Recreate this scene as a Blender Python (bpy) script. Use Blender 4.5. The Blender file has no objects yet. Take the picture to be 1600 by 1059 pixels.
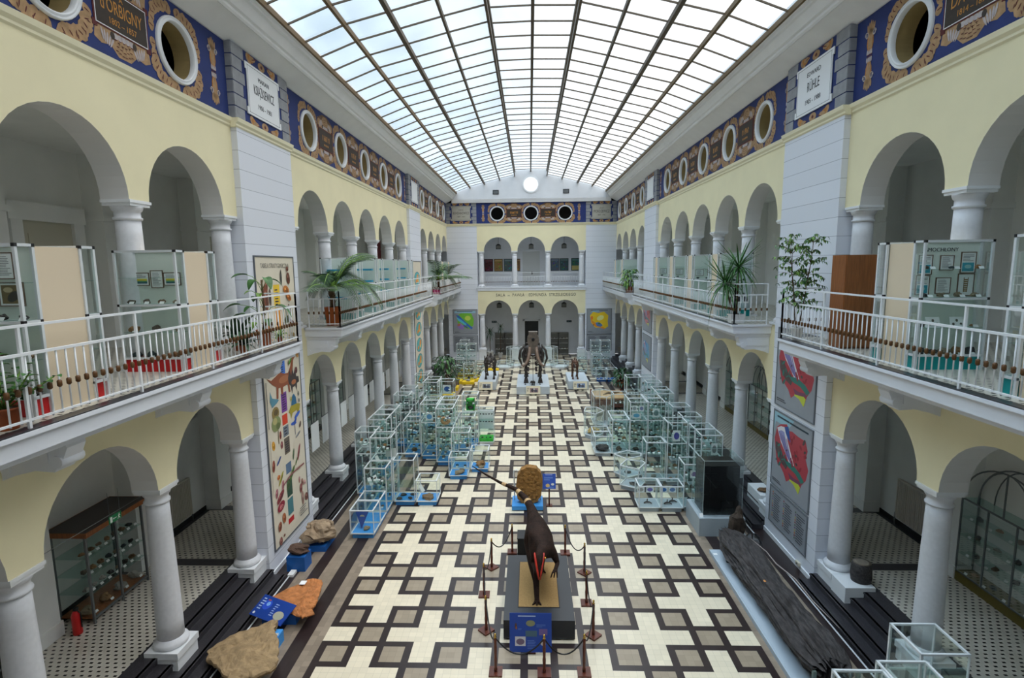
import bpy, math, random
from mathutils import Vector, Matrix, noise
random.seed(7)
PI = math.pi
scene = bpy.context.scene
COL = scene.collection

# ---------------------------------------------------------------- mesh builder
class MB:
    def __init__(s):
        s.v = []; s.f = []; s.mi = []; s.m = 0; s.sm = []; s.smooth = False
    def face(s, idx):
        s.f.append(tuple(idx)); s.mi.append(s.m); s.sm.append(s.smooth)
    def add(s, pts):
        b = len(s.v); s.v.extend([tuple(p) for p in pts]); return b
    def poly(s, pts):
        b = s.add(pts); s.face(range(b, b + len(pts)))
    def box(s, x0, x1, y0, y1, z0, z1):
        b = s.add([(x0,y0,z0),(x1,y0,z0),(x1,y1,z0),(x0,y1,z0),(x0,y0,z1),(x1,y0,z1),(x1,y1,z1),(x0,y1,z1)])
        for q in ((0,3,2,1),(4,5,6,7),(0,1,5,4),(1,2,6,5),(2,3,7,6),(3,0,4,7)):
            s.face([b+i for i in q])
        return s
    def obox(s, c, sx, sy, sz, rot=None):
        """box of full size sx,sy,sz about centre c turned by a Matrix"""
        R = rot or Matrix.Identity(3)
        c = Vector(c)
        P = [c + R @ Vector((x*sx/2, y*sy/2, z*sz/2)) for z in (-1,1) for x,y in ((-1,-1),(1,-1),(1,1),(-1,1))]
        b = s.add(P)
        for q in ((0,3,2,1),(4,5,6,7),(0,1,5,4),(1,2,6,5),(2,3,7,6),(3,0,4,7)):
            s.face([b+i for i in q])
        return s
    def bar(s, p, q, w, h=None):
        """square bar from p to q"""
        p = Vector(p); q = Vector(q); d = q - p
        if d.length < 1e-6: return s
        R = d.to_track_quat('Z', 'Y').to_matrix()
        return s.obox((p+q)/2, w, h or w, d.length, R)
    def tube(s, pts, r, n=8, cap=True):
        pts = [Vector(p) for p in pts]
        rs = r if isinstance(r, (list, tuple)) else [r]*len(pts)
        sm = s.smooth; s.smooth = True
        rings = []
        t0 = (pts[1]-pts[0]).normalized()
        nrm = t0.orthogonal().normalized()
        for i, p in enumerate(pts):
            t = (pts[min(i+1, len(pts)-1)] - pts[max(i-1, 0)])
            t = t.normalized() if t.length > 1e-9 else t0
            nrm = (nrm - t*nrm.dot(t))
            nrm = nrm.normalized() if nrm.length > 1e-6 else t.orthogonal().normalized()
            bn = t.cross(nrm)
            rings.append(s.add([p + (nrm*math.cos(2*PI*k/n) + bn*math.sin(2*PI*k/n))*rs[i] for k in range(n)]))
        for a, b in zip(rings, rings[1:]):
            for k in range(n):
                s.face((a+k, a+(k+1) % n, b+(k+1) % n, b+k))
        s.smooth = sm
        if cap:
            s.face([rings[0]+k for k in range(n)][::-1]); s.face([rings[-1]+k for k in range(n)])
        return s
    def lathe(s, prof, c=(0,0,0), n=24, smooth=True):
        sm = s.smooth; s.smooth = smooth
        rings = [s.add([(c[0]+r*math.cos(2*PI*k/n), c[1]+r*math.sin(2*PI*k/n), c[2]+z) for k in range(n)]) for r, z in prof]
        for a, b in zip(rings, rings[1:]):
            for k in range(n):
                s.face((a+k, a+(k+1) % n, b+(k+1) % n, b+k))
        s.smooth = False
        s.face([rings[0]+k for k in range(n)][::-1]); s.face([rings[-1]+k for k in range(n)])
        s.smooth = sm
        return s
    def prism(s, pts2, y0, y1, ax='y'):
        """extrude a polygon: ax='y' pts are (x,z); 'x' pts are (y,z); 'z' pts are (x,y)"""
        def P(p, w):
            return (p[0], w, p[1]) if ax == 'y' else (w, p[0], p[1]) if ax == 'x' else (p[0], p[1], w)
        n = len(pts2)
        a = s.add([P(p, y0) for p in pts2]); b = s.add([P(p, y1) for p in pts2])
        s.face(range(a, a+n)); s.face(list(range(b, b+n))[::-1])
        for k in range(n):
            s.face((a+k, a+(k+1) % n, b+(k+1) % n, b+k))
        return s
    def blob(s, c, rx, ry, rz, seed=0, amp=.25, freq=1.6, seg=(12, 8), flat=None, rot=None):
        """lumpy stone"""
        sm = s.smooth
        s.smooth = False if amp > .12 else True
        R = rot or Matrix.Identity(3)
        n, m = seg
        rings = []
        o = Vector((seed*3.7, seed*1.3, seed*2.1))
        def P(th, ph):
            d = Vector((math.sin(th)*math.cos(ph), math.sin(th)*math.sin(ph), math.cos(th)))
            k = 1 + amp*(noise.noise(d*freq+o)*1.4 + noise.noise(d*freq*2.7+o)*.7)
            p = Vector((d.x*rx*k, d.y*ry*k, d.z*rz*k))
            if flat is not None and p.z < flat: p.z = flat
            return Vector(c) + R @ p
        top = s.add([P(0, 0)])
        for i in range(1, m):
            rings.append(s.add([P(PI*i/m, 2*PI*k/n) for k in range(n)]))
        bot = s.add([P(PI, 0)])
        for k in range(n):
            s.face((top, rings[0]+k, rings[0]+(k+1) % n)); s.face((bot, rings[-1]+(k+1) % n, rings[-1]+k))
        for a, b in zip(rings, rings[1:]):
            for k in range(n):
                s.face((a+k, b+k, b+(k+1) % n, a+(k+1) % n))
        s.smooth = sm
        return s
    def disc(s, c, rx, rz, y, n=16, a=0):
        s.poly([(c[0] + rx*math.cos(2*PI*k/n)*math.cos(a) - rz*math.sin(2*PI*k/n)*math.sin(a), y,
                 c[1] + rx*math.cos(2*PI*k/n)*math.sin(a) + rz*math.sin(2*PI*k/n)*math.cos(a)) for k in range(n)])
        return s
    def mesh(s, name, mats):
        me = bpy.data.meshes.new(name)
        me.from_pydata(s.v, [], s.f)
        if not isinstance(mats, (list, tuple)): mats = [mats]
        for m in mats: me.materials.append(m)
        me.polygons.foreach_set('material_index', s.mi)
        me.polygons.foreach_set('use_smooth', s.sm)
        me.update()
        return me

def ob(name, mesh, parent=None, loc=(0,0,0), rz=0, rot=None, sc=None):
    o = bpy.data.objects.new(name, mesh); COL.objects.link(o)
    o.parent = parent; o.location = loc
    o.rotation_euler = rot or (0, 0, rz)
    if sc is not None: o.scale = (sc, sc, sc) if not isinstance(sc, (tuple, list)) else sc
    return o
def part(name, mb, mats, parent=None, **k):
    return ob(name, mb.mesh(name, mats), parent, **k)
def tag(o, label=None, cat=None, group=None, kind=None):
    if label: o['label'] = label
    if cat: o['category'] = cat
    if group: o['group'] = group
    if kind: o['kind'] = kind
    return o
def thing(name, label, cat, loc=(0,0,0), rz=0, group=None, kind=None):
    o = bpy.data.objects.new(name, None); COL.objects.link(o)
    o.location = loc; o.rotation_euler = (0, 0, rz); o.empty_display_size = .1
    return tag(o, label, cat, group, kind)
def struct(name, mb, mats, **k):
    return tag(part(name, mb, mats, **k), kind='structure')
def dup(root, loc=None, rz=None, label=None, group=None, sc=None):
    r = root.copy(); COL.objects.link(r)
    if loc is not None: r.location = loc
    if rz is not None: r.rotation_euler = (0, 0, rz)
    if sc is not None: r.scale = (sc, sc, sc)
    if label: r['label'] = label
    if group: r['group'] = group
    for ch in list(root.children):
        c = ch.copy(); COL.objects.link(c); c.parent = r
        for g in ch.children:
            d = g.copy(); COL.objects.link(d); d.parent = c
    return r
ORD = ['first','second','third','fourth','fifth','sixth','seventh','eighth','ninth','tenth','eleventh','twelfth']

# ---------------------------------------------------------------- materials
def lin(c):
    return tuple(((x/255)/12.92 if x/255 <= .04045 else ((x/255+.055)/1.055)**2.4) for x in c) + (1,)
MATS = {}
def mat(name, rgb, rough=.6, metal=0, var=0, scale=4, bump=0, bscale=30, emit=None, stretch=None, spec=None):
    if name in MATS: return MATS[name]
    m = bpy.data.materials.new(name); m.use_nodes = True
    nt = m.node_tree; b = nt.nodes['Principled BSDF']
    b.inputs['Base Color'].default_value = lin(rgb); b.inputs['Roughness'].default_value = rough
    b.inputs['Metallic'].default_value = metal
    if spec is not None: b.inputs['Specular IOR Level'].default_value = spec
    if emit: b.inputs['Emission Color'].default_value = lin(rgb); b.inputs['Emission Strength'].default_value = emit
    tc = nt.nodes.new('ShaderNodeTexCoord')
    src = tc.outputs['Object']
    if stretch:
        mp = nt.nodes.new('ShaderNodeMapping'); mp.inputs['Scale'].default_value = stretch
        nt.links.new(src, mp.inputs['Vector']); src = mp.outputs['Vector']
    if var:
        n = nt.nodes.new('ShaderNodeTexNoise'); n.inputs['Scale'].default_value = scale; n.inputs['Detail'].default_value = 5
        r = nt.nodes.new('ShaderNodeValToRGB')
        c = lin(rgb)
        r.color_ramp.elements[0].position = .3; r.color_ramp.elements[1].position = .7
        r.color_ramp.elements[0].color = tuple(x*(1-var) for x in c[:3]) + (1,)
        r.color_ramp.elements[1].color = tuple(min(1, x*(1+var)) for x in c[:3]) + (1,)
        nt.links.new(src, n.inputs['Vector']); nt.links.new(n.outputs['Fac'], r.inputs['Fac'])
        nt.links.new(r.outputs['Color'], b.inputs['Base Color'])
    if bump:
        n2 = nt.nodes.new('ShaderNodeTexNoise'); n2.inputs['Scale'].default_value = bscale; n2.inputs['Detail'].default_value = 4
        bp = nt.nodes.new('ShaderNodeBump'); bp.inputs['Strength'].default_value = bump; bp.inputs['Distance'].default_value = .02
        nt.links.new(src, n2.inputs['Vector']); nt.links.new(n2.outputs['Fac'], bp.inputs['Height'])
        nt.links.new(bp.outputs['Normal'], b.inputs['Normal'])
    MATS[name] = m
    return m

def ashlar(name, rgb, joint, rowh=.42, bw=1.1, mortar=.006):
    m = mat(name, rgb, .7); nt = m.node_tree; b = nt.nodes['Principled BSDF']
    tc = next(n for n in nt.nodes if n.type == 'TEX_COORD')
    sp = nt.nodes.new('ShaderNodeSeparateXYZ'); cb = nt.nodes.new('ShaderNodeCombineXYZ'); ad = nt.nodes.new('ShaderNodeMath')
    nt.links.new(tc.outputs['Object'], sp.inputs[0]); nt.links.new(sp.outputs['X'], ad.inputs[0]); nt.links.new(sp.outputs['Y'], ad.inputs[1])
    nt.links.new(ad.outputs[0], cb.inputs['X']); nt.links.new(sp.outputs['Z'], cb.inputs['Y'])
    br = nt.nodes.new('ShaderNodeTexBrick')
    br.inputs['Scale'].default_value = 1; br.inputs['Mortar Size'].default_value = mortar; br.inputs['Mortar Smooth'].default_value = .1
    br.inputs['Brick Width'].default_value = bw; br.inputs['Row Height'].default_value = rowh
    c = lin(rgb)
    br.inputs['Color1'].default_value = c; br.inputs['Color2'].default_value = tuple(x*.95 for x in c[:3])+(1,)
    br.inputs['Mortar'].default_value = lin(joint)
    nt.links.new(cb.outputs[0], br.inputs['Vector']); nt.links.new(br.outputs['Color'], b.inputs['Base Color'])
    return m

def glassmat(name, tint, refl=.06, rough=.02, milk=0):
    m = bpy.data.materials.new(name); m.use_nodes = True; nt = m.node_tree
    nt.nodes.clear()
    out = nt.nodes.new('ShaderNodeOutputMaterial')
    tr = nt.nodes.new('ShaderNodeBsdfTransparent'); tr.inputs['Color'].default_value = tuple(tint)+(1,)
    gl = nt.nodes.new('ShaderNodeBsdfGlossy'); gl.inputs['Roughness'].default_value = rough
    gl.inputs['Color'].default_value = (.9, .95, .95, 1)
    lw = nt.nodes.new('ShaderNodeLayerWeight'); lw.inputs['Blend'].default_value = .35
    mr = nt.nodes.new('ShaderNodeMapRange'); mr.inputs['To Min'].default_value = refl; mr.inputs['To Max'].default_value = .3
    nt.links.new(lw.outputs['Fresnel'], mr.inputs['Value'])
    mx = nt.nodes.new('ShaderNodeMixShader')
    nt.links.new(mr.outputs[0], mx.inputs[0]); nt.links.new(tr.outputs[0], mx.inputs[1]); nt.links.new(gl.outputs[0], mx.inputs[2])
    last = mx
    if milk:
        df = nt.nodes.new('ShaderNodeBsdfTranslucent'); df.inputs['Color'].default_value = (.9, .94, .97, 1)
        ns = nt.nodes.new('ShaderNodeTexNoise'); ns.inputs['Scale'].default_value = .35; ns.inputs['Detail'].default_value = 3
        tc = nt.nodes.new('ShaderNodeTexCoord'); nt.links.new(tc.outputs['Object'], ns.inputs['Vector'])
        m2 = nt.nodes.new('ShaderNodeMapRange'); m2.inputs['From Min'].default_value = .35; m2.inputs['From Max'].default_value = .7
        m2.inputs['To Min'].default_value = milk*.5; m2.inputs['To Max'].default_value = milk*1.4
        nt.links.new(ns.outputs['Fac'], m2.inputs['Value'])
        mx2 = nt.nodes.new('ShaderNodeMixShader')
        nt.links.new(m2.outputs[0], mx2.inputs[0]); nt.links.new(mx.outputs[0], mx2.inputs[1]); nt.links.new(df.outputs[0], mx2.inputs[2])
        last = mx2
    nt.links.new(last.outputs[0], out.inputs['Surface'])
    MATS[name] = m
    return m

def tile_gallery(name):
    m = mat(name, (205,200,188), .35); nt = m.node_tree; b = nt.nodes['Principled BSDF']
    tc = next(n for n in nt.nodes if n.type == 'TEX_COORD')
    sp = nt.nodes.new('ShaderNodeSeparateXYZ'); nt.links.new(tc.outputs['Object'], sp.inputs[0])
    def M(op, a, bb=None, c=None):
        n = nt.nodes.new('ShaderNodeMath'); n.operation = op
        for i, x in enumerate((a, bb, c)):
            if x is None: continue
            if isinstance(x, (int, float)): n.inputs[i].default_value = x
            else: nt.links.new(x, n.inputs[i])
        return n.outputs[0]
    v = M('DIVIDE', sp.outputs['Y'], .105); row = M('FLOOR', v); fy = M('FRACT', v)
    half = M('MULTIPLY', M('FLOORED_MODULO', row, 2.0), .5)
    fx = M('FRACT', M('ADD', M('DIVIDE', sp.outputs['X'], .155), half))
    ax = M('ABSOLUTE', M('SUBTRACT', fx, .5)); ay = M('ABSOLUTE', M('SUBTRACT', fy, .5))
    blk = M('MULTIPLY', M('LESS_THAN', ax, .2), M('LESS_THAN', ay, .19))
    mx = nt.nodes.new('ShaderNodeMix'); mx.data_type = 'RGBA'
    ns = nt.nodes.new('ShaderNodeTexNoise'); ns.inputs['Scale'].default_value = 2.2
    rp = nt.nodes.new('ShaderNodeValToRGB'); rp.color_ramp.elements[0].color = lin((178,172,158)); rp.color_ramp.elements[1].color = lin((216,211,200))
    nt.links.new(tc.outputs['Object'], ns.inputs['Vector']); nt.links.new(ns.outputs['Fac'], rp.inputs['Fac'])
    nt.links.new(rp.outputs['Color'], mx.inputs[6]); mx.inputs[7].default_value = lin((22,18,18))
    nt.links.new(blk, mx.inputs[0]); nt.links.new(mx.outputs[2], b.inputs['Base Color'])
    return m

def tile_hall(name, rgb, var, rough):
    """square 15 cm tiles with fine joints and slight tone differences from tile to tile"""
    m = mat(name, rgb, rough); nt = m.node_tree; b = nt.nodes['Principled BSDF']
    tc = next(n for n in nt.nodes if n.type == 'TEX_COORD')
    sp = nt.nodes.new('ShaderNodeVectorMath'); sp.operation = 'DIVIDE'; sp.inputs[1].default_value = (.15, .15, 1)
    ad = nt.nodes.new('ShaderNodeVectorMath'); ad.operation = 'ADD'; ad.inputs[1].default_value = (.5, .5 - (10.625/.15) % 1, 0)
    nt.links.new(tc.outputs['Object'], sp.inputs[0]); nt.links.new(sp.outputs[0], ad.inputs[0])
    fl = nt.nodes.new('ShaderNodeVectorMath'); fl.operation = 'FLOOR'; nt.links.new(ad.outputs[0], fl.inputs[0])
    fr = nt.nodes.new('ShaderNodeVectorMath'); fr.operation = 'FRACTION'; nt.links.new(ad.outputs[0], fr.inputs[0])
    wn = nt.nodes.new('ShaderNodeTexWhiteNoise'); wn.noise_dimensions = '2D'; nt.links.new(fl.outputs[0], wn.inputs['Vector'])
    ns = nt.nodes.new('ShaderNodeTexNoise'); ns.inputs['Scale'].default_value = 1.3; nt.links.new(tc.outputs['Object'], ns.inputs['Vector'])
    s = nt.nodes.new('ShaderNodeSeparateXYZ'); nt.links.new(fr.outputs[0], s.inputs[0])
    def M(op, a, bb):
        n = nt.nodes.new('ShaderNodeMath'); n.operation = op
        for i, x in enumerate((a, bb)):
            if isinstance(x, (int, float)): n.inputs[i].default_value = x
            else: nt.links.new(x, n.inputs[i])
        return n.outputs[0]
    ax = M('ABSOLUTE', M('SUBTRACT', s.outputs['X'], .5), 0); ay = M('ABSOLUTE', M('SUBTRACT', s.outputs['Y'], .5), 0)
    jt = M('GREATER_THAN', M('MAXIMUM', ax, ay), .482)
    k = M('ADD', M('MULTIPLY', wn.outputs['Value'], var), M('MULTIPLY', ns.outputs['Fac'], var*.8))
    k = M('ADD', M('SUBTRACT', k, M('MULTIPLY', jt, .22)), 1 - var*.9)
    vm = nt.nodes.new('ShaderNodeVectorMath'); vm.operation = 'SCALE'; vm.inputs[0].default_value = lin(rgb)[:3]
    nt.links.new(k, vm.inputs['Scale']); nt.links.new(vm.outputs[0], b.inputs['Base Color'])
    return m

WHITE = ashlar('ashlar_white', (226,229,237), (150,154,164), bw=60, mortar=.005)
PLAIN = mat('plain_white', (222,224,228), .65, var=.03, scale=2)
GALW = mat('gallery_wall', (226,227,224), .8, var=.04, scale=1.5)
GREYJAMB = mat('arch_soffit', (222,220,217), .8)
CREAM = mat('cream_yellow', (239,229,190), .75, var=.03, scale=1.2)
CREAMT = mat('cream_trim', (241,233,200), .6)
COLM = mat('column_stone', (222,223,227), .55, var=.04, scale=14)
SLABW = mat('slab_white', (228,231,238), .5)
STEP = mat('black_granite', (54,52,56), .32, var=.45, scale=60)
BLACKT = tile_hall('tile_black', (46,36,36), .25, .28)
CREAMTILE = tile_hall('tile_cream', (221,209,184), .1, .3)
BROWNTILE = tile_hall('tile_brown', (154,140,120), .16, .32)
BEIGETILE = tile_hall('tile_beige', (140,126,110), .3, .35)
GALT = tile_gallery('gallery_tiles')
ALU = mat('aluminium', (222,226,228), .35, .1)
ALUD = mat('aluminium_dark', (120,124,126), .4, .5)
GLASS = glassmat('case_glass', (.945,.985,.975), .035)
SKYGLASS = glassmat('skylight_glass', (.93,.96,.98), .03, .1, milk=.12)
BLUEP = mat('blue_plinth', (62,146,216), .5)
BLUED = mat('blue_plinth_dark', (22,92,168), .5)
GREYP = mat('grey_plinth', (160,170,176), .5, var=.04, scale=3)
WHITEP = mat('white_paint', (232,234,236), .45)
CARD = mat('card_white', (240,241,240), .6)
BLACKM = mat('black_paint', (22,22,24), .5)
BRONZE = mat('bronze_knob', (96,62,26), .5)
WOOD = mat('wood_brown', (142,86,46), .45, var=.25, scale=3, stretch=(14,14,1))
MAHOG = mat('mahogany', (92,42,26), .35, var=.25, scale=6)
SOILM = mat('soil', (74,58,42), .95, var=.4, scale=20, bump=.6)
POTB = mat('pot_terracotta', (150,74,32), .6, var=.12, scale=8)
POTW = mat('pot_white', (222,222,220), .5)
LEAF = mat('leaf_green', (56,104,44), .45, var=.35, scale=5)
LEAFD = mat('leaf_dark', (38,74,44), .45, var=.3, scale=5)
LEAFP = mat('leaf_palm', (66,92,64), .5, var=.3, scale=5)
LEAFY = mat('leaf_light', (112,150,58), .45, var=.3, scale=5)
BARK = mat('bark', (92,70,48), .9, var=.3, scale=18, bump=.5)
BLUE = mat('frieze_blue', (30,48,108), .75, var=.12, scale=3)
TAN = mat('ornament_tan', (172,138,100), .75, var=.22, scale=9)
TAND = mat('ornament_ochre', (176,120,58), .75, var=.25, scale=10)
LILAC = mat('ornament_lilac', (186,176,176), .75, var=.15, scale=10)
DRED = mat('ornament_red', (92,34,34), .75)
CART = mat('cartouche_brown', (54,43,33), .7, var=.15, scale=6)
GOLD = mat('letter_gold', (190,128,30), .5)
OCHREW = mat('oculus_reveal', (176,154,104), .8, var=.08, scale=3)
STONEG = mat('painted_block', (146,148,152), .8, var=.12, scale=5)
INK = mat('ink', (52,54,58), .7)
BRASS = mat('brass', (214,176,92), .25, 1)
# ================================================================ setting
WX, TH = 6.9, .5           # arcade wall face and thickness
PX = 6.76                  # pier front
GX = 10.05                 # back wall of the side galleries
YB = 44.8                  # end wall
G1, BF = .56, 6.06         # gallery floor, balcony floor
def P_side(sg):
    return lambda u, w, z: (sg*(WX+w), u, z)
def P_back(u, w, z): return (u, YB+w, z)

def arch_wall(mb, P, u0, u1, cs, R, zs, zt, th, mi=(0, 1), n=20):
    edges = [u0] + [e for c in cs for e in (c-R, c+R)] + [u1]
    def quad(a, b, c, d): mb.poly([a, b, c, d])
    for i in range(0, len(edges), 2):
        a, b = edges[i], edges[i+1]
        if b - a < 1e-4: continue
        mb.m = mi[0]
        for w in (0, th):
            quad(P(a,w,zs), P(b,w,zs), P(b,w,zt), P(a,w,zt))
        mb.m = mi[1]; quad(P(a,0,zs), P(b,0,zs), P(b,th,zs), P(a,th,zs))
    for c in cs:
        for k in range(n):
            t0, t1 = PI*k/n, PI*(k+1)/n
            p0 = (c-R*math.cos(t0), zs+R*math.sin(t0)); p1 = (c-R*math.cos(t1), zs+R*math.sin(t1))
            for w in (0, th):
                mb.m = mi[0]; quad(P(p0[0],w,p0[1]), P(p1[0],w,p1[1]), P(p1[0],w,zt), P(p0[0],w,zt))
            mb.m = mi[1]; quad(P(p0[0],0,p0[1]), P(p1[0],0,p1[1]), P(p1[0],th,p1[1]), P(p0[0],th,p0[1]))
    mb.m = 0

SP = 2.87
NEAR_C = sorted(12.32-SP*(k+.5) for k in range(4))               # 10.885 ... 2.275
MID_C = [22.9+SP*k for k in (-2,-1,0,1,2)]
FAR_C = [34.87+SP*k for k in range(4)]
BAYS = [(1.0, 12.63, NEAR_C), (15.43, 30.42, MID_C), (33.42, YB, FAR_C)]
PIERS = [(12.63, 15.43), (30.42, 33.42)]
BACK_C = [-2.74, 0, 2.74]

for sg, nm in ((-1, 'left'), (1, 'right')):
    P = P_side(sg)
    root = tag(thing('wall_'+nm, None, None), kind='structure')
    lo, up = MB(), MB()
    for u0, u1, cs in BAYS:
        arch_wall(lo, P, u0, u1, cs, 1.17, 3.85, 6.05, TH)
        arch_wall(up, P, u0, u1, cs, 1.19, 9.01, 11.02, TH)
    part('lower_arcade', lo, [CREAM, GREYJAMB], root); part('upper_arcade', up, [CREAM, GREYJAMB], root)
    for a, b in PIERS:
        mb = MB(); x0, x1 = sorted((sg*PX, sg*(WX+TH+.1)))
        mb.box(x0, x1, a, b, 0, 11.02)
        part('pier', mb, WHITE, root)
        mb = MB(); mb.box(*sorted((sg*(PX-.03), sg*PX)), a, b, 0, .12); part('pier_skirting', mb, WHITEP, root)
    # outer wall of the galleries with pilaster strips
    mb = MB()
    mb.box(*sorted((sg*GX, sg*(GX+.6))), -2.6, YB+3.4, 0, 13.4)
    part('outer_wall', mb, GALW, root)
    for u0, u1, cs in BAYS:
        for c in [cs[0]-SP/2] + [c+SP/2 for c in cs]:
            for z0, z1 in ((G1, 5.4), (BF, 10.4)):
                mb = MB(); mb.box(*sorted((sg*9.6, sg*GX)), c-.3, c+.3, z0, z1); mb.box(*sorted((sg*9.55, sg*GX)), c-.34, c+.34, z1-1.5, z1-1.38); mb.box(*sorted((sg*9.57, sg*GX)), c-.33, c+.33, z0, z0+.3)
                part('pilaster', mb, GALW, root)
    # gallery ceilings
    mb = MB(); mb.box(*sorted((sg*(WX+TH-.05), sg*GX)), -2.6, YB+3, 5.35, 5.79); part('gallery_ceiling', mb, GALW, root)
    mb = MB(); mb.box(*sorted((sg*(WX+TH-.05), sg*GX)), -2.6, YB+3, 10.35, 10.6); part('gallery_ceiling', mb, GALW, root)
    # baseboards
    mb = MB(); mb.box(*sorted((sg*(GX-.02), sg*GX)), -2.6, YB+3, G1, G1+.14); tag(part('baseboard_'+nm, mb, BLACKM), kind='structure')

# ---- end wall
root = tag(thing('wall_back', None, None), kind='structure')
lo = MB(); arch_wall(lo, P_back, -4.42, 4.42, BACK_C, 1.1, 3.87, 5.78, TH); part('lower_arcade', lo, [CREAM, GREYJAMB], root)
up = MB(); arch_wall(up, P_back, -4.42, 4.42, BACK_C, 1.13, 8.98, 11.02, TH); part('upper_arcade', up, [CREAM, GREYJAMB], root)
for a, b in ((-6.9, -4.42), (4.42, 6.9)):
    mb = MB(); mb.box(a, b, YB, YB+TH+.1, 0, 11.02); part('corner_pier', mb, WHITE, root)
mb = MB(); mb.box(-GX, GX, YB+2.9, YB+3.4, 0, 13.4); part('rear_wall', mb, PLAIN, root)
mb = MB(); mb.box(-7.4, 7.4, YB+.45, YB+2.9, 5.35, 5.77); mb.box(-7.4, 7.4, YB+.45, YB+2.9, 10.3, 10.6); part('gallery_ceiling', mb, PLAIN, root)
mb = MB(); mb.box(-4.46, 4.46, YB-.05, YB+3, 5.77, BF); mb.box(-4.5, 4.5, YB-.09, YB, 5.98, BF); part('gallery_slab', mb, SLABW, root)
# front wall, behind the photographer
mb = MB(); mb.box(-GX, GX, -3.1, -2.6, 0, 13.4); struct('wall_front', mb, PLAIN)

# ---- hall floor: crosses of cream tiles among brown squares and dark bands, 15 cm module
T = .15; FY = 10.625
def tile_kind(i, j):
    # i,j tile indices about a cross centre on the hall axis
    j0 = (j+8*200)
    for cx, cy in ((0, 0), (8, 8), (16, 0), (0, 16), (16, 16), (8, -8), (-8, 8)):
        a = abs(((i-cx+8) % 16)-8); b = abs(((j-cy+8) % 16)-8)
        if (a <= 1 and b <= 5) or (b <= 1 and a <= 5): return 1
    # brown squares: gap squares (3x3) centred at (4,4) offsets, rectangles centred where a cross is missing
    for cx, cy in ((8, 0), (0, 8)):
        a = abs(((i-cx+8) % 16)-8); b = abs(((j-cy+8) % 16)-8)
        if a <= 1 and b <= 1: return 2
    a = abs(((i+4) % 8)-0); b = abs(((j+4) % 8)-0)
    if min(a, 8-a) <= 1 and min(b, 8-b) <= 1: return 2
    return 0
mb = MB()
j_lo, j_hi = int((1-FY)/T), int((YB+2.95-FY)/T)
for j in range(j_lo, j_hi):
    i = -30
    while i <= 30:
        k = tile_kind(i, j); e = i
        while e+1 <= 30 and tile_kind(e+1, j) == k: e += 1
        mb.m = k; x0, x1, y0, y1 = (i-.5)*T, (e+.5)*T, FY+(j-.5)*T, FY+(j+.5)*T
        mb.poly([(x0,y0,0),(x1,y0,0),(x1,y1,0),(x0,y1,0)])
        i = e+1
strips = [(4.575,4.875,3),(4.875,5.2,0),(5.2,5.56,3),(5.56,5.86,0),(5.86,6.17,3),(6.17,6.42,0)]
ya, yb = FY+(j_lo-.5)*T, FY+(j_hi-.5)*T
for sg in (-1, 1):
    for a, b, k in strips:
        x0, x1 = sorted((sg*a, sg*b)); mb.m = k
        mb.poly([(x0,ya,0),(x1,ya,0),(x1,yb,0),(x0,yb,0)])
mb.m = 0
mb.box(-7.7, 7.7, ya, yb, -.3, -.002)
mb.box(-9.7, 9.7, -2.6, ya, -.3, 0)
struct('floor', mb, [BLACKT, CREAMTILE, BROWNTILE, BEIGETILE])

# ---- steps and gallery floors
RUN = [(6.39, .14), (6.67, .28), (6.95, .42), (7.23, .56)]
for sg, nm in ((-1, 'left'), (1, 'right')):
    for bi, (u0, u1, cs) in enumerate(BAYS):
        a = u0 - (0 if bi == 0 else .0); b = u1
        r = tag(thing('trim_%d' % (bi+1 + (0 if sg < 0 else 3)), None, None), kind='structure')
        for x, z in RUN:
            mb = MB(); mb.box(*sorted((sg*x, sg*7.6)), a, b, z-.14, z); mb.box(*sorted((sg*(x-.02), sg*(x+.05))), a, b, z-.035, z)
            part('step', mb, STEP, r)
    mb = MB(); mb.box(*sorted((sg*7.6, sg*(GX-.15))), -2.6, YB+3, 0, G1); mb2 = MB()
    mb2.box(*sorted((sg*(GX-.15), sg*(GX+.05))), -2.6, YB+3, 0, G1)
    r = tag(thing('floor_gallery_'+nm, None, None), kind='structure')
    part('tiled_floor', mb, GALT, r); part('black_border', mb2, STEP, r)
    mb = MB()
    for y in (12.45, 15.5, 30.3, 33.4): mb.box(*sorted((sg*7.6, sg*(GX-.15))), y-.15, y+.15, G1, G1+.003)
    part('black_band', mb, STEP, r)
    # thin white pipe along the foot of the steps
    mb = MB()
    for a, b in ((2, 13.1), (14.95, 30.6), (33.2, 44)): mb.tube([(sg*6.33, a, .03), (sg*6.33, b, .03)], .018, 6)
    tag(part('floor_pipe', mb, WHITEP), 'thin white pipe along the foot of the %s steps' % nm, 'pipe', kind='structure')

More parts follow.
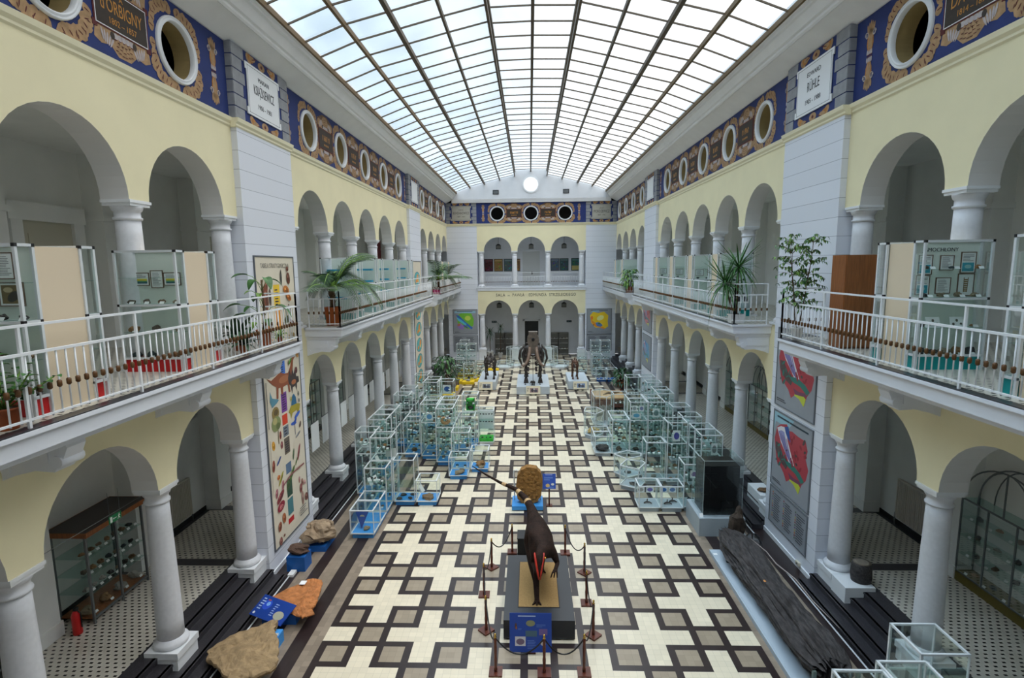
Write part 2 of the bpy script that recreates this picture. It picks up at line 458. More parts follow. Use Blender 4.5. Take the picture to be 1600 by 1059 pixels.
# ---- balconies
BALC = [(-2.6, 13.07), (15.93, 31.6), (34.2, YB)]
for sg, nm in ((-1, 'left'), (1, 'right')):
    r = tag(thing('floor_balcony_'+nm, None, None), kind='structure')
    for a, b in BALC:
        mb = MB(); mb.box(*sorted((sg*5.8, sg*6.92)), a+.05, b-.05, 5.77, 6.0)
        mb.box(*sorted((sg*5.775, sg*6.92)), a+.03, b-.03, 5.965, 5.99); mb.box(*sorted((sg*5.75, sg*6.9)), a, b, 5.985, 6.04)
        mb.box(*sorted((sg*5.9, sg*6.92)), a+.1, b-.1, 5.68, 5.77)
        part('slab', mb, SLABW, r)
        mb = MB(); mb.box(*sorted((sg*5.76, sg*5.92)), a+.04, b-.04, 6.04, 6.055)
        part('black_edge', mb, STEP, r)
        mb = MB(); mb.box(*sorted((sg*5.92, sg*GX)), a+.05, b-.05, 6.0, BF)
        part('tiled_floor', mb, GALT, r)
    for a, b in PIERS:
        mb = MB(); mb.box(*sorted((sg*7.45, sg*GX)), a-.2, b+.7, 5.79, BF-.002); part('tiled_floor', mb, GALT, r)
    # scrolled console brackets
    for bi, (u0, u1, cs) in enumerate(BAYS):
        ys = [cs[0]+SP*k+SP/2 for k in range(-1, len(cs))] if bi else [c+SP/2 for c in cs]
        for y in ys:
            y = min(max(y, BALC[bi][0]+.28), BALC[bi][1]-.28)
            mb = MB()
            prof = [(-6.92,5.72),(-6.02,5.72),(-6.0,5.6),(-6.08,5.42),(-6.2,5.28),(-6.45,5.3),(-6.7,5.24),(-6.92,5.16)]
            mb.prism([(p[0]*-sg, p[1]) for p in prof], y-.15, y+.15)
            mb.box(*sorted((sg*6.25, sg*6.86)), y-.17, y+.17, 5.4, 5.62)
            mb.tube([(sg*6.14, y-.18, 5.42), (sg*6.14, y+.18, 5.42)], .085, 12)
            mb.tube([(sg*6.83, y-.17, 5.3), (sg*6.83, y+.17, 5.3)], .06, 10)
            o = part('bracket', mb, SLABW, r)

# ---- mouldings below the frieze
for sg, nm in ((-1, 'left'), (1, 'right')):
    mb = MB()
    prof = lambda x: [(x, 11.0), (x-.03, 11.03), (x-.03, 11.07), (x-.07, 11.12), (x-.09, 11.2), (x+.1, 11.2), (x+.1, 11.0)]
    segs = [(1.0, 12.63, WX), (12.57, 15.49, PX), (15.43, 30.42, WX), (30.36, 33.48, PX), (33.42, YB, WX)]
    for a, b, x in segs: mb.prism([(sg*p[0], p[1]) for p in prof(x)], a, b)
    struct('trim_7' if sg < 0 else 'trim_8', mb, CREAMT)
mb = MB(); mb.prism([(YB-q, z) for q, z in ((0,11.0),(.03,11.03),(.03,11.07),(.07,11.12),(.09,11.2),(-.1,11.2),(-.1,11.0))], -WX, WX, 'x')
struct('trim_9', mb, CREAMT)

# ---- cornice under the skylight
CP = [(6.98,12.84),(6.86,12.84),(6.34,13.12),(6.3,13.1),(6.26,13.14),(6.26,13.2),(6.2,13.22),(6.08,13.4),(6.02,13.42),(6.02,13.5),(5.97,13.52),(5.97,13.6),(7.2,13.6),(7.2,12.95)]
for sg, nm in ((-1, 'left'), (1, 'right')):
    mb = MB(); mb.prism([(sg*x, z) for x, z in CP], 1.0, YB)
    struct('trim_10' if sg < 0 else 'trim_11', mb, mat('cornice_paint', (236,236,236), .7, var=.03, scale=2))
mb = MB(); mb.prism([(YB+6.98-x-.15, z) for x, z in ((6.98,12.84),(6.8,12.84),(6.62,12.98),(6.5,12.98),(6.42,13.1),(6.42,13.22),(7.0,13.22))], -6.4, 6.4, 'x')
struct('trim_12', mb, MATS['cornice_paint'])
# attic above the galleries is closed by a roof
mb = MB()
for sg in (-1, 1): mb.box(*sorted((sg*5.95, sg*(GX+.6))), -3.1, YB+3.4, 13.6, 13.75)
mb.box(-6, 6, -3.1, 1.0, 13.6, 13.75); mb.box(-6.0, 6.0, YB+.4, YB+3.4, 13.6, 13.75)
mb.box(-GX, GX, .8, 1.0, 11.0, 15.5)
struct('ceiling', mb, PLAIN)
ATT = mat('attic_dark', (26,21,17), .9)  # near-black colour stands in for the attic shade seen through the oculi
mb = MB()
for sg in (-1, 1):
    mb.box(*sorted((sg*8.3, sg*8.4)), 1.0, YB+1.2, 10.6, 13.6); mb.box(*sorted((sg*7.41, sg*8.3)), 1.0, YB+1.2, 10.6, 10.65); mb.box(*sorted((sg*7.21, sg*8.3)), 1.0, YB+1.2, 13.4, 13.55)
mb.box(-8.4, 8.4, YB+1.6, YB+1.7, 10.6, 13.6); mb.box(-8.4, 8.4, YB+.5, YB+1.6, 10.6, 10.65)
struct('wall_attic', mb, ATT)  # added dark sheets behind the oculi, no real attic walls

# ---- skylight
RX = [(-5.97,13.6),(-4.85,14.02),(-3.7,14.3),(-2.47,14.6),(-1.28,14.87)]
EDGE = RX + [(-x, z) for x, z in reversed(RX)]
sky = tag(thing('window_1', None, None), kind='structure')
BRN = mat('skylight_bar', (104,82,48), .6); BRN2 = mat('skylight_rib', (90,78,62), .6)
YS0, YS1 = 1.0, YB-.35
LT = 15.25
strips9 = [(RX[i], RX[i+1]) for i in range(4)] + [((-1.28, LT), (0, LT+.03))]
strips9 += [((-b[0], b[1]), (-a[0], a[1])) for a, b in reversed(strips9)]
for a, b in strips9:
    mb = MB(); mb.poly([(a[0],YS0,a[1]+.04),(b[0],YS0,b[1]+.04),(b[0],YS1,b[1]+.04),(a[0],YS1,a[1]+.04)])
    part('pane_strip', mb, SKYGLASS, sky)
for sg in (-1, 1):
    mb = MB(); mb.poly([(sg*1.28,YS0,14.87),(sg*1.28,YS1,14.87),(sg*1.28,YS1,LT),(sg*1.28,YS0,LT)]); part('lantern_side_pane', mb, SKYGLASS, sky)
for i, (x, z) in enumerate([RX[0], RX[1], RX[2], RX[3], RX[4]] + [(-x, z) for x, z in RX]):
    w = (.12, .08, .12, .07, .07)[i % 5]
    mb = MB(); mb.box(x-w/2, x+w/2, YS0, YS1, z-.08, z+.05); part('rib', mb, BRN if i % 5 in (0, 1) else BRN2, sky)
for x in (-1.28, 1.28):
    mb = MB(); mb.box(x-.05, x+.05, YS0, YS1, LT-.08, LT+.05); part('rib', mb, BRN2, sky)
mb = MB(); mb.box(-.05, .05, YS0, YS1, LT-.08, LT+.06); part('rib', mb, BRN2, sky)
mb = MB(); y = YS0+.3
while y < YS1:
    for a, b in strips9:
        mb.bar((a[0], y, a[1]+.01), (b[0], y, b[1]+.01), .036, .04)
    y += 1.04
part('glazing_bars', mb, BRN2, sky)
# gable of the end wall with its round window
gp = [(-6.3, 13.2), (6.3, 13.2)]
mb = MB()
outer = [(x, z+.05) for x, z in EDGE]
outer = outer[:5] + [(-1.28, LT+.05), (0, LT+.1), (1.28, LT+.05)] + outer[5:]
cz, R, n = 14.2, .6, 32
ys = YB-.35
# fan of quads between the round opening and the outline
def ray_out(t):
    d = (math.cos(t), math.sin(t)); best = 99
    poly = [(-6.3,13.1),(6.3,13.1),(6.3,13.6)] + list(reversed(outer)) + [(-6.3,13.6)]
    for (x0,z0),(x1,z1) in zip(poly, poly[1:]+poly[:1]):
        ex, ez = x1-x0, z1-z0; den = d[0]*ez-d[1]*ex
        if abs(den) < 1e-9: continue
        s_ = ((x0)*ez-(z0-cz)*ex)/den; q = ((x0)*d[1]-(z0-cz)*d[0])/den
        if s_ > 0 and -1e-6 <= q <= 1+1e-6: best = min(best, s_)
    return (d[0]*best, cz+d[1]*best)
angs = sorted([2*PI*k/96 for k in range(96)] + [math.atan2(z-cz, x) % (2*PI) for x, z in outer+[(-6.3,13.1),(6.3,13.1),(6.3,13.6),(-6.3,13.6)]])
for t0, t1 in zip(angs, angs[1:]+[angs[0]+2*PI]):
    a, b = ray_out(t0), ray_out(t1)
    i0 = (R*math.cos(t0), cz+R*math.sin(t0)); i1 = (R*math.cos(t1), cz+R*math.sin(t1))
    mb.poly([(i0[0],ys,i0[1]),(i1[0],ys,i1[1]),(b[0],ys,b[1]),(a[0],ys,a[1])])
    mb.poly([(i0[0],ys,i0[1]),(i1[0],ys,i1[1]),(i1[0],ys+.3,i1[1]),(i0[0],ys+.3,i0[1])])
struct('wall_gable', mb, PLAIN)
w = tag(thing('window_2', None, None, (0, ys, cz)), kind='structure')
mb = MB()
for k in range(32):
    t0, t1 = 2*PI*k/32, 2*PI*(k+1)/32
    for r0, r1, y0 in ((.58, .68, -.05),):
        mb.poly([(r*math.cos(t), y0, r*math.sin(t)) for r, t in ((r0,t0),(r0,t1),(r1,t1),(r1,t0))])
        mb.poly([(r1*math.cos(t0), y0, r1*math.sin(t0)),(r1*math.cos(t1), y0, r1*math.sin(t1)),(r1*math.cos(t1), 0, r1*math.sin(t1)),(r1*math.cos(t0), 0, r1*math.sin(t0))])
        mb.poly([(r0*math.cos(t0), y0, r0*math.sin(t0)),(r0*math.cos(t1), y0, r0*math.sin(t1)),(r0*math.cos(t1), .25, r0*math.sin(t1)),(r0*math.cos(t0), .25, r0*math.sin(t0))])
part('frame', mb, WHITEP, w)
mb = MB(); mb.disc((0, 0), .6, .6, .2, 32); part('pane', mb, SKYGLASS, w)
for x, nm in ((-2.8, 'left'), (2.8, 'right')):
    t = thing('wall_vent', 'small grey vent grille %s of the round gable window' % nm, 'vent', (x, ys, 13.62))
    mb = MB(); mb.box(-.24,.24,-.04,0,-.17,-.12); mb.box(-.24,.24,-.04,0,.12,.17); mb.box(-.24,-.19,-.04,0,-.12,.12); mb.box(.19,.24,-.04,0,-.12,.12); part('frame', mb, INK, t)
    mb = MB(); mb.box(-.19,.19,-.015,0,-.12,.12)
    for k in range(4): mb.box(-.19,.19,-.03,-.015,-.1+k*.06,-.07+k*.06)
    part('grille', mb, ALUD, t)

# ---- columns
def column(x, y, z0, ztop, kind, label, axis='y', half=False):
    t = thing('column', label, 'column', (x, y, z0), kind='structure')
    h = ztop - z0
    if kind == 'pedestal':
        mb = MB(); mb.box(-.33,.33,-.33,.33,0,.1); mb.box(-.3,.3,-.3,.3,.1,.8); mb.box(-.33,.33,-.33,.33,.8,.88); part('plinth', mb, WHITEP, t); zb = .88
    elif kind == 'plinth':
        mb = MB(); mb.box(-.3,.3,-.31,.31,-.02,.24); mb.box(-.325,.325,-.33,.33,.24,.37); part('plinth', mb, WHITEP, t)
        zb = .37
    else:
        mb = MB(); mb.box(-.3,.3,-.3,.3,0,.06); part('plinth', mb, WHITEP, t); zb = .06
    r0, r1 = (.235, .19) if h > 3.1 else (.22, .195)
    mb = MB(); mb.lathe([(r0+.045,zb),(r0+.07,zb+.03),(r0+.075,zb+.06),(r0+.06,zb+.1),(r0+.02,zb+.13),(r0,zb+.17)]); part('base_torus', mb, COLM, t)
    hs = h-.32
    mb = MB(); mb.lathe([(r0, zb+.15)] + [(r0+(r1-r0)*(k/8)**1.4, zb+.15+(hs-zb-.15)*k/8) for k in range(1, 9)]); part('shaft', mb, COLM, t)
    mb = MB(); mb.lathe([(r1,hs-.02),(r1+.03,hs),(r1+.03,hs+.03),(r1+.005,hs+.04),(r1+.005,hs+.13),(r1+.03,hs+.15),(r1+.05,hs+.2),(r1+.055,hs+.22)]); part('capital', mb, COLM, t)
    mb = MB(); a = .265; mb.box(-a+.02,a-.02,-a+.02,a-.02,hs+.22,hs+.27); mb.box(-a,a,-a,a,hs+.27,h); part('abacus', mb, WHITEP, t)
    return t
CX = 7.14
for sg, nm in ((-1, 'left'), (1, 'right')):
    for bi, (u0, u1, cs) in enumerate(BAYS):
        bn = ('near', 'middle', 'far')[bi]
        ys = [c+SP/2 for c in cs] if bi == 0 else [cs[0]-SP/2] + [c+SP/2 for c in cs]
        if bi == 2: ys = ys[:-1]
        order = sorted(ys)
        for k, y in enumerate(order):
            tx = '%s white column from the front in the %s %%s %s arcade' % (ORD[k], nm, bn)
            column(sg*CX, y, .28, 3.85, 'plinth', tx % 'lower')
            column(sg*CX, y, BF, 9.01, 'plain', tx % 'upper')
for k, x in enumerate((-4.11, -1.37, 1.37, 4.11)):
    column(x, YB+.26, .0, 3.87, 'pedestal', '%s white column of the lower end wall arcade' % ORD[k])
    column(x, YB+.26, BF, 8.98, 'plain', '%s white column of the upper end wall arcade' % ORD[k])
# doors
d = tag(thing('door_1', None, None, (0, YB+2.9, 0)), kind='structure')
mb = MB(); mb.box(-.75,-.6,-.08,0,0,3.1); mb.box(.6,.75,-.08,0,0,3.1); mb.box(-.75,.75,-.08,0,2.95,3.1); part('door_frame', mb, PLAIN, d)
mb = MB(); mb.box(-.6,.6,-.03,0,0,2.95); part('door_leaf', mb, BLACKM, d)
d = tag(thing('door_2', None, None, (0, YB+2.9, BF)), kind='structure')
mb = MB(); mb.box(-.95,-.75,-.1,0,0,2.95); mb.box(.75,.95,-.1,0,0,2.95); mb.box(-1,1,-.14,0,2.95,3.1); part('door_frame', mb, PLAIN, d)
mb = MB(); mb.box(-.75,.75,-.04,0,0,2.95)
for x in (-.37, .37):
    for z0, z1 in ((.15,1.0),(1.15,2.1),(2.2,2.85)): mb.box(x-.28,x+.28,-.055,-.04,z0,z1)
mb.box(-.012,.012,-.06,-.04,0,2.95); part('door_leaf', mb, mat('door_white', (206,208,206), .6), d)
mb = MB(); mb.tube([(.06,-.1,1.05),(.06,-.05,1.05)], .02, 8); mb.tube([(.06,-.1,1.05),(.18,-.1,1.05)], .012, 8); mb.box(.03,.09,-.06,-.05,.95,1.2); part('door_handle', mb, BLACKM, d)
for k, (sg, y) in enumerate(((-1, 11.0), (-1, 5.2), (1, 8.0), (1, 5.2), (-1, 17.2), (1, 17.2))):
    d = tag(thing('door_%d' % (k+3), None, None, (sg*(GX-.02), y, BF), -sg*PI/2), kind='structure')
    mb = MB(); mb.box(-.85,-.6,-.1,0,0,2.9); mb.box(.6,.85,-.1,0,0,2.9); mb.box(-.9,.9,-.12,0,2.75,3.1); part('door_frame', mb, GALW, d)
    mb = MB(); mb.box(-.6,.6,-.03,0,0,2.75)
    for z0, z1 in ((.15,1.1),(1.25,2.0),(2.1,2.5)): mb.box(-.45,.45,-.045,-.03,z0,z1)
    part('door_leaf', mb, mat('door_cream', (188,184,166), .6), d)
# ================================================================ lettering
def text_mesh(s, size, mats, sx=1.0, ext=.002, spacing=1.0):
    cu = bpy.data.curves.new('lettering', 'FONT'); cu.body = s; cu.size = size; cu.align_x = 'CENTER'; cu.align_y = 'CENTER'
    cu.extrude = ext; cu.space_character = spacing; cu.resolution_u = 3
    o = bpy.data.objects.new('lettering', cu); COL.objects.link(o)
    dg = bpy.context.evaluated_depsgraph_get(); dg.update()
    me = bpy.data.meshes.new_from_object(o.evaluated_get(dg), depsgraph=dg)
    bpy.data.objects.remove(o); bpy.data.curves.remove(cu)
    for v in me.vertices:
        x, y, z = v.co; v.co = (x*sx, -z, y)
    me.materials.clear(); me.materials.append(mats)
    me.name = 'lettering'
    return me
def letters(s, parent, x, z, size, m, y=-.01, sx=1.0, spacing=1.0, name='lettering', rot=None):
    return ob(name, text_mesh(s, size, m, sx, spacing=spacing), parent, (x, y, z), rot=rot)
SIDE_RZ = {-1: PI/2, 1: -PI/2}

# ================================================================ painted frieze
FH = 1.66      # frieze height, z 11.2 .. 12.86
def hole_wall(w, h, zc, R, th=.4, n=40):
    mb = MB(); angs = sorted([2*PI*k/n for k in range(n)] + [math.atan2(z-zc, x) % (2*PI) for x in (-w/2, w/2) for z in (0, h)])
    def out(t):
        dx, dz = math.cos(t), math.sin(t); s = []
        if abs(dx) > 1e-9: s.append((math.copysign(w/2, dx))/dx)
        if abs(dz) > 1e-9: s.append(((h if dz > 0 else 0)-zc)/dz)
        s = min(q for q in s if q > 0); return (dx*s, zc+dz*s)
    for t0, t1 in zip(angs, angs[1:]+[angs[0]+2*PI]):
        a, b = out(t0), out(t1); p = (R*math.cos(t0), zc+R*math.sin(t0)); q = (R*math.cos(t1), zc+R*math.sin(t1))
        mb.m = 0; mb.poly([(p[0],0,p[1]),(q[0],0,q[1]),(b[0],0,b[1]),(a[0],0,a[1])])
        mb.m = 1; mb.poly([(p[0],0,p[1]),(q[0],0,q[1]),(q[0],th,q[1]),(p[0],th,p[1])])
    return mb
def ring_mesh(R0, R1, zc):
    mb = MB(); mb.smooth = True; n = 40
    prof = [(R0, .05), (R0, -.04), (R0+.025, -.06), (R0+.045, -.035), (R0+.06, -.035), (R1-.02, -.06), (R1, -.03), (R1, .0)]
    rings = [mb.add([(r*math.cos(2*PI*k/n), y, zc+r*math.sin(2*PI*k/n)) for k in range(n)]) for r, y in prof]
    for a, b in zip(rings, rings[1:]):
        for k in range(n): mb.face((a+k, a+(k+1) % n, b+(k+1) % n, b+k))
    return mb
def petal(mb, x, z, a, l, w, y):
    pts = []
    for k in range(10):
        t = 2*PI*k/10; px = l/2*math.cos(t); pz = w/2*math.sin(t)*(1.15-.25*math.cos(t))
        pts.append((x+px*math.cos(a)-pz*math.sin(a), y, z+px*math.sin(a)+pz*math.cos(a)))
    mb.poly(pts)
def garland(zc):
    """squarish wreath of leaves round the oculus"""
    mb = MB(); rnd = random.Random(3)
    for k in range(34):
        t = 2*PI*k/34 + .05
        c, s = math.cos(t), math.sin(t); e = 2/3.2
        x = .69*math.copysign(abs(c)**e, c); z = .70*math.copysign(abs(s)**e, s)
        low = s < -.3
        wd = .24 if low else (.2 if s > .6 else .13)
        mb.m = 0; petal(mb, x, zc+z, t+PI/2+rnd.uniform(-.5,.5)+(.35 if k % 2 else -.35), .21, wd, -.006-.0006*(k % 5))
        mb.m = 1
        petal(mb, x*1.0, zc+z, t+rnd.uniform(-.6,.6), .1, .016, -.011)
        if k % 2 == 0: petal(mb, x*1.06, zc+z*1.06, t+rnd.uniform(-1,1), .07, .014, -.0112)
    return mb
def fan(mb, zb, up):
    """scale shell with two volutes, hanging below (or above) a cartouche"""
    s = -1 if not up else 1
    for r in range(4):
        n = 6-(r+1) % 2
        for k in range(n):
            x = (k-(n-1)/2)*.088*(1-.07*r); z = zb + s*(.07+r*.075 - (abs(x)*.35 if r else 0))
            mb.m = 2 if r == 0 else 0
            petal(mb, x, z, PI/2*s, .105, .085, -.006-.001*(3-r))
            mb.m = 1; petal(mb, x, z+s*.05, 0, .07, .012, -.012)
    for q in (-1, 1):
        mb.m = 0; petal(mb, q*.33, zb+s*.1, q*s*.5, .26, .2, -.005)
        for k in range(5):
            mb.m = 2; petal(mb, q*(.27+.05*k), zb+s*(.2-.018*k), PI/2*s+q*s*(-.5+.18*k), .2, .036, -.007-.0005*k)
        mb.m = 3; mb.disc((q*.25, zb+s*.08), .05, .06, -.0095, 12)
        mb.m = 0
def cartouche():
    mb = MB()
    mb.m = 0
    mb.poly([(-.6,-.0035,.5),(.6,-.0035,.5),(.64,-.0035,.26),(.5,-.0035,.2),(.3,-.0035,.24),(.14,-.0035,.1),(-.14,-.0035,.1),(-.3,-.0035,.24),(-.5,-.0035,.2),(-.64,-.0035,.26)])
    mb.poly([(-.6,-.0035,1.1),(-.64,-.0035,1.34),(-.5,-.0035,1.42),(-.3,-.0035,1.36),(-.14,-.0035,1.54),(.14,-.0035,1.54),(.3,-.0035,1.36),(.5,-.0035,1.42),(.64,-.0035,1.34),(.6,-.0035,1.1)])
    fan(mb, .48, False); fan(mb, 1.12, True)
    mb.m = 1; mb.box(-.62, .62, -.014, 0, .47, 1.13)
    mb.m = 4; mb.box(-.59, .59, -.0165, 0, .49, 1.11)
    mb.m = 3; mb.box(-.575, .575, -.018, 0, .505, 1.095)
    mb.m = 1
    for x in (-.61, .61):
        for z in (.47, 1.13): mb.box(x-.05, x+.05, -.013, 0, z-.05, z+.05)
    return mb
def gold_bars(mb, seed):
    rnd = random.Random(seed); mb.m = 5; n = rnd.randint(5, 7)
    for k in range(n):
        x = (k-(n-1)/2)*.115; mb.box(x-.016, x+.016, -.0195, -.018, .76, .93)
        if rnd.random() < .7: mb.box(x-.016, x+.05, -.0195, -.018, rnd.choice((.9,.76,.83)), rnd.choice((.93,.86))+.01)
    for k in range(4): mb.box(-.2+k*.11, -.14+k*.11, -.0195, -.018, .6, .66)
def candelabrum():
    mb = MB()
    for s in (-1, 1):
        for k in range(5):
            mb.m = 0; petal(mb, (k-2)*.045, .83+s*(.55-.03*abs(k-2)), PI/2+s*(2-k)*.13, .3, .06, -.007)
        mb.m = 3; petal(mb, 0, .83+s*.3, PI/2, .46, .2, -.006); mb.m = 0; petal(mb, -.03, .83+s*.3, PI/2, .36, .07, -.008); petal(mb, .04, .83+s*.3, PI/2, .36, .06, -.0082)
        mb.m = 2
        for k in range(4): petal(mb, (k-1.5)*.05, .83+s*.07, PI/2, .12, .04, -.009)
        mb.m = 1; mb.box(-.09, .09, -.01, 0, .83+s*.02-.008, .83+s*.02+.008)
        for q in (-1, 1):
            mb.m = 2
            pts = [(q*(.13+.055*math.cos(a)*(1-a/14)), -.008, .83+s*.42+.07*math.sin(a)*(1-a/14)) for a in [i*.6 for i in range(13)]]
            mb.tube(pts, .012, 4)
    return mb
ARTM = [TAN, DRED, LILAC, TAND]
M_HOLE = {}
M_RING = ring_mesh(.5, .6, .78).mesh('oculus_ring', WHITEP)
M_GARL = garland(.78).mesh('garland', [TAN, DRED])
M_CAND = candelabrum().mesh('candelabrum', ARTM)
def cart_mesh(seed):
    mb = cartouche()
    if seed is not None: mb.m = 6; mb.poly([(-.68,-.0025,.22),(-.2,-.0025,.06),(.2,-.0025,.06),(.68,-.0025,.22),(.68,-.0025,1.4),(.2,-.0025,1.58),(-.2,-.0025,1.58),(-.68,-.0025,1.4)])
    if seed is not None: gold_bars(mb, seed)
    return mb.mesh('cartouche', [TAN, DRED, LILAC, CART, DRED if seed is not None else WHITEP, GOLD, mat('ornament_dark', (112,84,62), .8, var=.3, scale=12)])
M_CART = [cart_mesh(k) for k in range(4)]; M_CARTT = cart_mesh(None)
trim_n = [20]; win_n = [10]
def frieze_run(base_loc, rz, u0, u1, cs, texts=None):
    """one painted run from u0 to u1 (along local x) with an oculus at each of cs"""
    trim_n[0] += 1
    r = tag(thing('trim_%d' % trim_n[0], None, None, base_loc, rz), kind='structure')
    edges = [u0] + [(a+b)/2 for a, b in zip(cs, cs[1:])] + [u1]
    for i, c in enumerate(cs):
        w = 1.435
        a, b = c-w if i else c-w, c+w
        a = max(a, edges[0]); b = min(b, edges[-1])
        half = min(c-a, b-c)
        key = round(half*2, 3)
        if key not in M_HOLE: M_HOLE[key] = hole_wall(key, FH, .78, .53).mesh('painted_wall', [BLUE, OCHREW])
        ob('painted_wall', M_HOLE[key], r, (c, 0, 0))
        ob('garland', M_GARL, r, (c, 0, 0))
        win_n[0] += 1
        wo = tag(thing('window_%d' % win_n[0], None, None, r.matrix_world @ Vector((0,0,0)), rz), kind='structure')
        R = Matrix.Rotation(rz, 3, 'Z'); wo.location = Vector(base_loc) + R @ Vector((c, 0, 0))
        ob('oculus_frame', M_RING, wo)
        for x0, x1 in ((edges[i] if i == 0 else c-half-.0, c-half), (c+half, edges[i+1] if i == len(cs)-1 else c+half)):
            if x1-x0 > .02:
                mb = MB(); mb.poly([(x0,0,0),(x1,0,0),(x1,0,FH),(x0,0,FH)]); part('painted_wall', mb, BLUE, r)
    for i, (a, b) in enumerate(zip(cs, cs[1:])):
        tx = texts.get(i) if texts else None
        ob('cartouche', M_CARTT if tx else M_CART[i % 4], r, ((a+b)/2, 0, 0))
        if tx:
            x = (a+b)/2
            for s, z, sz, sx in tx: letters(s, r, x, z, sz, GOLD, -.019, sx)
    return r
def cands(r, xs):
    for x, sx in xs: ob('candelabrum', M_CAND, r, (x, 0, 0), sc=(sx, 1, 1))
TXL = [('À', 1.03, .13, 1), ("d'ORBIGNY", .84, .3, .62), ('1802 – 1857', .62, .14, .9)]
TXR = [('À', 1.03, .13, 1), ('DAUBRÉE', .84, .3, .72), ('1814 – 1896', .62, .14, .9)]
for sg in (-1, 1):
    rz = SIDE_RZ[sg]; base = (sg*WX, 0, 11.2); f = -sg    # local x = f * y
    for bi, (u0, u1, cs) in enumerate(BAYS):
        L = sorted([f*c for c in cs]); a, b = sorted((f*u0, f*u1))
        tx = None
        if bi == 0:
            i = len(L)-2 if f > 0 else 0
            tx = {i: TXL if sg < 0 else TXR}
        r = frieze_run(base, rz, a, b, L, tx)
        if bi == 0: cands(r, [(f*12.12, .95)])
        elif bi == 1: cands(r, [(f*15.72, .8), (f*30.1, .8)])
        else: cands(r, [(f*33.66, .6)])
r = frieze_run((0, YB, 11.2), 0, -4.42, 4.42, BACK_C); cands(r, [(-3.87, .75), (3.87, .75)])

# painted stone blocks and name plaques over the piers
def plaque(loc, rz, w, label, rows, mcol, wall_w, side_dep=0):
    trim_n[0] += 1
    r = tag(thing('trim_%d' % trim_n[0], None, None, loc, rz), kind='structure')
    mb = MB(); mb.box(-wall_w/2, wall_w/2, 0, .55, 0, FH); part('painted_wall', mb, BLUE, r)
    mb = MB()
    for k in range(6):
        z0, z1 = k*FH/6+.012, (k+1)*FH/6-.012
        j = .1 if k % 2 else 0
        for s in (-1, 1):
            xo = s*(wall_w/2+.004); xi = s*(w/2+.12-j)
            mb.box(min(xo, xi), max(xo, xi), -.012, .0, z0, z1)
            if side_dep: mb.box(min(xo, xo+s*.012)-.002, max(xo, xo+s*.012), 0, side_dep, z0, z1)
    part('painted_blocks', mb, STONEG, r)
    mb = MB()
    for s, zc in ((-1, .12), (1, FH-.12)):
        for q in (-1, 1):
            for k in range(4): mb.m = (0, 3, 0, 1)[k]; petal(mb, q*(w*.36-k*.09), zc+.02*k*s, q*(.7-.35*k), .28, (.16, .13, .1, .02)[k], -.006-.001*k)
        mb.m = 0; mb.disc((0, zc), .17, .1, -.006); mb.m = 1; mb.disc((0, zc), .05, .04, -.008)
    part('scrolls', mb, ARTM, r)
    t = thing('name_plaque', label, 'plaque', loc, rz)
    h0, h1 = .25, 1.42; n = .06
    mb = MB(); mb.prism([(-w/2,h0),(w/2,h0),(w/2,h0+.16),(w/2-n,h0+.16),(w/2-n,h0+.22),(w/2-n,h1-.22),(w/2-n,h1-.16),(w/2,h1-.16),(w/2,h1),(-w/2,h1),(-w/2,h1-.16),(-w/2+n,h1-.16),(-w/2+n,h0+.16),(-w/2,h0+.16)], -.035, -.012)
    part('board', mb, mcol, t)
    mb = MB()
    for x0, x1, z0, z1 in ((-w/2+.07,w/2-.07,h0+.05,h0+.058),(-w/2+.07,w/2-.07,h1-.058,h1-.05),(-w/2+.09,-w/2+.097,h0+.05,h1-.05),(w/2-.097,w/2-.09,h0+.05,h1-.05)):
        mb.box(x0, x1, -.037, -.035, z0, z1)
    part('border_line', mb, INK, t)
    for s, z, sz, sx in rows: letters(s, t, 0, z, sz, INK, -.037, sx)
for pi, (a, b) in enumerate(PIERS):
    for sg in (-1, 1):
        rows = None
        if pi == 0:
            rows = [('MARIAN', 1.16, .15, 1.0), ('KSIĄŻKIEWICZ', .88, .31, .5), ('1906 - 1981', .52, .16, .95)] if sg < 0 else [('EDWARD', 1.16, .15, 1.0), ('RÜHLE', .86, .32, .6), ('1905 - 1988', .52, .16, .95)]
        mcol = WHITEP
        lab = ('white plaque lettered %s on the near %s pier' % ('with a surname in tall capitals' if sg < 0 else 'with a short surname', 'left' if sg < 0 else 'right')) if pi == 0 else 'small white plaque on the far %s pier beside painted blocks' % ('left' if sg < 0 else 'right')
        plaque((sg*PX, (a+b)/2, 11.2), SIDE_RZ[sg], 1.72, lab, rows or [], mcol, b-a, .14)
GP = mat('plaque_grey', (176,172,160), .7, var=.05)
plaque((-5.66, YB-.02, 11.2), 0, 1.62, 'grey plaque on the end wall above the left map', [('KAROL', 1.1, .12, 1), ('BOHDANOWICZ', .84, .27, .62), ('1864 - 1947', .56, .13, 1)], GP, 2.48)
plaque((5.66, YB-.02, 11.2), 0, 1.62, 'grey plaque on the end wall above the yellow map', [('JÓZEF', 1.1, .12, 1), ('MOROZEWICZ', .84, .3, .62), ('1865 - 1941', .56, .13, 1)], GP, 2.48)
t = thing('wall_lettering', 'dark capital lettering naming the hall above the end wall arches', 'lettering', (0, YB, 5.4))
letters('SALA', t, -2.55, 0, .34, mat('letter_grey', (92,88,78), .7), -.012, .9, 1.15); letters('im.', t, -1.86, -.03, .2, mat('letter_grey', (92,88,78), .7), -.012, .9); letters('PAWŁA', t, -1.08, 0, .34, mat('letter_grey', (92,88,78), .7), -.012, .82, 1.1)
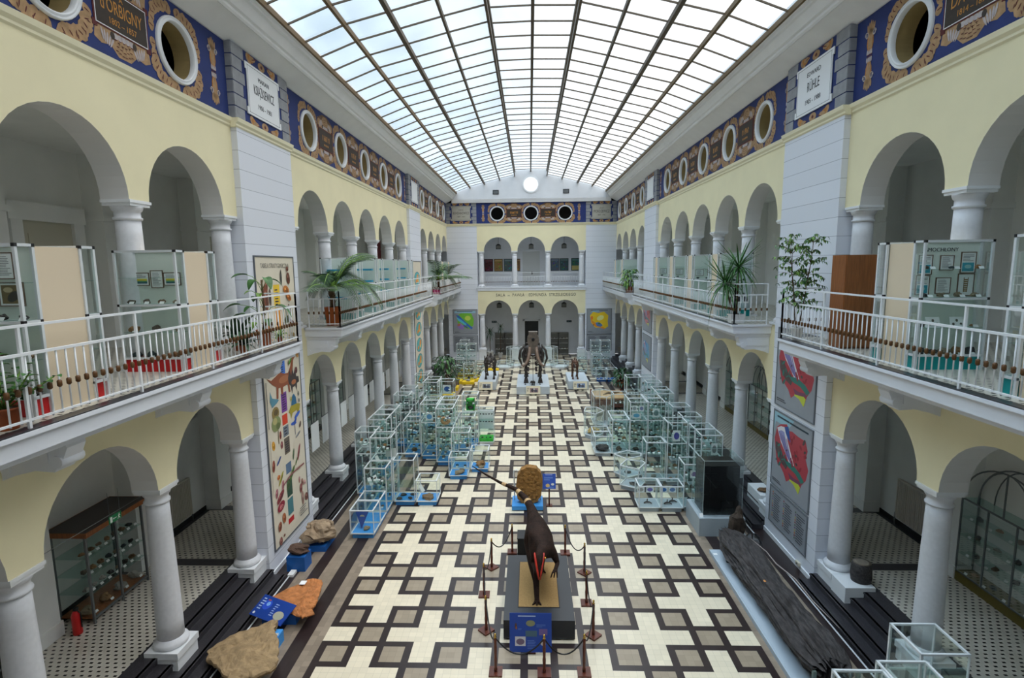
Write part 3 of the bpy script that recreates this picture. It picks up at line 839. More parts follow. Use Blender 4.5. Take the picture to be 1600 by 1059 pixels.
letters('EDMUNDA', t, .5, 0, .34, mat('letter_grey', (92,88,78), .7), -.012, .82, 1.1); letters('STRZELECKIEGO', t, 2.55, 0, .34, mat('letter_grey', (92,88,78), .7), -.012, .8, 1.1)

# ================================================================ posters and maps on the piers
def cmat(rgb): return mat('print_%d_%d_%d' % rgb, rgb, .55)
def board(name, label, cat, loc, rz, w, h, base, frame=None, group=None, th=.02):
    """flat panel, origin at its lower left corner: local x right, z up"""
    t = thing(name, label, cat, loc, rz, group)
    mb = MB(); mb.box(0, w, -th, 0, 0, h); part('sheet', mb, base, t)
    if frame:
        mb = MB(); f = .035
        mb.box(-f,w+f,-th-.012,0,-f,0); mb.box(-f,w+f,-th-.012,0,h,h+f); mb.box(-f,0,-th-.012,0,0,h); mb.box(w,w+f,-th-.012,0,0,h)
        part('frame', mb, frame, t)
    return t
class Print:
    """coloured shapes printed on a panel"""
    def __init__(s, th=.02): s.mb = MB(); s.cols = []; s.y = -th-.002
    def _m(s, rgb):
        if rgb not in s.cols: s.cols.append(rgb)
        s.mb.m = s.cols.index(rgb); s.y -= .00012
    def poly(s, rgb, pts): s._m(rgb); s.mb.poly([(x, s.y, z) for x, z in pts])
    def ell(s, rgb, x, z, rx, rz, a=0, n=14): s._m(rgb); s.mb.disc((x, z), rx, rz, s.y, n, a)
    def rect(s, rgb, x0, x1, z0, z1): s.poly(rgb, [(x0,z0),(x1,z0),(x1,z1),(x0,z1)])
    def line(s, rgb, pts, w):
        s._m(rgb)
        for (a, b), (c, d) in zip(pts, pts[1:]):
            L = math.hypot(c-a, d-b) or 1; nx, nz = -(d-b)/L*w/2, (c-a)/L*w/2
            s.mb.poly([(a+nx,s.y,b+nz),(c+nx,s.y,d+nz),(c-nx,s.y,d-nz),(a-nx,s.y,b-nz)])
    def textlines(s, rgb, x0, x1, z0, z1, n, seed=0):
        rnd = random.Random(seed)
        for k in range(n):
            z = z1-(z1-z0)*(k+.5)/n; s.rect(rgb, x0, x0+(x1-x0)*rnd.uniform(.6, 1), z-(z1-z0)/n*.2, z+(z1-z0)/n*.2)
    def done(s, parent, name='print'):
        for c in parent.children:
            if c.name.split('.')[0] == 'sheet': parent = c
        return part(name, s.mb, [cmat(c) for c in s.cols], parent)

PAPER = mat('poster_paper', (226,216,196), .6, var=.03, scale=2); PGREY = mat('map_grey', (150,154,160), .55, var=.03, scale=3)
POSTF = mat('poster_frame', (96,100,106), .5)
py0, pz0 = 12.96, .6
t = board('stratigraphy_poster', 'tall cream poster of prehistoric animals on the near left pier', 'poster', (-PX, py0, pz0), PI/2, 2.12, 7.5, PAPER, POSTF)
p = Print()
def U(y, z): return (y-py0, z-pz0)
def q4(rgb, pts): p.poly(rgb, [U(*k) for k in pts])
q4((70,120,210), [(13.82,5.03),(14.17,5.02),(14.17,5.55),(13.82,5.56)]); q4((130,70,160), [(13.82,4.0),(14.15,4.0),(14.15,4.53),(13.82,4.53)])
q4((226,70,40), [(13.81,3.66),(14.12,3.66),(14.12,3.94),(13.81,3.94)]); q4((120,130,140), [(13.82,3.33),(14.14,3.33),(14.14,3.62),(13.82,3.62)])
q4((110,98,84), [(13.83,2.84),(14.15,2.84),(14.15,3.29),(13.83,3.29)]); q4((96,120,150), [(13.83,2.29),(14.15,2.29),(14.15,2.58),(13.83,2.58)])
q4((54,84,66), [(13.81,1.64),(14.13,1.64),(14.13,2.12),(13.81,2.12)]); q4((76,128,136), [(13.79,1.13),(14.12,1.13),(14.12,1.59),(13.79,1.59)])
q4((196,36,40), [(13.77,.9),(14.11,.9),(14.11,1.05),(13.77,1.05)]); q4((240,200,60), [(13.82,6.8),(14.16,6.8),(14.16,7.4),(13.82,7.4)])
q4((232,150,40), [(13.86,6.24),(14.2,6.24),(14.2,6.74),(13.86,6.74)])
for a, b, n, sd in ((5.06,5.5,7,1),(4.05,4.5,7,2),(6.85,7.3,6,3),(3.36,3.6,3,4),(2.88,3.2,5,5)):
    p.textlines((40,40,60), 13.88-py0, 14.1-py0, a-pz0, b-pz0, n, sd)
# long-necked dinosaur
p.poly((150,84,56), [U(*k) for k in ((13.1,5.08),(13.35,4.98),(13.6,5.04),(13.85,5.1),(14.1,5.02),(14.32,5.0),(14.48,5.14),(14.58,5.36),(14.74,5.46),(14.84,5.36),(14.76,5.34),(14.68,5.28),(14.62,5.02),(14.5,4.8),(14.36,4.7),(14.4,4.46),(14.3,4.46),(14.26,4.7),(13.98,4.68),(13.96,4.5),(13.86,4.5),(13.84,4.7),(13.72,4.7),(13.68,4.44),(13.58,4.44),(13.6,4.76),(13.4,4.86))])
p.ell((176,112,76), 1.1, 4.28, .3, .1); p.poly((70,60,60), [U(*k) for k in ((14.3,4.86),(14.42,5.06),(14.5,4.88),(14.6,5.08),(14.66,4.9),(14.76,5.02),(14.82,4.8),(14.96,4.78),(14.98,4.62),(14.84,4.6),(14.8,4.4),(14.72,4.56),(14.56,4.54),(14.5,4.38),(14.44,4.6),(14.32,4.7))]); p.ell((180,110,70), 1.68, 4.08, .15, .07)
p.poly((96,150,170), [U(*k) for k in ((13.2,4.46),(13.24,4.72),(13.34,4.52),(13.6,4.44),(13.7,4.4),(13.56,4.34),(13.3,4.28))])
p.poly((50,110,150), [U(*k) for k in ((14.38,4.04),(14.46,4.3),(14.58,4.36),(14.7,4.24),(14.74,4.02))]); p.poly((176,160,50), [U(*k) for k in ((14.2,3.92),(14.36,4.06),(14.76,4.04),(14.96,3.98),(14.9,3.86),(14.8,3.72),(14.7,3.86),(14.44,3.84),(14.32,3.7),(14.3,3.86))])
p.ell((150,128,72), .5, 3.5, .2, .17); p.ell((110,90,54), .52, 3.52, .12, .08); p.rect((120,100,70), .55, .59, 2.66, 3.2); p.ell((140,150,96), .5, 3.22, .26, .2); p.ell((190,180,120), .44, 3.3, .12, .09); p.ell((110,120,70), .6, 3.14, .12, .09)
p.ell((60,90,180), 1.6, 2.98, .12, .05, .5); p.ell((60,100,200), 1.76, 3.12, .2, .06, .3); p.ell((60,100,200), 1.5, 2.94, .18, .05, -.1); p.rect((60,60,90), 1.55, 1.575, 2.6, 3.0)
for x, z, a, b, r, c in ((.27,2.7,.1,.16,.2,(226,160,40)),(.2,2.18,.09,.2,-.1,(150,70,50)),(.68,2.86,.07,.14,0,(150,70,60)),(.72,2.58,.08,.13,0,(160,90,90)),(.5,2.22,.2,.05,.6,(70,90,150)),(.42,1.8,.1,.08,0,(220,120,50)),(.55,1.72,.28,.06,.8,(170,160,60)),(1.9,2.8,.07,.12,-.5,(96,70,60)),(1.72,2.56,.22,.05,.3,(150,150,150)),
    (1.7,2.05,.07,.3,-.45,(150,80,80)),(1.36,2.1,.05,.2,-.3,(80,110,70)),(.26,1.42,.08,.16,-.2,(170,100,110)),(.62,1.5,.07,.18,-.2,(180,110,120)),(.94,1.38,.14,.1,.6,(84,110,60)),(1.2,1.62,.3,.08,.75,(92,124,60)),(1.5,1.84,.16,.03,.9,(92,124,60)),(1.62,1.6,.16,.03,.1,(92,124,60)),
    (.9,1.42,.06,.24,-.3,(84,110,60)),(1.62,1.26,.05,.12,0,(200,140,140)),(1.8,1.12,.06,.14,.2,(150,90,80)),(.44,1.26,.3,.12,.5,(140,56,60)),(.44,1.0,.26,.16,.2,(150,40,60)),(.44,.98,.14,.07,.2,(210,120,120)),(.3,.5,.12,.16,-.2,(150,84,60)),(.56,.62,.12,.18,.2,(176,100,60)),(.5,.16,.06,.05,0,(120,60,40)),(.3,.1,.1,.14,0,(160,100,90)),
    (1.68,.98,.1,.17,0,(150,80,80)),(1.95,1.05,.06,.1,.4,(220,160,160)),(1.76,.66,.08,.26,.05,(170,130,120)),(2.0,.6,.12,.16,.4,(140,90,80)),(1.4,4.66,.03,.1,0,(120,110,60)),(1.52,4.7,.16,.05,.7,(90,150,60)),(1.66,4.82,.1,.04,.2,(90,150,60)),(1.95,4.9,.1,.24,.35,(200,140,60)),(1.84,4.38,.1,.12,0,(110,60,60)),(1.42,3.66,.06,.08,0,(190,180,90)),(1.9,3.7,.05,.08,0,(120,120,110)),(1.9,3.5,.05,.07,0,(90,90,90)),
    (1.73,6.95,.12,.2,.15,(110,60,40)),(1.7,7.2,.09,.08,0,(120,66,44)),(1.3,6.98,.05,.26,0,(60,60,56)),(1.55,6.64,.22,.14,-.3,(196,120,50)),(1.68,6.44,.2,.1,-.5,(190,110,50)),(1.66,6.1,.08,.2,.2,(120,70,50)),(.4,6.5,.14,.42,.1,(130,76,54)),(.62,6.5,.06,.3,0,(80,60,56)),(.46,6.8,.08,.2,0,(140,80,60)),(1.5,5.85,.2,.12,.2,(90,100,60)),(1.76,5.75,.24,.08,-.4,(110,60,60)),(1.7,5.35,.26,.14,.1,(150,120,50)),(1.0,5.36,.2,.1,0,(150,180,60)),(.5,5.3,.2,.16,0,(200,120,60)),(.5,5.8,.16,.22,.2,(170,110,60))):
    p.ell(c, x, z, a*.8, b*.8, r)
    p.ell(tuple(int(q*.72) for q in c), x+a*.12, z-b*.12, a*.4, b*.45, r)
    p.ell(tuple(min(255, q+50) for q in c), x-a*.2, z+b*.2, a*.22, b*.2, r)
p.line((40,40,40), [(.06,1.4),(.06,2.9)], .012); p.line((40,40,40), [(.06,3.2),(.06,4.4)], .03); p.line((150,90,90), [(.62,1.5),(1.1,1.62),(1.95,1.62)], .05)
p.textlines((120,120,120), 1.5, 2.02, .2, .46, 4, 9)
p.done(t)
letters('TABELA STRATYGRAFICZNA', t, 1.05, 7.28, .17, mat('print_soft', (150,144,132), .6), -.024, .72)

def polska(pr, w, h, pal, z0=0):
    """geological map outline built of coloured belts"""
    S = lambda pts: [(x*w, z0+z*h) for x, z in pts]
    out = [(.1,.86),(.2,.93),(.36,.98),(.42,.9),(.5,.92),(.66,.9),(.84,.9),(.9,.78),(.86,.66),(.94,.52),(.9,.36),(.8,.24),(.74,.08),(.62,.16),(.5,.18),(.42,.12),(.34,.22),(.24,.28),(.12,.36),(.08,.5),(.04,.66)]
    pr.poly(pal[0], S(out))
    pr.poly(pal[1], S([(.1,.84),(.2,.9),(.34,.92),(.4,.74),(.52,.56),(.6,.44),(.5,.4),(.36,.54),(.22,.66)]))
    pr.poly(pal[2], S([(.14,.8),(.22,.84),(.3,.84),(.36,.7),(.48,.54),(.5,.46),(.42,.5),(.3,.62),(.2,.7)]))
    for k in range(5): pr.line(pal[6], S([(.16+.05*k,.8-.01*k),(.3+.05*k,.62-.03*k),(.42+.03*k,.5-.02*k)]), .02*w)
    pr.poly(pal[3], S([(.08,.62),(.18,.62),(.3,.48),(.44,.38),(.4,.3),(.28,.34),(.16,.42),(.08,.5)]))
    pr.poly(pal[4], S([(.3,.42),(.46,.36),(.64,.34),(.8,.26),(.86,.32),(.74,.4),(.58,.44),(.44,.44)]))
    pr.poly(pal[5], S([(.5,.18),(.62,.16),(.74,.08),(.78,.2),(.7,.24),(.54,.26)]))
    pr.poly(pal[7], S([(.46,.28),(.6,.26),(.76,.28),(.8,.24),(.7,.22),(.52,.2)]))
    pr.poly(pal[8], S([(.3,.92),(.4,.96),(.44,.86),(.48,.74),(.4,.78),(.34,.84)]))
    rnd = random.Random(5)
    for k in range(26):
        x, z = rnd.uniform(.5,.86), rnd.uniform(.42,.88); pr.ell(pal[rnd.choice((0,9,9,3))], x*w, z0+z*h, rnd.uniform(.02,.05)*w, rnd.uniform(.015,.03)*h, rnd.uniform(0,3))
    for k in range(14):
        x, z = rnd.uniform(.1,.4), rnd.uniform(.28,.6); pr.ell(pal[rnd.choice((0,3,4,9))], x*w, z0+z*h, rnd.uniform(.02,.05)*w, rnd.uniform(.01,.03)*h, rnd.uniform(0,3))
PAL = [(176,64,74),(226,220,222),(150,150,196),(88,74,74),(52,120,108),(196,206,70),(120,110,160),(120,70,96),(50,80,150),(150,44,56)]
MF = mat('map_frame', (112,116,122), .45)
def pier_map(y1, z0, w, h, label, sky, group=None):
    t = board('geological_map', label, 'map', (PX, y1, z0), -PI/2, w, h, PGREY, MF, group)
    p = Print()
    if sky: p.poly((150,190,204), [(.02,h-.02),(w*.55,h-.02),(w*.42,h*.86),(.1,h*.86),(.02,h*.7)])
    # seen from the hall the sheet runs from far (local x 0) to near
    polska(p, w*1.02, h*.86, PAL, h*.06); p.textlines((40,40,46), .08, w*.36, .1, .2, 2, 3)
    if sky: p.line((40,60,70), [(.2,h*.945),(w*.92,h*.945)], .045); p.line((150,154,160), [(.9,h*.945),(.93,h*.945)], .06)
    p.done(t); return t
pier_map(15.12, 3.93, 2.06, 2.1, 'upper geological map on the near right pier, partly behind the balcony', False)
pier_map(15.12, 1.62, 2.06, 2.1, 'lower geological map with a blue sea on the near right pier', True)
t = board('map_legend', 'grey legend panel of small text under the near right maps', 'panel', (PX, 15.11, .5), -PI/2, 2.04, 1.0, PGREY, MF)
p = Print()
for c in range(3):
    x0 = .14+c*.66
    for k in range(11): p.rect([(196,120,60),(150,60,60),(90,110,80),(120,90,130),(180,170,90)][(k+c) % 5], x0, x0+.06, .86-k*.07, .9-k*.07)
    p.textlines((64,66,72), x0+.1, x0+.52, .12, .9, 12, c)
p.done(t)
t = thing('wall_socket', 'cream socket box at the foot of the near right pier', 'socket', (PX-.03, 13.3, .1), -PI/2)
mb = MB(); mb.box(-.09,.09,-.05,0,0,.1); part('box', mb, mat('socket_cream', (214,206,184), .5), t)
mb = MB(); mb.lathe([(.025,0),(.025,.012)], (0,-.05,.05), 12); part('outlet', mb, INK, t)

# far piers
OR = (232,150,60); TL = (90,180,186)
t = board('globe_poster', 'tall poster with a column of round globes on the far left pier', 'poster', (-PX, 30.75, .5), PI/2, 2.3, 7.6, PAPER, POSTF)
p = Print()
for k, z in enumerate((.8,1.75,2.7,3.65,4.6,5.9,6.6)):
    p.ell((60,90,110), 1.1, z, .82, .42); p.ell(TL, 1.1, z, .78, .39); p.ell(OR, 1.2+.1*(k % 3), z+.05, .3, .22, .4); p.ell(OR, .8, z-.14, .2, .12); p.ell((236,200,110), 1.4, z-.12, .16, .1)
p.done(t)
t = board('geological_map', 'upper pale map on the far right pier', 'map', (PX, 33.1, 3.9), -PI/2, 2.3, 1.9, PGREY, MF); p = Print(); polska(p, 2.0, 1.4, [(206,130,130),(190,190,200),(150,170,200),(120,100,120),(90,150,150),(200,206,110),(150,140,180),(150,100,120),(90,120,180),(190,90,100)], .2); p.done(t)
t = board('geological_map', 'lower map with blue belts on the far right pier', 'map', (PX, 33.1, 1.75), -PI/2, 2.3, 1.9, PGREY, MF); p = Print(); polska(p, 2.0, 1.4, [(120,170,200),(200,200,206),(190,120,120),(150,110,120),(100,160,150),(210,210,120),(150,150,190),(190,150,90),(90,120,180),(90,140,180)], .2); p.done(t)
# end wall maps
t = board('geological_map', 'green and blue map on the left of the end wall', 'map', (-6.5, YB, 2.22), 0, 1.98, 2.0, PGREY, MF)
p = Print()
p.poly((120,190,60), [(.3,1.5),(.7,1.75),(1.5,1.7),(1.7,1.2),(1.66,.7),(1.3,.4),(.8,.5),(.35,.9)]); p.poly((60,110,190), [(.2,1.6),(.5,1.5),(1.0,1.0),(1.6,.5),(1.5,.36),(.9,.8),(.5,1.1)]); p.poly((90,190,220), [(.25,1.4),(.6,1.2),(1.1,.8),(1.0,.7),(.4,1.1)])
p.poly((150,120,190), [(.3,.8),(.6,.9),(.9,.6),(.8,.36),(.5,.4),(.3,.6)]); p.ell((190,120,90), .45,.75,.14,.1,.4); p.ell((80,80,160), 1.0,.6,.24,.06,-.6); p.rect((150,190,210), .1,1.85,1.72,1.9); p.line((60,70,80), [(.3,1.86),(1.6,1.86)], .04); p.ell((200,220,90),1.2,1.3,.25,.2)
p.textlines((60,60,66), .1, .6, .08, .2, 2, 1); p.done(t)
t = board('geological_map', 'yellow map on the right of the end wall', 'map', (4.56, YB, 2.16), 0, 2.0, 2.04, PGREY, MF)
p = Print()
p.poly((246,206,40), [(.25,1.5),(.5,1.8),(.9,1.7),(1.4,1.8),(1.75,1.5),(1.7,1.0),(1.75,.6),(1.4,.36),(1.1,.5),(.7,.5),(.35,.9)]); p.poly((236,150,40), [(.3,1.2),(.4,.9),(.7,.56),(1.1,.5),(1.4,.36),(1.5,.44),(1.0,.7),(.6,.95)])
p.poly((90,130,190), [(.7,.9),(.95,.95),(1.2,.8),(1.3,.66),(1.1,.56),(.8,.64)]); p.ell((80,120,90), 1.0,.84,.12,.08); p.ell((236,130,50), .4,1.3,.1,.16); p.ell((240,236,150),1.1,1.3,.3,.2,.4); p.poly((140,190,214), [(.2,1.7),(.6,1.95),(1.0,1.95),(1.0,1.84),(.5,1.8)]); p.line((60,70,80), [(.3,1.93),(1.7,1.93)], .04); p.ell((150,80,60),.55,.72,.07,.05)
p.textlines((60,60,66), .1, .6, .08, .2, 2, 1); p.done(t)
for x, nm in ((-6.5, 'left'), (4.56, 'right')):
    t = board('map_legend', 'grey legend panel below the %s end wall map' % nm, 'panel', (x, YB, .75), 0, 2.0, 1.3, PGREY, MF)
    p = Print(); p.textlines((70,72,78), .1, .9, .1, 1.2, 12, 3); p.textlines((70,72,78), 1.05, 1.9, .1, 1.2, 12, 4); p.done(t)
# framed posters on the upper end gallery
PC = [(-4.0,(110,40,50),'dark red'),(-3.15,(206,160,80),'ochre'),(-2.3,(110,140,144),'grey green'),(-1.5,(190,140,90),'brown'),(1.75,(110,130,150),'blue grey'),(2.55,(70,110,110),'dark green speckled'),(3.55,(60,130,120),'teal and sand')]
for x, c, nm in PC:
    c = tuple(int(q*.72) for q in c)
    t = board('framed_poster', '%s framed poster on the upper end gallery wall' % nm, 'poster', (x-.05, YB+2.9, 7.35), 0, .7, 1.0, cmat(c), INK)
    p = Print(); rnd = random.Random(int(x*10))
    p.rect(tuple(min(255, k+50) for k in c), .05, .65, .84, .94)
    for k in range(14): p.ell(tuple(max(0, min(255, k2+rnd.choice((-50,-30,40,60)))) for k2 in c), rnd.uniform(.1,.6), rnd.uniform(.1,.78), rnd.uniform(.03,.09), rnd.uniform(.02,.05), rnd.uniform(0,3))
    if 'sand' in nm: p.rect((196,180,110), .03, .67, .03, .4)
    p.done(t)
# hanging lanterns of the end wall
for zt, lv, zz in ((10.1, 'upper', 9.2), (4.98, 'lower', 4.3)):
    for x, nm in ((-2.74, 'left'), (0, 'middle'), (2.74, 'right')):
        t = thing('hanging_lantern', 'dark square lantern on a rod in the %s %s end wall arch' % (lv, nm), 'lantern', (x, YB+1.2, zz))
        mb = MB(); mb.tube([(0,0,.32),(0,0,10.3-zz if zt > 6 else 5.35-zz)], .014, 6); part('rod', mb, BLACKM, t)
        mb = MB(); mb.prism([(-.2,.3),(.2,.3),(.08,.4),(-.08,.4)], -.14, .14); mb.box(-.2,.2,-.2,.2,-.02,.02)
        for sx in (-1, 1):
            for sy in (-1, 1): mb.box(sx*.18-.015, sx*.18+.015, sy*.18-.015, sy*.18+.015, 0, .3)
        mb.box(-.2,.2,-.2,.2,.28,.31); part('frame', mb, BLACKM, t)
        mb = MB(); mb.box(-.16,.16,-.16,.16,.03,.27); part('shade', mb, mat('lantern_glass', (110,110,104), .4), t)
# ================================================================ balcony railings
def baluster_mesh(h=.8):
    mb = MB(); mb.tube([(0,0,0),(0,0,h)], .0105, 6); return mb.mesh('baluster', WHITEP)
def knob_mesh():
    mb = MB(); mb.tube([(0,0,-.045),(0,0,-.03),(0,0,.03),(0,0,.045)], [.012,.027,.027,.012], 8); return mb.mesh('ornament', BRONZE)
M_BAL, M_KNOB = baluster_mesh(), knob_mesh()
def railing(label, loc, pts, step, group=None, upper=True, knobs=True, limit=100):
    """railing along a path of floor points, in world coordinates about loc"""
    t = thing('balcony_railing', label, 'railing', loc, 0, group)
    V3 = [Vector((x-loc[0], y-loc[1], 0)) for x, y in pts]
    for nm, z, r in (('bottom_rail', .09, .016), ('middle_rail', .84, .022)) + ((('top_rail', 1.16, .02),) if upper else ()):
        mb = MB()
        for a, b in zip(V3, V3[1:]): mb.bar(a+Vector((0,0,z)), b+Vector((0,0,z)), r*1.9, r*1.5)
        part(nm, mb, WHITEP, t)
    n = 0; extra = MB(); ek = False
    for a, b in zip(V3, V3[1:]):
        L = (b-a).length; m = max(1, int(L/step))
        for k in range(m+1):
            p = a+(b-a)*k/m
            if n < limit:
                o = ob('baluster', M_BAL, t, (p.x, p.y, .06)); n += 1
                if knobs: ob('ornament', M_KNOB, o, (0, 0, .36))
            else:
                extra.tube([(p.x,p.y,.06),(p.x,p.y,.86)], .0125, 6); ek = True
        m2 = max(1, round(L/1.75))
        for k in range(m2+1):
            p = a+(b-a)*k/m2
            mb = MB(); mb.box(p.x-.016,p.x+.016,p.y-.016,p.y+.016,-.04,1.15 if upper else .86)
            part('post', mb, WHITEP, t)
    if ek: tag(part('balusters', extra, WHITEP, t), kind='stuff')
    return t
for sg, nm in ((-1, 'left'), (1, 'right')):
    x = sg*5.82
    railing('white railing with brass brown knobs along the near %s balcony' % nm, (x, 13, BF), [(x, 2.2), (x, 12.99), (sg*6.75, 12.99)], .134)
    railing('white railing along the middle %s balcony between the piers' % nm, (x, 16, BF), [(sg*6.75, 15.99), (x, 15.99), (x, 31.55), (sg*6.75, 31.55)], .15)
    railing('white railing along the far %s balcony beside the end wall' % nm, (x, 35, BF), [(sg*6.75, 34.25), (x, 34.25), (x, YB-.1)], .15)
for x, nm in ((-2.74, 'left'), (0, 'middle'), (2.74, 'right')):
    railing('low white railing in the %s upper arch of the end wall' % nm, (x, YB+.1, BF), [(x-1.08, YB+.12), (x+1.08, YB+.12)], .13)
# ================================================================ glass display cases in the hall
SPECM = [mat('stone_%d' % i, c, .85, var=.3, scale=14, bump=.5) for i, c in enumerate(((92,80,66),(52,50,52),(140,124,100),(120,92,64),(160,156,148),(70,62,58),(150,110,70),(46,60,62)))]
M_ROCK = []
for i in range(10):
    mb = MB(); rr = random.Random(i)
    mb.blob((0,0,.55), 1, rr.uniform(.6,1), rr.uniform(.45,.75), i+1, .38, 1.5, (9, 6), flat=-.52)
    M_ROCK.append(mb)
ROCKS = [[mb.mesh('specimen', m) for m in SPECM] for mb in M_ROCK]
mbc = MB(); mbc.obox((0,0,.022), .08, .004, .05, Matrix.Rotation(-.6, 3, 'X')); M_CARD = mbc.mesh('card', CARD)
mbc = MB(); mbc.obox((0,0,.1), .2, .006, .22, Matrix.Rotation(-.25, 3, 'X')); M_SHEET = mbc.mesh('sheet', CARD)
N = {'s': 0, 'c': 0}
QUEUE = {'stone': [], 'card': []}
CAMP = Vector((-.14, 0, 7.83))
def specimen(x, y, z, s, group, lab, kind=None, colour=None, sq=1):
    """queued here, built at the end: the largest in view one by one, the remainder as one object"""
    k = random.randrange(10) if kind is None else kind; c = random.randrange(8) if colour is None else colour
    d = {'p': (x, y, z), 's': s, 'g': group, 'l': lab, 'k': k, 'c': c, 'r': random.uniform(0, 6.28), 'q': sq, 'a': s/(Vector((x,y,z))-CAMP).length + (9 if group is None else 0)}
    QUEUE['stone'].append(d); return d
def card(x, y, z, group, lab, rz=0):
    d = {'p': (x, y, z), 's': .04, 'g': group, 'l': lab, 'r': rz, 'a': .04/(Vector((x,y,z))-CAMP).length + (9 if group is None else 0)}
    QUEUE['card'].append(d); return d
def flush_queue():
    q = sorted(QUEUE['stone'], key=lambda d: -d['a'])
    for d in q[:290]:
        o = ob('stone_specimen', ROCKS[d['k']][d['c']], None, d['p'], d['r'], sc=(d['s'], d['s'], d['s']*d['q'])); g = d.get('group') or d['g']; tag(o, d['l'], 'stone', g)
    if q[290:]:
        mb = MB()
        for d in q[290:]:
            src = M_ROCK[d['k']]; b = len(mb.v); c, s_ = math.cos(d['r']), math.sin(d['r'])
            for v in src.v: mb.v.append((d['p'][0]+d['s']*(v[0]*c-v[1]*s_), d['p'][1]+d['s']*(v[0]*s_+v[1]*c), d['p'][2]+d['s']*d['q']*v[2]))
            for f in src.f: mb.f.append(tuple(i+b for i in f)); mb.mi.append(d['c']); mb.sm.append(False)
        tag(part('small_stones', mb, SPECM), 'the many tiny stones further back in the display cases', 'stones', kind='stuff')
    q = sorted(QUEUE['card'], key=lambda d: -d['a'])
    for d in q[:280]: tag(ob('label_card', M_CARD, None, d['p'], d['r']), d['l'], 'card', d['g'])
    if q[280:]:
        mb = MB()
        for d in q[280:]: mb.obox((d['p'][0], d['p'][1], d['p'][2]+.022), .08, .004, .05, Matrix.Rotation(-.6, 3, 'X'))
        tag(part('small_label_cards', mb, CARD), 'the many tiny white label cards further back in the cases', 'label cards', kind='stuff')

CASE_MESH = {}
def case_meshes(w, d, h, shelves):
    key = (w, d, h, shelves)
    if key in CASE_MESH: return CASE_MESH[key]
    f = .032; zb = .15
    fr = MB(); x0, x1, y0, y1 = -w/2, w/2, -d/2, d/2
    for x in (x0, x1):
        for y in (y0, y1): fr.box(x-f/2 if x > 0 else x, x if x > 0 else x+f, y-f if y > 0 else y, y if y > 0 else y+f, zb, h)
    levels = [zb, h] + ([1.55] if h > 2 else [])
    for z in levels:
        t = f*.9
        fr.box(x0,x1,y0,y0+f,z-t/2,z+t/2); fr.box(x0,x1,y1-f,y1,z-t/2,z+t/2); fr.box(x0,x0+f,y0,y1,z-t/2,z+t/2); fr.box(x1-f,x1,y0,y1,z-t/2,z+t/2)
    gl = MB(); e = .008
    for a, b, c, dd in ((x0+e,y0+e,x1-e,y0+e),(x1-e,y0+e,x1-e,y1-e),(x1-e,y1-e,x0+e,y1-e),(x0+e,y1-e,x0+e,y0+e)):
        gl.poly([(a,b,zb),(c,dd,zb),(c,dd,h-.01),(a,b,h-.01)])
    gl.poly([(x0+e,y0+e,h-.005),(x1-e,y0+e,h-.005),(x1-e,y1-e,h-.005),(x0+e,y1-e,h-.005)])
    sh = MB(); sh.box(x0+.03, x1-.03, y0+.03, y1-.03, -.003, .003)
    bs = MB(); bs.box(x0+.05, x1-.05, y0+.05, y1-.05, 0, zb-.012); bs.box(x0+.012, x1-.012, y0+.012, y1-.012, zb-.012, zb)
    CASE_MESH[key] = (fr.mesh('case_frame', ALU), gl.mesh('case_panes', GLASS), sh.mesh('case_shelf', MATS['shelf_glass']), bs)
    return CASE_MESH[key]
glassmat('shelf_glass', (.84,.93,.91), .08)
BASEC = {}
def case(x, y, h, label, base='blue', shelves=None, w=.70, d=.70, group=None, fill=None, side='left', z0=0, sp_group=None, dens=1.0):
    """x,y = front left corner"""
    cx, cy = x+w/2, y+d/2
    if shelves is None: shelves = 0 if h < 1 else (2 if h < 2 else 4)
    fr, gl, sh, bs = case_meshes(w, d, h, shelves)
    t = thing('display_case', label, 'display case', (cx, cy, z0), 0, group)
    ob('frame', fr, t); ob('glass_panes', gl, t)
    bm = {'blue': BLUEP, 'grey': GREYP, 'dark': BLUED, 'yellow': mat('plinth_yellow', (232,196,30), .5), 'white': WHITEP}[base]
    k = (w, d, base)
    if k not in BASEC: BASEC[k] = bs.mesh('case_base', bm)
    ob('base', BASEC[k], t)
    zs = [.15+(h-.15)*(i+1)/(shelves+1) for i in range(shelves)]
    for z in zs: ob('shelf', sh, t, (0, 0, z))
    gname = sp_group or 'stones inside the %s hall cases' % side
    lab = 'stone specimen shown inside one of the %s' % ('glass cases of the %s hall group' % side)
    glab = 'small white label card inside the %s hall cases' % side
    for i, z in enumerate([.15]+[q+.003 for q in zs]):
        if fill == 'none': break
        big = (i == 0)
        n = random.randint(1, 2) if big else random.randint(2, 4)
        n = max(0, int(round(n*dens)))
        for q in range(n):
            sx = cx + (q-(n-1)/2)*(w*.8/max(n, 2)) + random.uniform(-.03,.03); sy = cy + random.uniform(-.16, .12)
            s = random.uniform(.09,.14) if big and n == 1 else random.uniform(.045,.085)
            specimen(sx, sy, z0+z, s, gname, lab)
            card(sx, sy-s-.06, z0+z, 'label cards inside the %s hall cases' % side, glab)
    return t
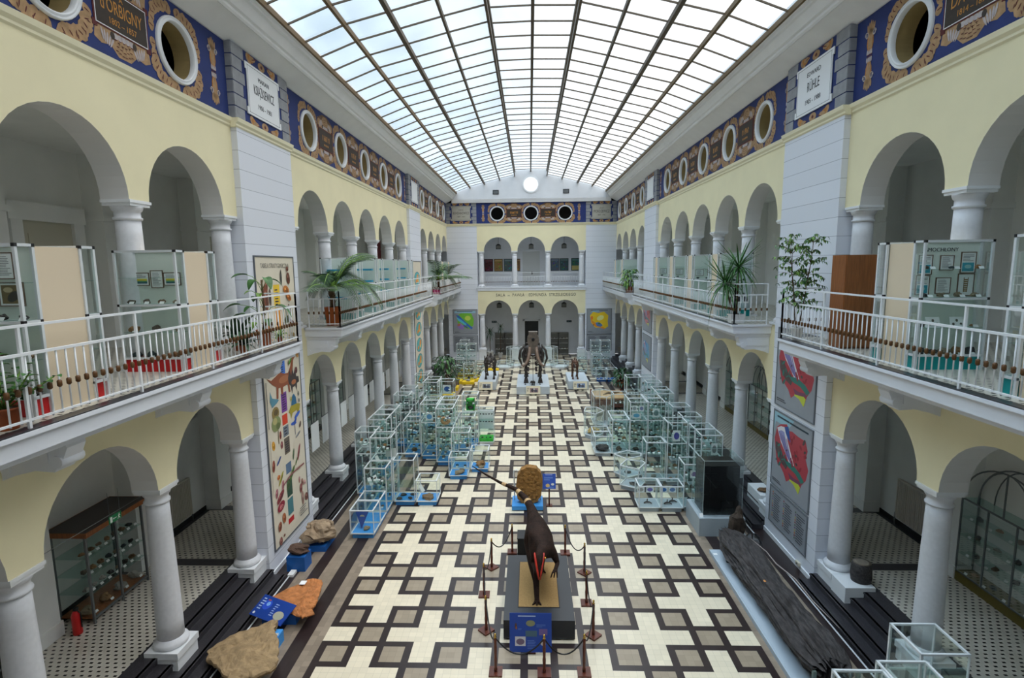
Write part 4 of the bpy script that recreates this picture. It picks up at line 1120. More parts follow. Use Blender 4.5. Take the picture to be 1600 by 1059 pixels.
# ---- left group.  (x, y, height, base, label)
LEFT = [
 (-5.40,14.71,.85,'blue','low blue-based glass case nearest the viewer, beside the lumpy rock'),
 (-5.40,15.43,.85,'blue','low blue-based glass case directly behind the frontmost low one'),
 (-5.40,16.20,1.55,'blue','shoulder-high blue-based case behind the two low cases in line'),
 (-4.67,16.92,1.55,'blue','shoulder-high case with four dark stones on its blue base'),
 (-3.93,16.91,.85,'blue','low single case with one big stone on blue, left of the aisle'),
 (-5.40,16.94,2.3,'blue','tall case of the left group rising behind the shoulder-high ones'),
 (-6.10,17.55,2.3,'blue','tall case nearest the viewer along the left steps'),
 (-6.10,19.06,2.3,'blue','second tall case along the left steps'),
 (-6.10,19.78,2.3,'blue','third tall case along the left steps'),
 (-6.10,20.50,2.3,'blue','fourth tall case along the left steps'),
 (-5.39,21.44,1.55,'blue','shoulder-high case with rows of white labels, outer of the pair'),
 (-5.39,22.16,1.55,'blue','shoulder-high case directly behind the white label rows'),
 (-4.62,21.25,2.3,'blue','tall case with a pale blue map, middle of the left group'),
 (-4.62,21.97,2.3,'blue','tall case directly behind the one with a pale blue map'),
 (-3.88,20.56,2.3,'blue','tall case with a round ammonite on its upper shelf'),
 (-3.88,21.28,2.3,'blue','tall case directly behind the round ammonite case'),
 (-3.88,22.0,2.3,'blue','third tall case in the row behind the ammonite'),
 (-3.18,19.89,1.55,'blue','shoulder-high case with plant-like corals behind the low stones'),
 (-3.18,19.11,.85,'blue','low case with several flat stones on blue beside the aisle'),
 (-2.45,19.82,.85,'blue','low case with two round stones on blue at the dinosaur tail'),
 (-3.20,22.10,1.55,'blue','shoulder-high case in front of the bright green box'),
 (-3.12,22.84,2.3,'blue','tall case holding a bright green box'),
 (-2.45,22.98,1.55,'white','open-bottomed case with a bright green tray, left edge of aisle'),
 (-5.30,25.40,2.3,'blue','tall rear case of the left group, left of the blue crystals'),
 (-5.30,26.12,2.3,'blue','tall rear case behind the left group, second row'),
 (-4.57,25.60,2.3,'blue','tall rear case holding blue crystals'),
 (-6.10,22.82,2.3,'blue','fifth tall case along the left steps'),
 (-6.10,24.15,2.3,'blue','sixth tall case along the left steps'),
 (-6.10,27.16,2.3,'blue','seventh tall case along the left steps, in front of the plant'),
]
for k, (x, y, h, b, lab) in enumerate(LEFT):
    case(x, y, h, lab, b, side='left', fill='none' if h == .85 or 'bottomed' in lab or 'four dark' in lab else None, dens=.9)
RIGHT = [
 (3.27,16.50,.85,'grey','low case with a jaw fossil, left one of the front pair'),
 (3.98,16.48,.85,'grey','low case with bone fragments, right one of the front pair'),
 (4.68,16.56,1.55,'grey','shoulder-high case with purple amethyst beside the coal block'),
 (3.94,18.69,1.55,'grey','shoulder-high case behind the five-sided low cases'),
 (4.66,18.61,2.3,'grey','tall case with a violet poster, right group'),
 (5.38,17.17,2.3,'grey','tall case nearest the coal block along the right steps'),
 (5.38,17.89,2.3,'grey','second tall case along the right steps'),
 (5.38,19.35,2.3,'grey','third tall case along the right steps'),
 (5.38,20.74,2.3,'grey','fourth tall case along the right steps'),
 (5.32,22.95,2.3,'grey','fifth tall case along the right steps'),
 (5.32,23.67,2.3,'grey','sixth tall case along the right steps'),
 (5.32,25.10,2.3,'grey','seventh tall case along the right steps'),
 (5.32,26.44,2.3,'grey','eighth tall case along the right steps'),
 (3.18,21.55,1.55,'grey','shoulder-high case of dark ores behind the big black rock'),
 (3.18,22.27,1.55,'grey','shoulder-high case directly behind the dark ores'),
 (3.88,21.48,2.3,'grey','tall case with a pale blue picture, centre of right group'),
 (3.88,22.20,2.3,'grey','tall case directly behind the pale blue picture'),
 (4.60,21.48,2.3,'grey','tall case with a white picture and a row of labels'),
 (4.60,22.20,2.3,'grey','tall case directly behind the white picture'),
 (2.48,21.56,.85,'grey','low case with a big black rock beside the aisle'),
 (2.48,22.28,.85,'grey','low case directly behind the big black rock'),
 (4.60,26.40,2.3,'grey','tall rear case of the right group beside the tan relief'),
 (3.9,25.94,1.55,'grey','shoulder-high case with ochre blocks behind the six-sided case'),
]
for k, (x, y, h, b, lab) in enumerate(RIGHT):
    case(x, y, h, lab, b, side='right', fill='none' if h == .85 else None, dens=1.0)
for x, y, lab in ((5.36,7.19,'tall glass case nearest the lower right corner, beside a column'),(4.65,6.38,'tall glass case in front of the lower right corner case'),(3.95,6.2,'tall glass case at the lower right corner nearest the log')):
    case(x, y, 2.3, lab, 'grey', side='right', fill='none', shelves=2, w=.69, d=.69)
t = thing('info_sheet', 'white framed sheet with red print inside the lower right corner case', 'sheet', (5.15, 6.7, 1.66)); mb = MB(); mb.box(-.18,.18,-.005,.005,0,.3); part('paper', mb, CARD, t); mb = MB(); mb.box(-.14,.1,-.007,-.005,.1,.2); part('print', mb, cmat((150,60,60)), t)
# single large exhibits in the low cases
def big(x, y, z, s, c, lab, k, sq=.7): return specimen(x, y, z, s, None, lab, k, c, sq)
big(-3.58,17.2,.15,.2,3,'broad flat brown stone in the low single case left of the aisle',2,.5)
big(-2.82,19.35,.15,.22,2,'large flat stone at the front of the low aisle case',3,.5); big(-2.75,19.65,.15,.13,0,'smaller stone at the back of the low aisle case',4,.5)
big(-2.1,20.15,.15,.2,6,'upper of two round stones in the low case by the dinosaur tail',5,.8); big(-2.05,19.95,.15,.12,2,'lower of two round stones in the low case by the dinosaur tail',6,.5)
for i, (dx, dy) in enumerate(((.14,.16),(.5,.18),(.2,.45),(.54,.48))): big(-4.67+dx, 16.95+dy, .15, .1, 5, 'dark stone on the blue base of the case with four dark stones', i, .5)['group'] = 'four dark stones on one blue base'
big(-5.0,15.0,.15,.12,2,'pale stone in front of the blue folded card in the frontmost case',1,.6)
t = thing('folded_card', 'blue triangular display card inside the frontmost low left case', 'card', (-5.18, 15.12, .155))
mb = MB(); mb.poly([(-.2,.05,.5),(.22,.05,.5),(.02,-.1,.0)]); mb.poly([(-.2,.05,.5),(.02,-.1,0),(-.03,.12,0)]); mb.poly([(.22,.05,.5),(.02,-.1,0),(-.03,.12,0)]); part('card', mb, mat('card_blue', (40,74,150), .5), t)
mb = MB(); mb.disc((.02,.34), .07, .05, -.0); part('picture', mb, cmat((190,180,150)), t, loc=(0,.0,0))
big(2.83,21.95,.15,.27,1,'big black rock in the low right case beside the aisle',0,.75)
# green box, green tray, ammonite, map, crystals
t = thing('display_box', 'bright green open box with a dark skull in a tall left case', 'box', (-2.77, 23.15, 1.57))
mb = MB(); G = mat('box_green', (40,190,50), .5); mb.box(-.18,-.15,-.12,.12,0,.5); mb.box(.15,.18,-.12,.12,0,.5); mb.box(-.18,.18,-.12,.12,0,.03); mb.box(-.18,.18,-.12,.12,.42,.5); mb.box(-.15,.15,.09,.12,.03,.42); part('box', mb, G, t)
big(-2.77,23.12,1.6,.1,5,'dark skull-like fossil inside the bright green box',2,1.2)
t = thing('display_tray', 'bright green tray at the foot of the open-bottomed case', 'tray', (-2.1, 23.3, .155)); mb = MB(); mb.box(-.3,.3,-.28,.28,0,.14); part('tray', mb, G, t)
for i in range(3): big(-2.27+.17*i, 23.15, .295, .05, 1, 'small dark fossil on the bright green tray', i, .6)['group'] = 'three dark fossils on the green tray'
for i in range(10): big(-2.35+.125*(i % 5), 23.25, .98+.34*(i//5) + .0, .045, 1, 'dark fossil on the white backed shelf of the open-bottomed case', i % 4, .9)['group'] = 'dark fossils in the white backed case'
t = thing('backing_board', 'white backing board on the two shelves of the open-bottomed case', 'board', (-2.1, 23.42, .62)); mb = MB(); mb.box(-.31,.31,0,.01,0,.9); part('board', mb, CARD, t)
t = thing('ammonite', 'round tan ammonite on the upper shelf of a tall left case', 'fossil', (-3.55, 20.8, 1.1+.5)); mb = MB()
pts = [((.05+.018*a)*math.cos(a*.9), 0, .2+(.05+.018*a)*math.sin(a*.9)) for a in [i*.5 for i in range(15)]]; mb.tube(pts, [.03+.0035*i for i in range(15)], 8); part('shell', mb, mat('ammonite_tan', (196,148,100), .6, var=.2, scale=10), t)
def sheet(x, y, z, rgb, lab, w=.24, h=.26, cat='sheet'):
    t = thing('picture_card', lab, cat, (x, y, z)); mb = MB(); mb.box(-w/2,w/2,-.004,.004,0,h); part('card', mb, CARD, t)
    mb = MB(); mb.disc((0, h*.5), w*.36, h*.33, -.0055, 16); part('picture', mb, cmat(rgb), t)
sheet(-4.25,21.3,1.62,(110,170,220),'pale blue map card high in a tall left case',.3,.32); sheet(-3.4,20.9,1.65,(40,90,170),'dark blue card beside the round ammonite',.22,.3)
sheet(-4.2,25.75,1.7,(50,90,160),'blue crystal picture in the tall rear left case',.4,.4); sheet(4.15,21.55,1.62,(110,180,214),'pale blue picture low in a tall right case',.36,.24)
sheet(4.08,21.6,1.9,(170,176,180),'left small framed print above the pale blue picture',.2,.24); sheet(4.36,21.6,1.9,(150,150,190),'right small framed print above the pale blue picture',.2,.24)
sheet(4.95,21.6,1.65,(130,150,150),'white picture card with a grey fossil in a tall right case',.28,.36); sheet(5.0,18.7,1.6,(96,90,180),'violet poster with a crystal in a tall right case',.26,.4)
sheet(5.05,16.7,1.05,(150,110,170),'purple amethyst picture in the case by the coal block',.26,.26); sheet(5.85,17.3,1.6,(140,140,140),'white sheet on the side of the tall case by the coal block',.2,.4)
for x, c, nm in ((3.75,(120,110,180),'violet'),(3.45,(170,166,160),'grey'),(4.2,(70,130,200),'blue'),(4.48,(110,140,190),'pale blue')): sheet(x, 17.1, .4, c, '%s landscape card at the back of the front right low cases' % nm, .25, .2)
for x, y, c, nm in ((3.62,16.8,5,'jaw-shaped dark fossil in the left front low case'),(4.25,16.75,5,'curved bone in the right front low case'),(4.45,16.9,1,'small dark bone in the right front low case')):
    t = thing('fossil_bone', nm, 'fossil', (x, y, .15)); mb = MB(); mb.tube([(-.12,0,.03),(-.04,.03,.05),(.05,.0,.06),(.12,-.06,.04)], [.02,.03,.026,.015], 8); mb.tube([(-.02,.02,.05),(.0,.06,.14)], .018, 6); part('bone', mb, SPECM[c], t)
t = thing('info_sheet', 'large grey sheet standing on top shelf behind the front left cases', 'sheet', (-4.8, 17.3, 1.56)); mb = MB(); mb.obox((0,0,.13), .36, .008, .28, Matrix.Rotation(-.3, 3, 'X')); part('paper', mb, mat('sheet_grey', (176,180,176), .6), t)
for x, y, z, r in ((-5.25,16.35,.95,.5),(-5.1,16.45,.99,.5),(-3.75,17.0,.45,.6),(-5.2,17.1,1.4,.5)):
    t = thing('info_sheet', 'narrow white card leaning inside a front left case', 'sheet', (x, y, z), 0, 'narrow white leaning cards'); mb = MB(); mb.obox((0,0,.12), .11, .006, .26, Matrix.Rotation(-.4, 3, 'X') @ Matrix.Rotation(-r, 3, 'Y')); part('paper', mb, CARD, t)

# ---- many-sided cases
def poly_case(label, c, pts, h, base=GREYP):
    t = thing('display_case', label, 'display case', (c[0], c[1], 0)); P = [(x-c[0], y-c[1]) for x, y in pts]; n = len(P)
    fr, gl = MB(), MB()
    for i in range(n):
        a, b = P[i], P[(i+1) % n]
        for z in (.15, h): fr.bar((a[0],a[1],z), (b[0],b[1],z), .03)
        fr.bar((a[0],a[1],.15), (a[0],a[1],h), .026); gl.poly([(a[0],a[1],.15),(b[0],b[1],.15),(b[0],b[1],h),(a[0],a[1],h)])
    gl.poly([(x,y,h-.004) for x, y in P]); part('frame', fr, ALU, t); part('glass_panes', gl, GLASS, t)
    mb = MB(); mb.prism([(x*.9, y*.9) for x, y in P], 0, .15, 'z'); part('base', mb, base, t)
    return t
poly_case('low five-sided glass case, rear of the two right of the aisle', (3.42,19.4), [(2.95,19.5),(3.33,18.98),(3.9,19.3),(3.95,19.6),(3.5,19.9)], .85)
poly_case('low five-sided glass case, front of the two right of the aisle', (3.4,18.4), [(2.98,18.34),(3.55,17.99),(3.9,18.58),(3.85,18.75),(3.29,18.9)], .85)
poly_case('shoulder-high six-sided case with leaning slabs right of the aisle', (3.42,26.2), [(2.92,25.66),(3.48,25.4),(3.92,26.02),(3.9,26.7),(3.4,27.2),(2.92,26.75)], 1.55)
poly_case('shoulder-high five-sided case with a straw-coloured mat', (2.72,22.9), [(2.28,22.56),(2.75,22.16),(3.12,22.9),(2.9,23.3),(2.4,23.2)][:0] or [(2.3,24.2),(2.75,23.7),(3.2,24.3),(2.95,24.9),(2.45,24.9)], 1.2)
t = thing('straw_mat', 'straw-coloured tuft in the five-sided case', 'mat', (2.75,24.3,.15)); mb = MB(); mb.blob((0,0,.1), .28,.28,.12, 3, .4, 2.5, (14,7), flat=-.09); part('tuft', mb, mat('straw', (184,150,84), .9, var=.3, scale=16), t)
big(3.45,18.35,.15,.16,1,'dark flat fossil in the front five-sided case',4,.5); big(3.45,19.45,.15,.14,1,'dark flat fossil in the rear five-sided case',5,.4)
for i in range(4):
    t = thing('slate_slab', 'leaning pale slab in the six-sided case', 'slab', (3.2+.16*i, 26.1+.1*(i % 2), .15), .4, 'pale slabs leaning in the six-sided case'); mb = MB(); mb.obox((0,0,.42), .16, .03, .8, Matrix.Rotation(.35, 3, 'Y')); part('slab', mb, SPECM[4], t)

# ---- coal block in its glass box
t = thing('coal_plinth', 'grey plinth under the glass box with the black coal block', 'plinth', (5.35, 15.62, 0)); mb = MB(); mb.box(-.65,.65,-.66,.66,0,.55); part('plinth', mb, GREYP, t)
t = thing('coal_block', 'man-high black block of coal inside a glass box', 'coal', (5.38, 15.62, .55)); mb = MB(); mb.m = 0
COAL = mat('coal', (13,13,15), .35, var=.5, scale=7, bump=.35, bscale=6)
rr = random.Random(4)
for i in range(7):
    for j in range(6):
        x0 = -.5+j*1.0/6; mb.box(x0, x0+1.0/6, -.42+rr.uniform(-.02,.015), .42, i*.21, (i+1)*.21)
part('block', mb, COAL, t)
t = thing('glass_box', 'frameless glass box around the black coal block', 'glass box', (5.38, 15.62, .55)); mb = MB()
a, b, h = .56, .53, 1.67
for q in (((-a,-b),(a,-b)),((a,-b),(a,b)),((a,b),(-a,b)),((-a,b),(-a,-b))): mb.poly([(q[0][0],q[0][1],.0),(q[1][0],q[1][1],.0),(q[1][0],q[1][1],h),(q[0][0],q[0][1],h)])
mb.poly([(-a,-b,h),(a,-b,h),(a,b,h),(-a,b,h)]); part('glass_panes', mb, GLASS, t)
mb = MB(); e = .008
for x in (-a, a):
    for y in (-b, b): mb.bar((x,y,0), (x,y,h), e)
    mb.bar((x,-b,h), (x,b,h), e)
for y in (-b, b): mb.bar((-a,y,h), (a,y,h), e)
part('polished_edges', mb, mat('glass_edge', (190,206,206), .3), t)
t = thing('info_sheet', 'small white card on the coal plinth in front of the glass', 'sheet', (4.78,15.06,.55)); mb = MB(); mb.obox((0,0,.05), .1, .006, .12, Matrix.Rotation(-.5, 3, 'X')); part('paper', mb, CARD, t)

# ---- far end of the hall
FARL = [(-5.4,36.2,1.55,'yellow','far left case with white labels nearest the plant bed'),(-4.7,36.2,1.2,'yellow','far left low case on a yellow base behind the plant bed'),(-5.4,38.0,2.3,'yellow','tall far left case below the green map, outer'),(-4.7,38.0,2.3,'yellow','tall far left case below the green map, inner'),(-4.0,37.2,1.2,'yellow','far left low yellow-based case behind the bear skeleton'),(-5.4,40.0,2.3,'yellow','rear far left tall case below the green map')]
for x, y, h, b, lab in FARL: case(x, y, h, lab, b, side='far left', sp_group='stones inside the far left cases', dens=1.2)
FARR = [(4.3,36.0,.85,'dark','far right low case on dark blue, left of the pair'),(5.02,36.0,.85,'dark','far right low case on dark blue, right of the pair'),(4.2,37.6,1.55,'grey','far right shoulder-high case behind the dark blue pair'),(3.3,39.0,1.55,'grey','far right case of grey stones beside the hyena skeleton'),(4.3,39.4,2.3,'grey','tall far right case below the yellow map, inner'),(5.02,39.4,2.3,'grey','tall far right case below the yellow map, outer')]
for x, y, h, b, lab in FARR: case(x, y, h, lab, b, side='far right', sp_group='stones inside the far right cases', dens=1.0)
for x, nm in ((-1.37,'left'), (1.37,'right')):
    for (dx, w, h, k) in ((0, .62, 1.55, 'tall'), (-.75 if x < 0 else .75, .7, .5, 'low')):
        n = 6; c = (x+dx, 41.6-(.5 if k == 'low' else 0)); poly_case('%s six-sided case %s of the mammoth before the end wall' % (k, nm), c, [(c[0]+w*math.cos(2*PI*i/n), c[1]+w*math.sin(2*PI*i/n)) for i in range(n)], h, WHITEP)
for x, nm in ((-2.75,'first'),(-1.95,'second'),(1.95,'third'),(2.75,'fourth')):
    t = thing('book_cabinet', '%s glazed cabinet from the left on the lower end gallery' % nm, 'cabinet', (x+.35*(1 if x > 0 else -1)*0, YB+2.65, 0))
    mb = MB(); mb.box(-.48,-.44,-.2,.2,0,1.95); mb.box(.44,.48,-.2,.2,0,1.95); mb.box(-.48,.48,-.2,.2,0,.08); mb.box(-.48,.48,-.2,.2,1.87,1.95); mb.box(-.48,.48,-.2,.2,.95,1.0); mb.box(-.44,.44,.16,.2,.08,1.87); part('carcass', mb, mat('cabinet_grey', (140,138,132), .6), t)
    mb = MB(); mb.box(-.44,.44,-.17,.15,.5,.515); mb.box(-.44,.44,-.17,.15,1.42,1.435); part('shelf', mb, CARD, t)
    for i in range(6): specimen(x-.33+.13*i, YB+2.6, (.515 if i % 2 else 1.435), .06, 'stones in the end gallery cabinets', 'stone on a shelf of the end gallery cabinets')
# ================================================================ dinosaur and its barrier
t = thing('dinosaur_plinth', 'black plinth with a sand-coloured inlay under the dinosaur', 'plinth', (0.01, 11.78, 0))
mb = MB(); mb.box(-.75,.75,-1.29,1.29,.03,.45); mb.box(-.72,.72,-1.25,1.25,0,.03); part('plinth', mb, mat('plinth_black', (44,46,50), .4), t)
mb = MB(); mb.box(-.46,.46,-.86,.98,.445,.456); part('inlay_border', mb, BLACKM, t)
mb = MB(); mb.box(-.44,.44,-.84,.96,.45,.46); part('sand_inlay', mb, mat('sand', (158,126,78), .9, var=.12, scale=30, bump=.3), t)

def skin_mesh(name, joints, edges, mats, sub=2):
    me = bpy.data.meshes.new(name)
    me.from_pydata([j[0] for j in joints], edges, [])
    o = bpy.data.objects.new(name, me); COL.objects.link(o)
    m = o.modifiers.new('skin', 'SKIN'); m.use_smooth_shade = True
    for i, j in enumerate(joints):
        r = j[1]; sv = me.skin_vertices[0].data[i]
        sv.radius = r if isinstance(r, tuple) else (r, r); sv.use_root = (i == 0)
    s = o.modifiers.new('sub', 'SUBSURF'); s.levels = sub; s.render_levels = sub
    dg = bpy.context.evaluated_depsgraph_get(); dg.update()
    out = bpy.data.meshes.new_from_object(o.evaluated_get(dg), depsgraph=dg)
    bpy.data.objects.remove(o); bpy.data.meshes.remove(me)
    out.name = name; out.materials.clear()
    for mm in (mats if isinstance(mats, (list, tuple)) else [mats]): out.materials.append(mm)
    for p in out.polygons: p.use_smooth = True
    return out
DINO = mat('dino_skin', (42,27,20), .8, var=.45, scale=7, bump=.7, bscale=26, spec=.2)
TAILC = mat('dino_band', (196,160,112), .6, var=.2, scale=9)
REDC = mat('dino_crest', (176,40,20), .5, var=.3, scale=9)
d = thing('dinosaur', 'dark brown two-legged dinosaur with red head crests and striped tail on black plinth', 'dinosaur', (0, 11.5, .46))
J = []; E = []
def jt(x, y, z, r): J.append(((x, y-11.5, z-.46), r)); return len(J)-1
def ch(*ids):
    for a, b in zip(ids, ids[1:]): E.append((a, b))
hip = jt(.0,12.2,1.55,(.27,.34)); belly = jt(.08,11.85,1.48,(.31,.35)); chest = jt(.15,11.52,1.46,(.28,.3)); nk = jt(.13,11.28,1.57,(.16,.18)); n2 = jt(.07,11.1,1.66,(.125,.13)); hd = jt(.045,10.96,1.58,(.125,.13)); mz = jt(.035,10.84,1.4,(.085,.08)); tipm = jt(.03,10.78,1.25,(.05,.045))
ch(hip, belly, chest, nk, n2, hd, mz, tipm)
tb = jt(-.08,12.6,1.68,(.17,.2)); t1 = jt(-.14,12.95,1.78,(.12,.13)); t2 = jt(-.26,13.3,1.86,(.088,.088)); t3 = jt(-.55,13.75,1.94,(.062,.062)); t4 = jt(-1.0,14.25,1.92,(.04,.04)); t5 = jt(-1.45,14.7,1.98,(.026,.026)); t6 = jt(-1.86,15.15,2.05,(.012,.012))
ch(hip, tb, t1, t2, t3, t4, t5, t6)
for s, fx, fy, kx, ky in ((-1, -.03, 11.0, -.05, 11.5), (1, .1, 12.25, .22, 12.0)):
    th = jt(s*.17,12.0,1.34,(.15,.2)); kn = jt(kx+s*.04,ky+.02,1.08,(.13,.14)); hk = jt((kx+fx)/2,(fy+.34),.82,(.075,.08)); ft = jt(fx,fy+.12,.54,(.06,.06))
    ch(hip, th, kn, hk, ft)
    for a in (-.55, 0, .55):
        m1 = jt(fx+.08*math.sin(a), fy+.03-.06*math.cos(a)+.06, .5, (.028,.028)); m2 = jt(fx+.19*math.sin(a), fy+.02-.17*math.cos(a)+.1, .475, (.014,.014)); ch(ft, m1, m2)
for s in (-1, 1):
    sh = jt(.14+s*.23,11.44,1.38,(.1,.1)); el = jt(.16+s*.28,11.4,1.2,(.055,.055)); wr = jt(.16+s*.22,11.14,1.22,(.04,.04)); ch(chest, sh, el, wr)
    for a in (-.05, 0, .05):
        q1 = jt(.16+s*.2+a,11.03,1.2,(.02,.02)); q2 = jt(.16+s*.18+a*1.4,10.98,1.11,(.012,.012)); ch(wr, q1, q2)
ob('body', skin_mesh('dinosaur_body', J, E, DINO), d)
for k, (a, b) in enumerate(((t1, t2), (t2, t3), (t3, t4))):
    pa, pb = Vector(J[a][0]), Vector(J[b][0]); mb = MB(); p0 = pa.lerp(pb, .55); p1 = pa.lerp(pb, .8); r = (J[a][1][0]+J[b][1][0])/2
    mb.tube([p0, p1], [r*1.0, r*.92], 14, cap=False); part('tail_band', mb, TAILC, d)
for s in (-1, 1):
    mb = MB(); bx = .045
    prof = [(10.8,1.33),(10.84,1.46),(10.9,1.6),(10.98,1.74),(11.06,1.8),(11.1,1.74),(11.04,1.66),(10.96,1.56),(10.9,1.42)]
    n = len(prof); top = [(bx+s*(.055+.05*min(1,(z-1.3)*2)), y-11.5-.06, z+.0-.46) for y, z in prof]
    pts = [Vector((bx-.02+s*(.012+.2*(z-1.24)), y-11.5-.05, z-.46)) for y, z in ((10.74,1.24),(10.8,1.36),(10.87,1.48),(10.94,1.6),(11.02,1.68),(11.08,1.66))]
    mb.tube(pts, [.012,.02,.024,.024,.02,.012], 8); part('head_crest', mb, REDC, d)
    mb = MB(); mb.blob((.045+s*.105, 10.93-11.5, 1.6-.46), .022,.022,.022, 1, 0, 1, (10,7)); part('eye', mb, mat('eye_amber', (214,150,40), .2), d)

def info_sign(label, loc, rz, w, h, tilt, stand, rgb=(30,66,150), seed=1):
    t = thing('info_sign', label, 'sign', loc, rz)
    R = Matrix.Rotation(tilt, 3, 'X')
    mb = MB(); mb.obox((0,0,stand), w, .015, h, R); part('panel', mb, mat('sign_%d%d%d' % rgb, rgb, .35), t)
    p = Print(); rnd = random.Random(seed); p.y = -.009
    p.textlines((200,210,226), -w*.3, w*.34, h*.4, h*.45, 1, seed)
    if w > .6:
        p.ell((130,130,96), 0, h*.24, w*.11, h*.08); p.rect((70,96,110), -w*.12, w*.15, -h*.1, h*.05); p.ell((90,60,50), -w*.35, h*.17, w*.025, h*.08); p.ell((150,90,60), -w*.34, h*.12, w*.02, h*.04)
        p.rect((200,196,196), -w*.37, -w*.12, -h*.34, -h*.1); p.ell((110,90,110), -w*.245, -h*.23, w*.1, h*.08); p.rect((110,90,140), w*.2, w*.4, -h*.06, h*.1); p.textlines((90,120,190), w*.14, w*.36, h*.14, h*.22, 3, 2); p.textlines((90,120,190), -w*.08, w*.16, -h*.42, -h*.18, 6, 3); p.textlines((90,120,190), -w*.3, -w*.18, h*.06, h*.12, 2, 4); p.ell((190,180,170), w*.3, -h*.28, w*.06, h*.05)
    else:
        p.textlines((120,150,206), -w*.4, w*.3, h*.05, h*.3, 4, 2); p.ell((200,170,110), -w*.12, -h*.28, w*.16, h*.12); p.ell((206,206,196), w*.26, -h*.2, w*.12, h*.08); p.textlines((120,150,206), -w*.1, w*.4, -h*.45, -h*.35, 2, 5)
    o = p.done(t); o.location = (0,0,stand); o.rotation_euler = (tilt, 0, 0)
    mb = MB(); mb.box(-.1,.1,-.02,.14,0,.03); mb.tube([(0,.05,.02),(0,.03,stand)], .025, 8); part('stand', mb, MAHOG, t)
    return t
info_sign('large blue information sign leaning before the dinosaur plinth', (-.17,10.1,0), 0, .85, .76, -.22, .46)
info_sign('blue information sign on a red-brown post behind the fossil disc', (.45,16.9,0), 0, .42, .48, -.35, .86, (52,84,170), 5)

# posts and ropes
M_P = MB(); M_P.lathe([(.03,.03),(.035,.08),(.026,.12),(.034,.3),(.027,.36),(.032,.55),(.026,.6),(.03,.7),(.022,.74)], (0,0,0), 12)
pm = M_P.mesh('post', MAHOG); mb = MB(); mb.box(-.13,.13,-.13,.13,0,.035); bmz = mb.mesh('post_base', MAHOG); mb = MB(); mb.lathe([(.026,.735),(.03,.75),(.012,.765),(.024,.785),(.022,.81),(.008,.825)], (0,0,0), 12); cm = mb.mesh('post_cap', BRASS)
POSTS = [(-.67,14.03,'rear left'),(-1.18,13.24,'third left'),(-1.28,12.05,'second left'),(-1.13,10.77,'first left'),(-.85,9.56,'front left'),(.09,9.55,'front middle'),(.86,9.58,'front right'),(1.16,10.65,'first right'),(1.13,11.76,'second right'),(1.21,13.03,'third right'),(.78,13.99,'rear right')]
for x, y, nm in POSTS:
    t = thing('barrier_post', 'turned red-brown barrier post, %s one around the dinosaur' % nm, 'barrier post', (x, y, 0), .78 if nm.split()[0] in ('first','third') else 0)
    ob('base', bmz, t); ob('post', pm, t); tag(ob('cap', cm, t), 'small brass cap')
ROPE = mat('rope_black', (20,18,18), .5)
for k, (a, b) in enumerate(zip(POSTS, POSTS[1:])):
    mb = MB(); A = Vector((a[0],a[1],.74)); B = Vector((b[0],b[1],.74)); sag = .34 if (B-A).length < 1.3 else .4
    pts = [A.lerp(B, i/16)+Vector((0,0,-sag*4*(i/16)*(1-i/16))) for i in range(17)]
    t = thing('barrier_rope', 'black sagging rope between the %s and %s barrier posts' % (a[2], b[2]), 'rope', (A.x, A.y, 0))
    mb.tube([p-Vector((A.x,A.y,0)) for p in pts], .014, 8); part('rope', mb, ROPE, t)

# fossil disc on its blue trolley, black box behind the dinosaur
t = thing('blue_trolley', 'bright blue trolley base carrying the scaly fossil disc', 'trolley', (-.26, 16.95, 0))
mb = MB(); mb.box(-.5,.5,-.4,.42,.03,.16); part('platform', mb, BLUEP, t)
mb = MB(); mb.tube([(-.42,.1,.15),(-.44,.12,1.15),(-.36,.12,1.2),(-.32,.12,1.1)], .022, 8); mb.tube([(.42,.1,.15),(.42,.12,1.15)], .022, 8); part('handle', mb, ALU, t)
for x in (-.4,.4):
    for y in (-.3,.3): mb = MB(); mb.tube([(x-.02,y,.03),(x+.02,y,.03)], .03, 10); part('castor', mb, BLACKM, t)
t = thing('fossil_disc', 'tall rounded scaly brown fossil standing on the blue trolley', 'fossil', (-.2, 16.9, .16))
FOS = mat('fossil_brown', (140,100,48), .85, var=.3, scale=10, bump=.9, bscale=14)
mb = MB(); pts = []
for k in range(28):
    a = 2*PI*k/28; r = 1+.03*math.sin(k*2.7); x = .42*math.copysign(abs(math.cos(a))**.75, math.cos(a))*r; z = .6+.62*math.copysign(abs(math.sin(a))**.75, math.sin(a))*r
    if z > .9: x *= 1-.25*(z-.9)
    pts.append((x+.05*(z-.6), max(z, 0)))
mb.prism(pts, -.14, .14)
for i in range(60):
    a, rr_ = random.uniform(0, 6.28), random.uniform(0,.85)**.5
    mb.blob((.36*rr_*math.cos(a), -.14, .6+.52*rr_*math.sin(a)), .07, .03, .06, i, .1, 1, (8,5))
part('disc', mb, FOS, t)
t = thing('black_box', 'black pedestal box behind the dinosaur plinth', 'pedestal', (-.3, 14.12, 0)); mb = MB(); mb.box(-.22,.22,-.24,.24,0,.46); mb.box(-.23,.23,-.25,.25,.46,.48); part('box', mb, BLACKM, t)
big(-.22,14.1,.48,.1,4,'pale footprint stone on the black pedestal box',3,.9)

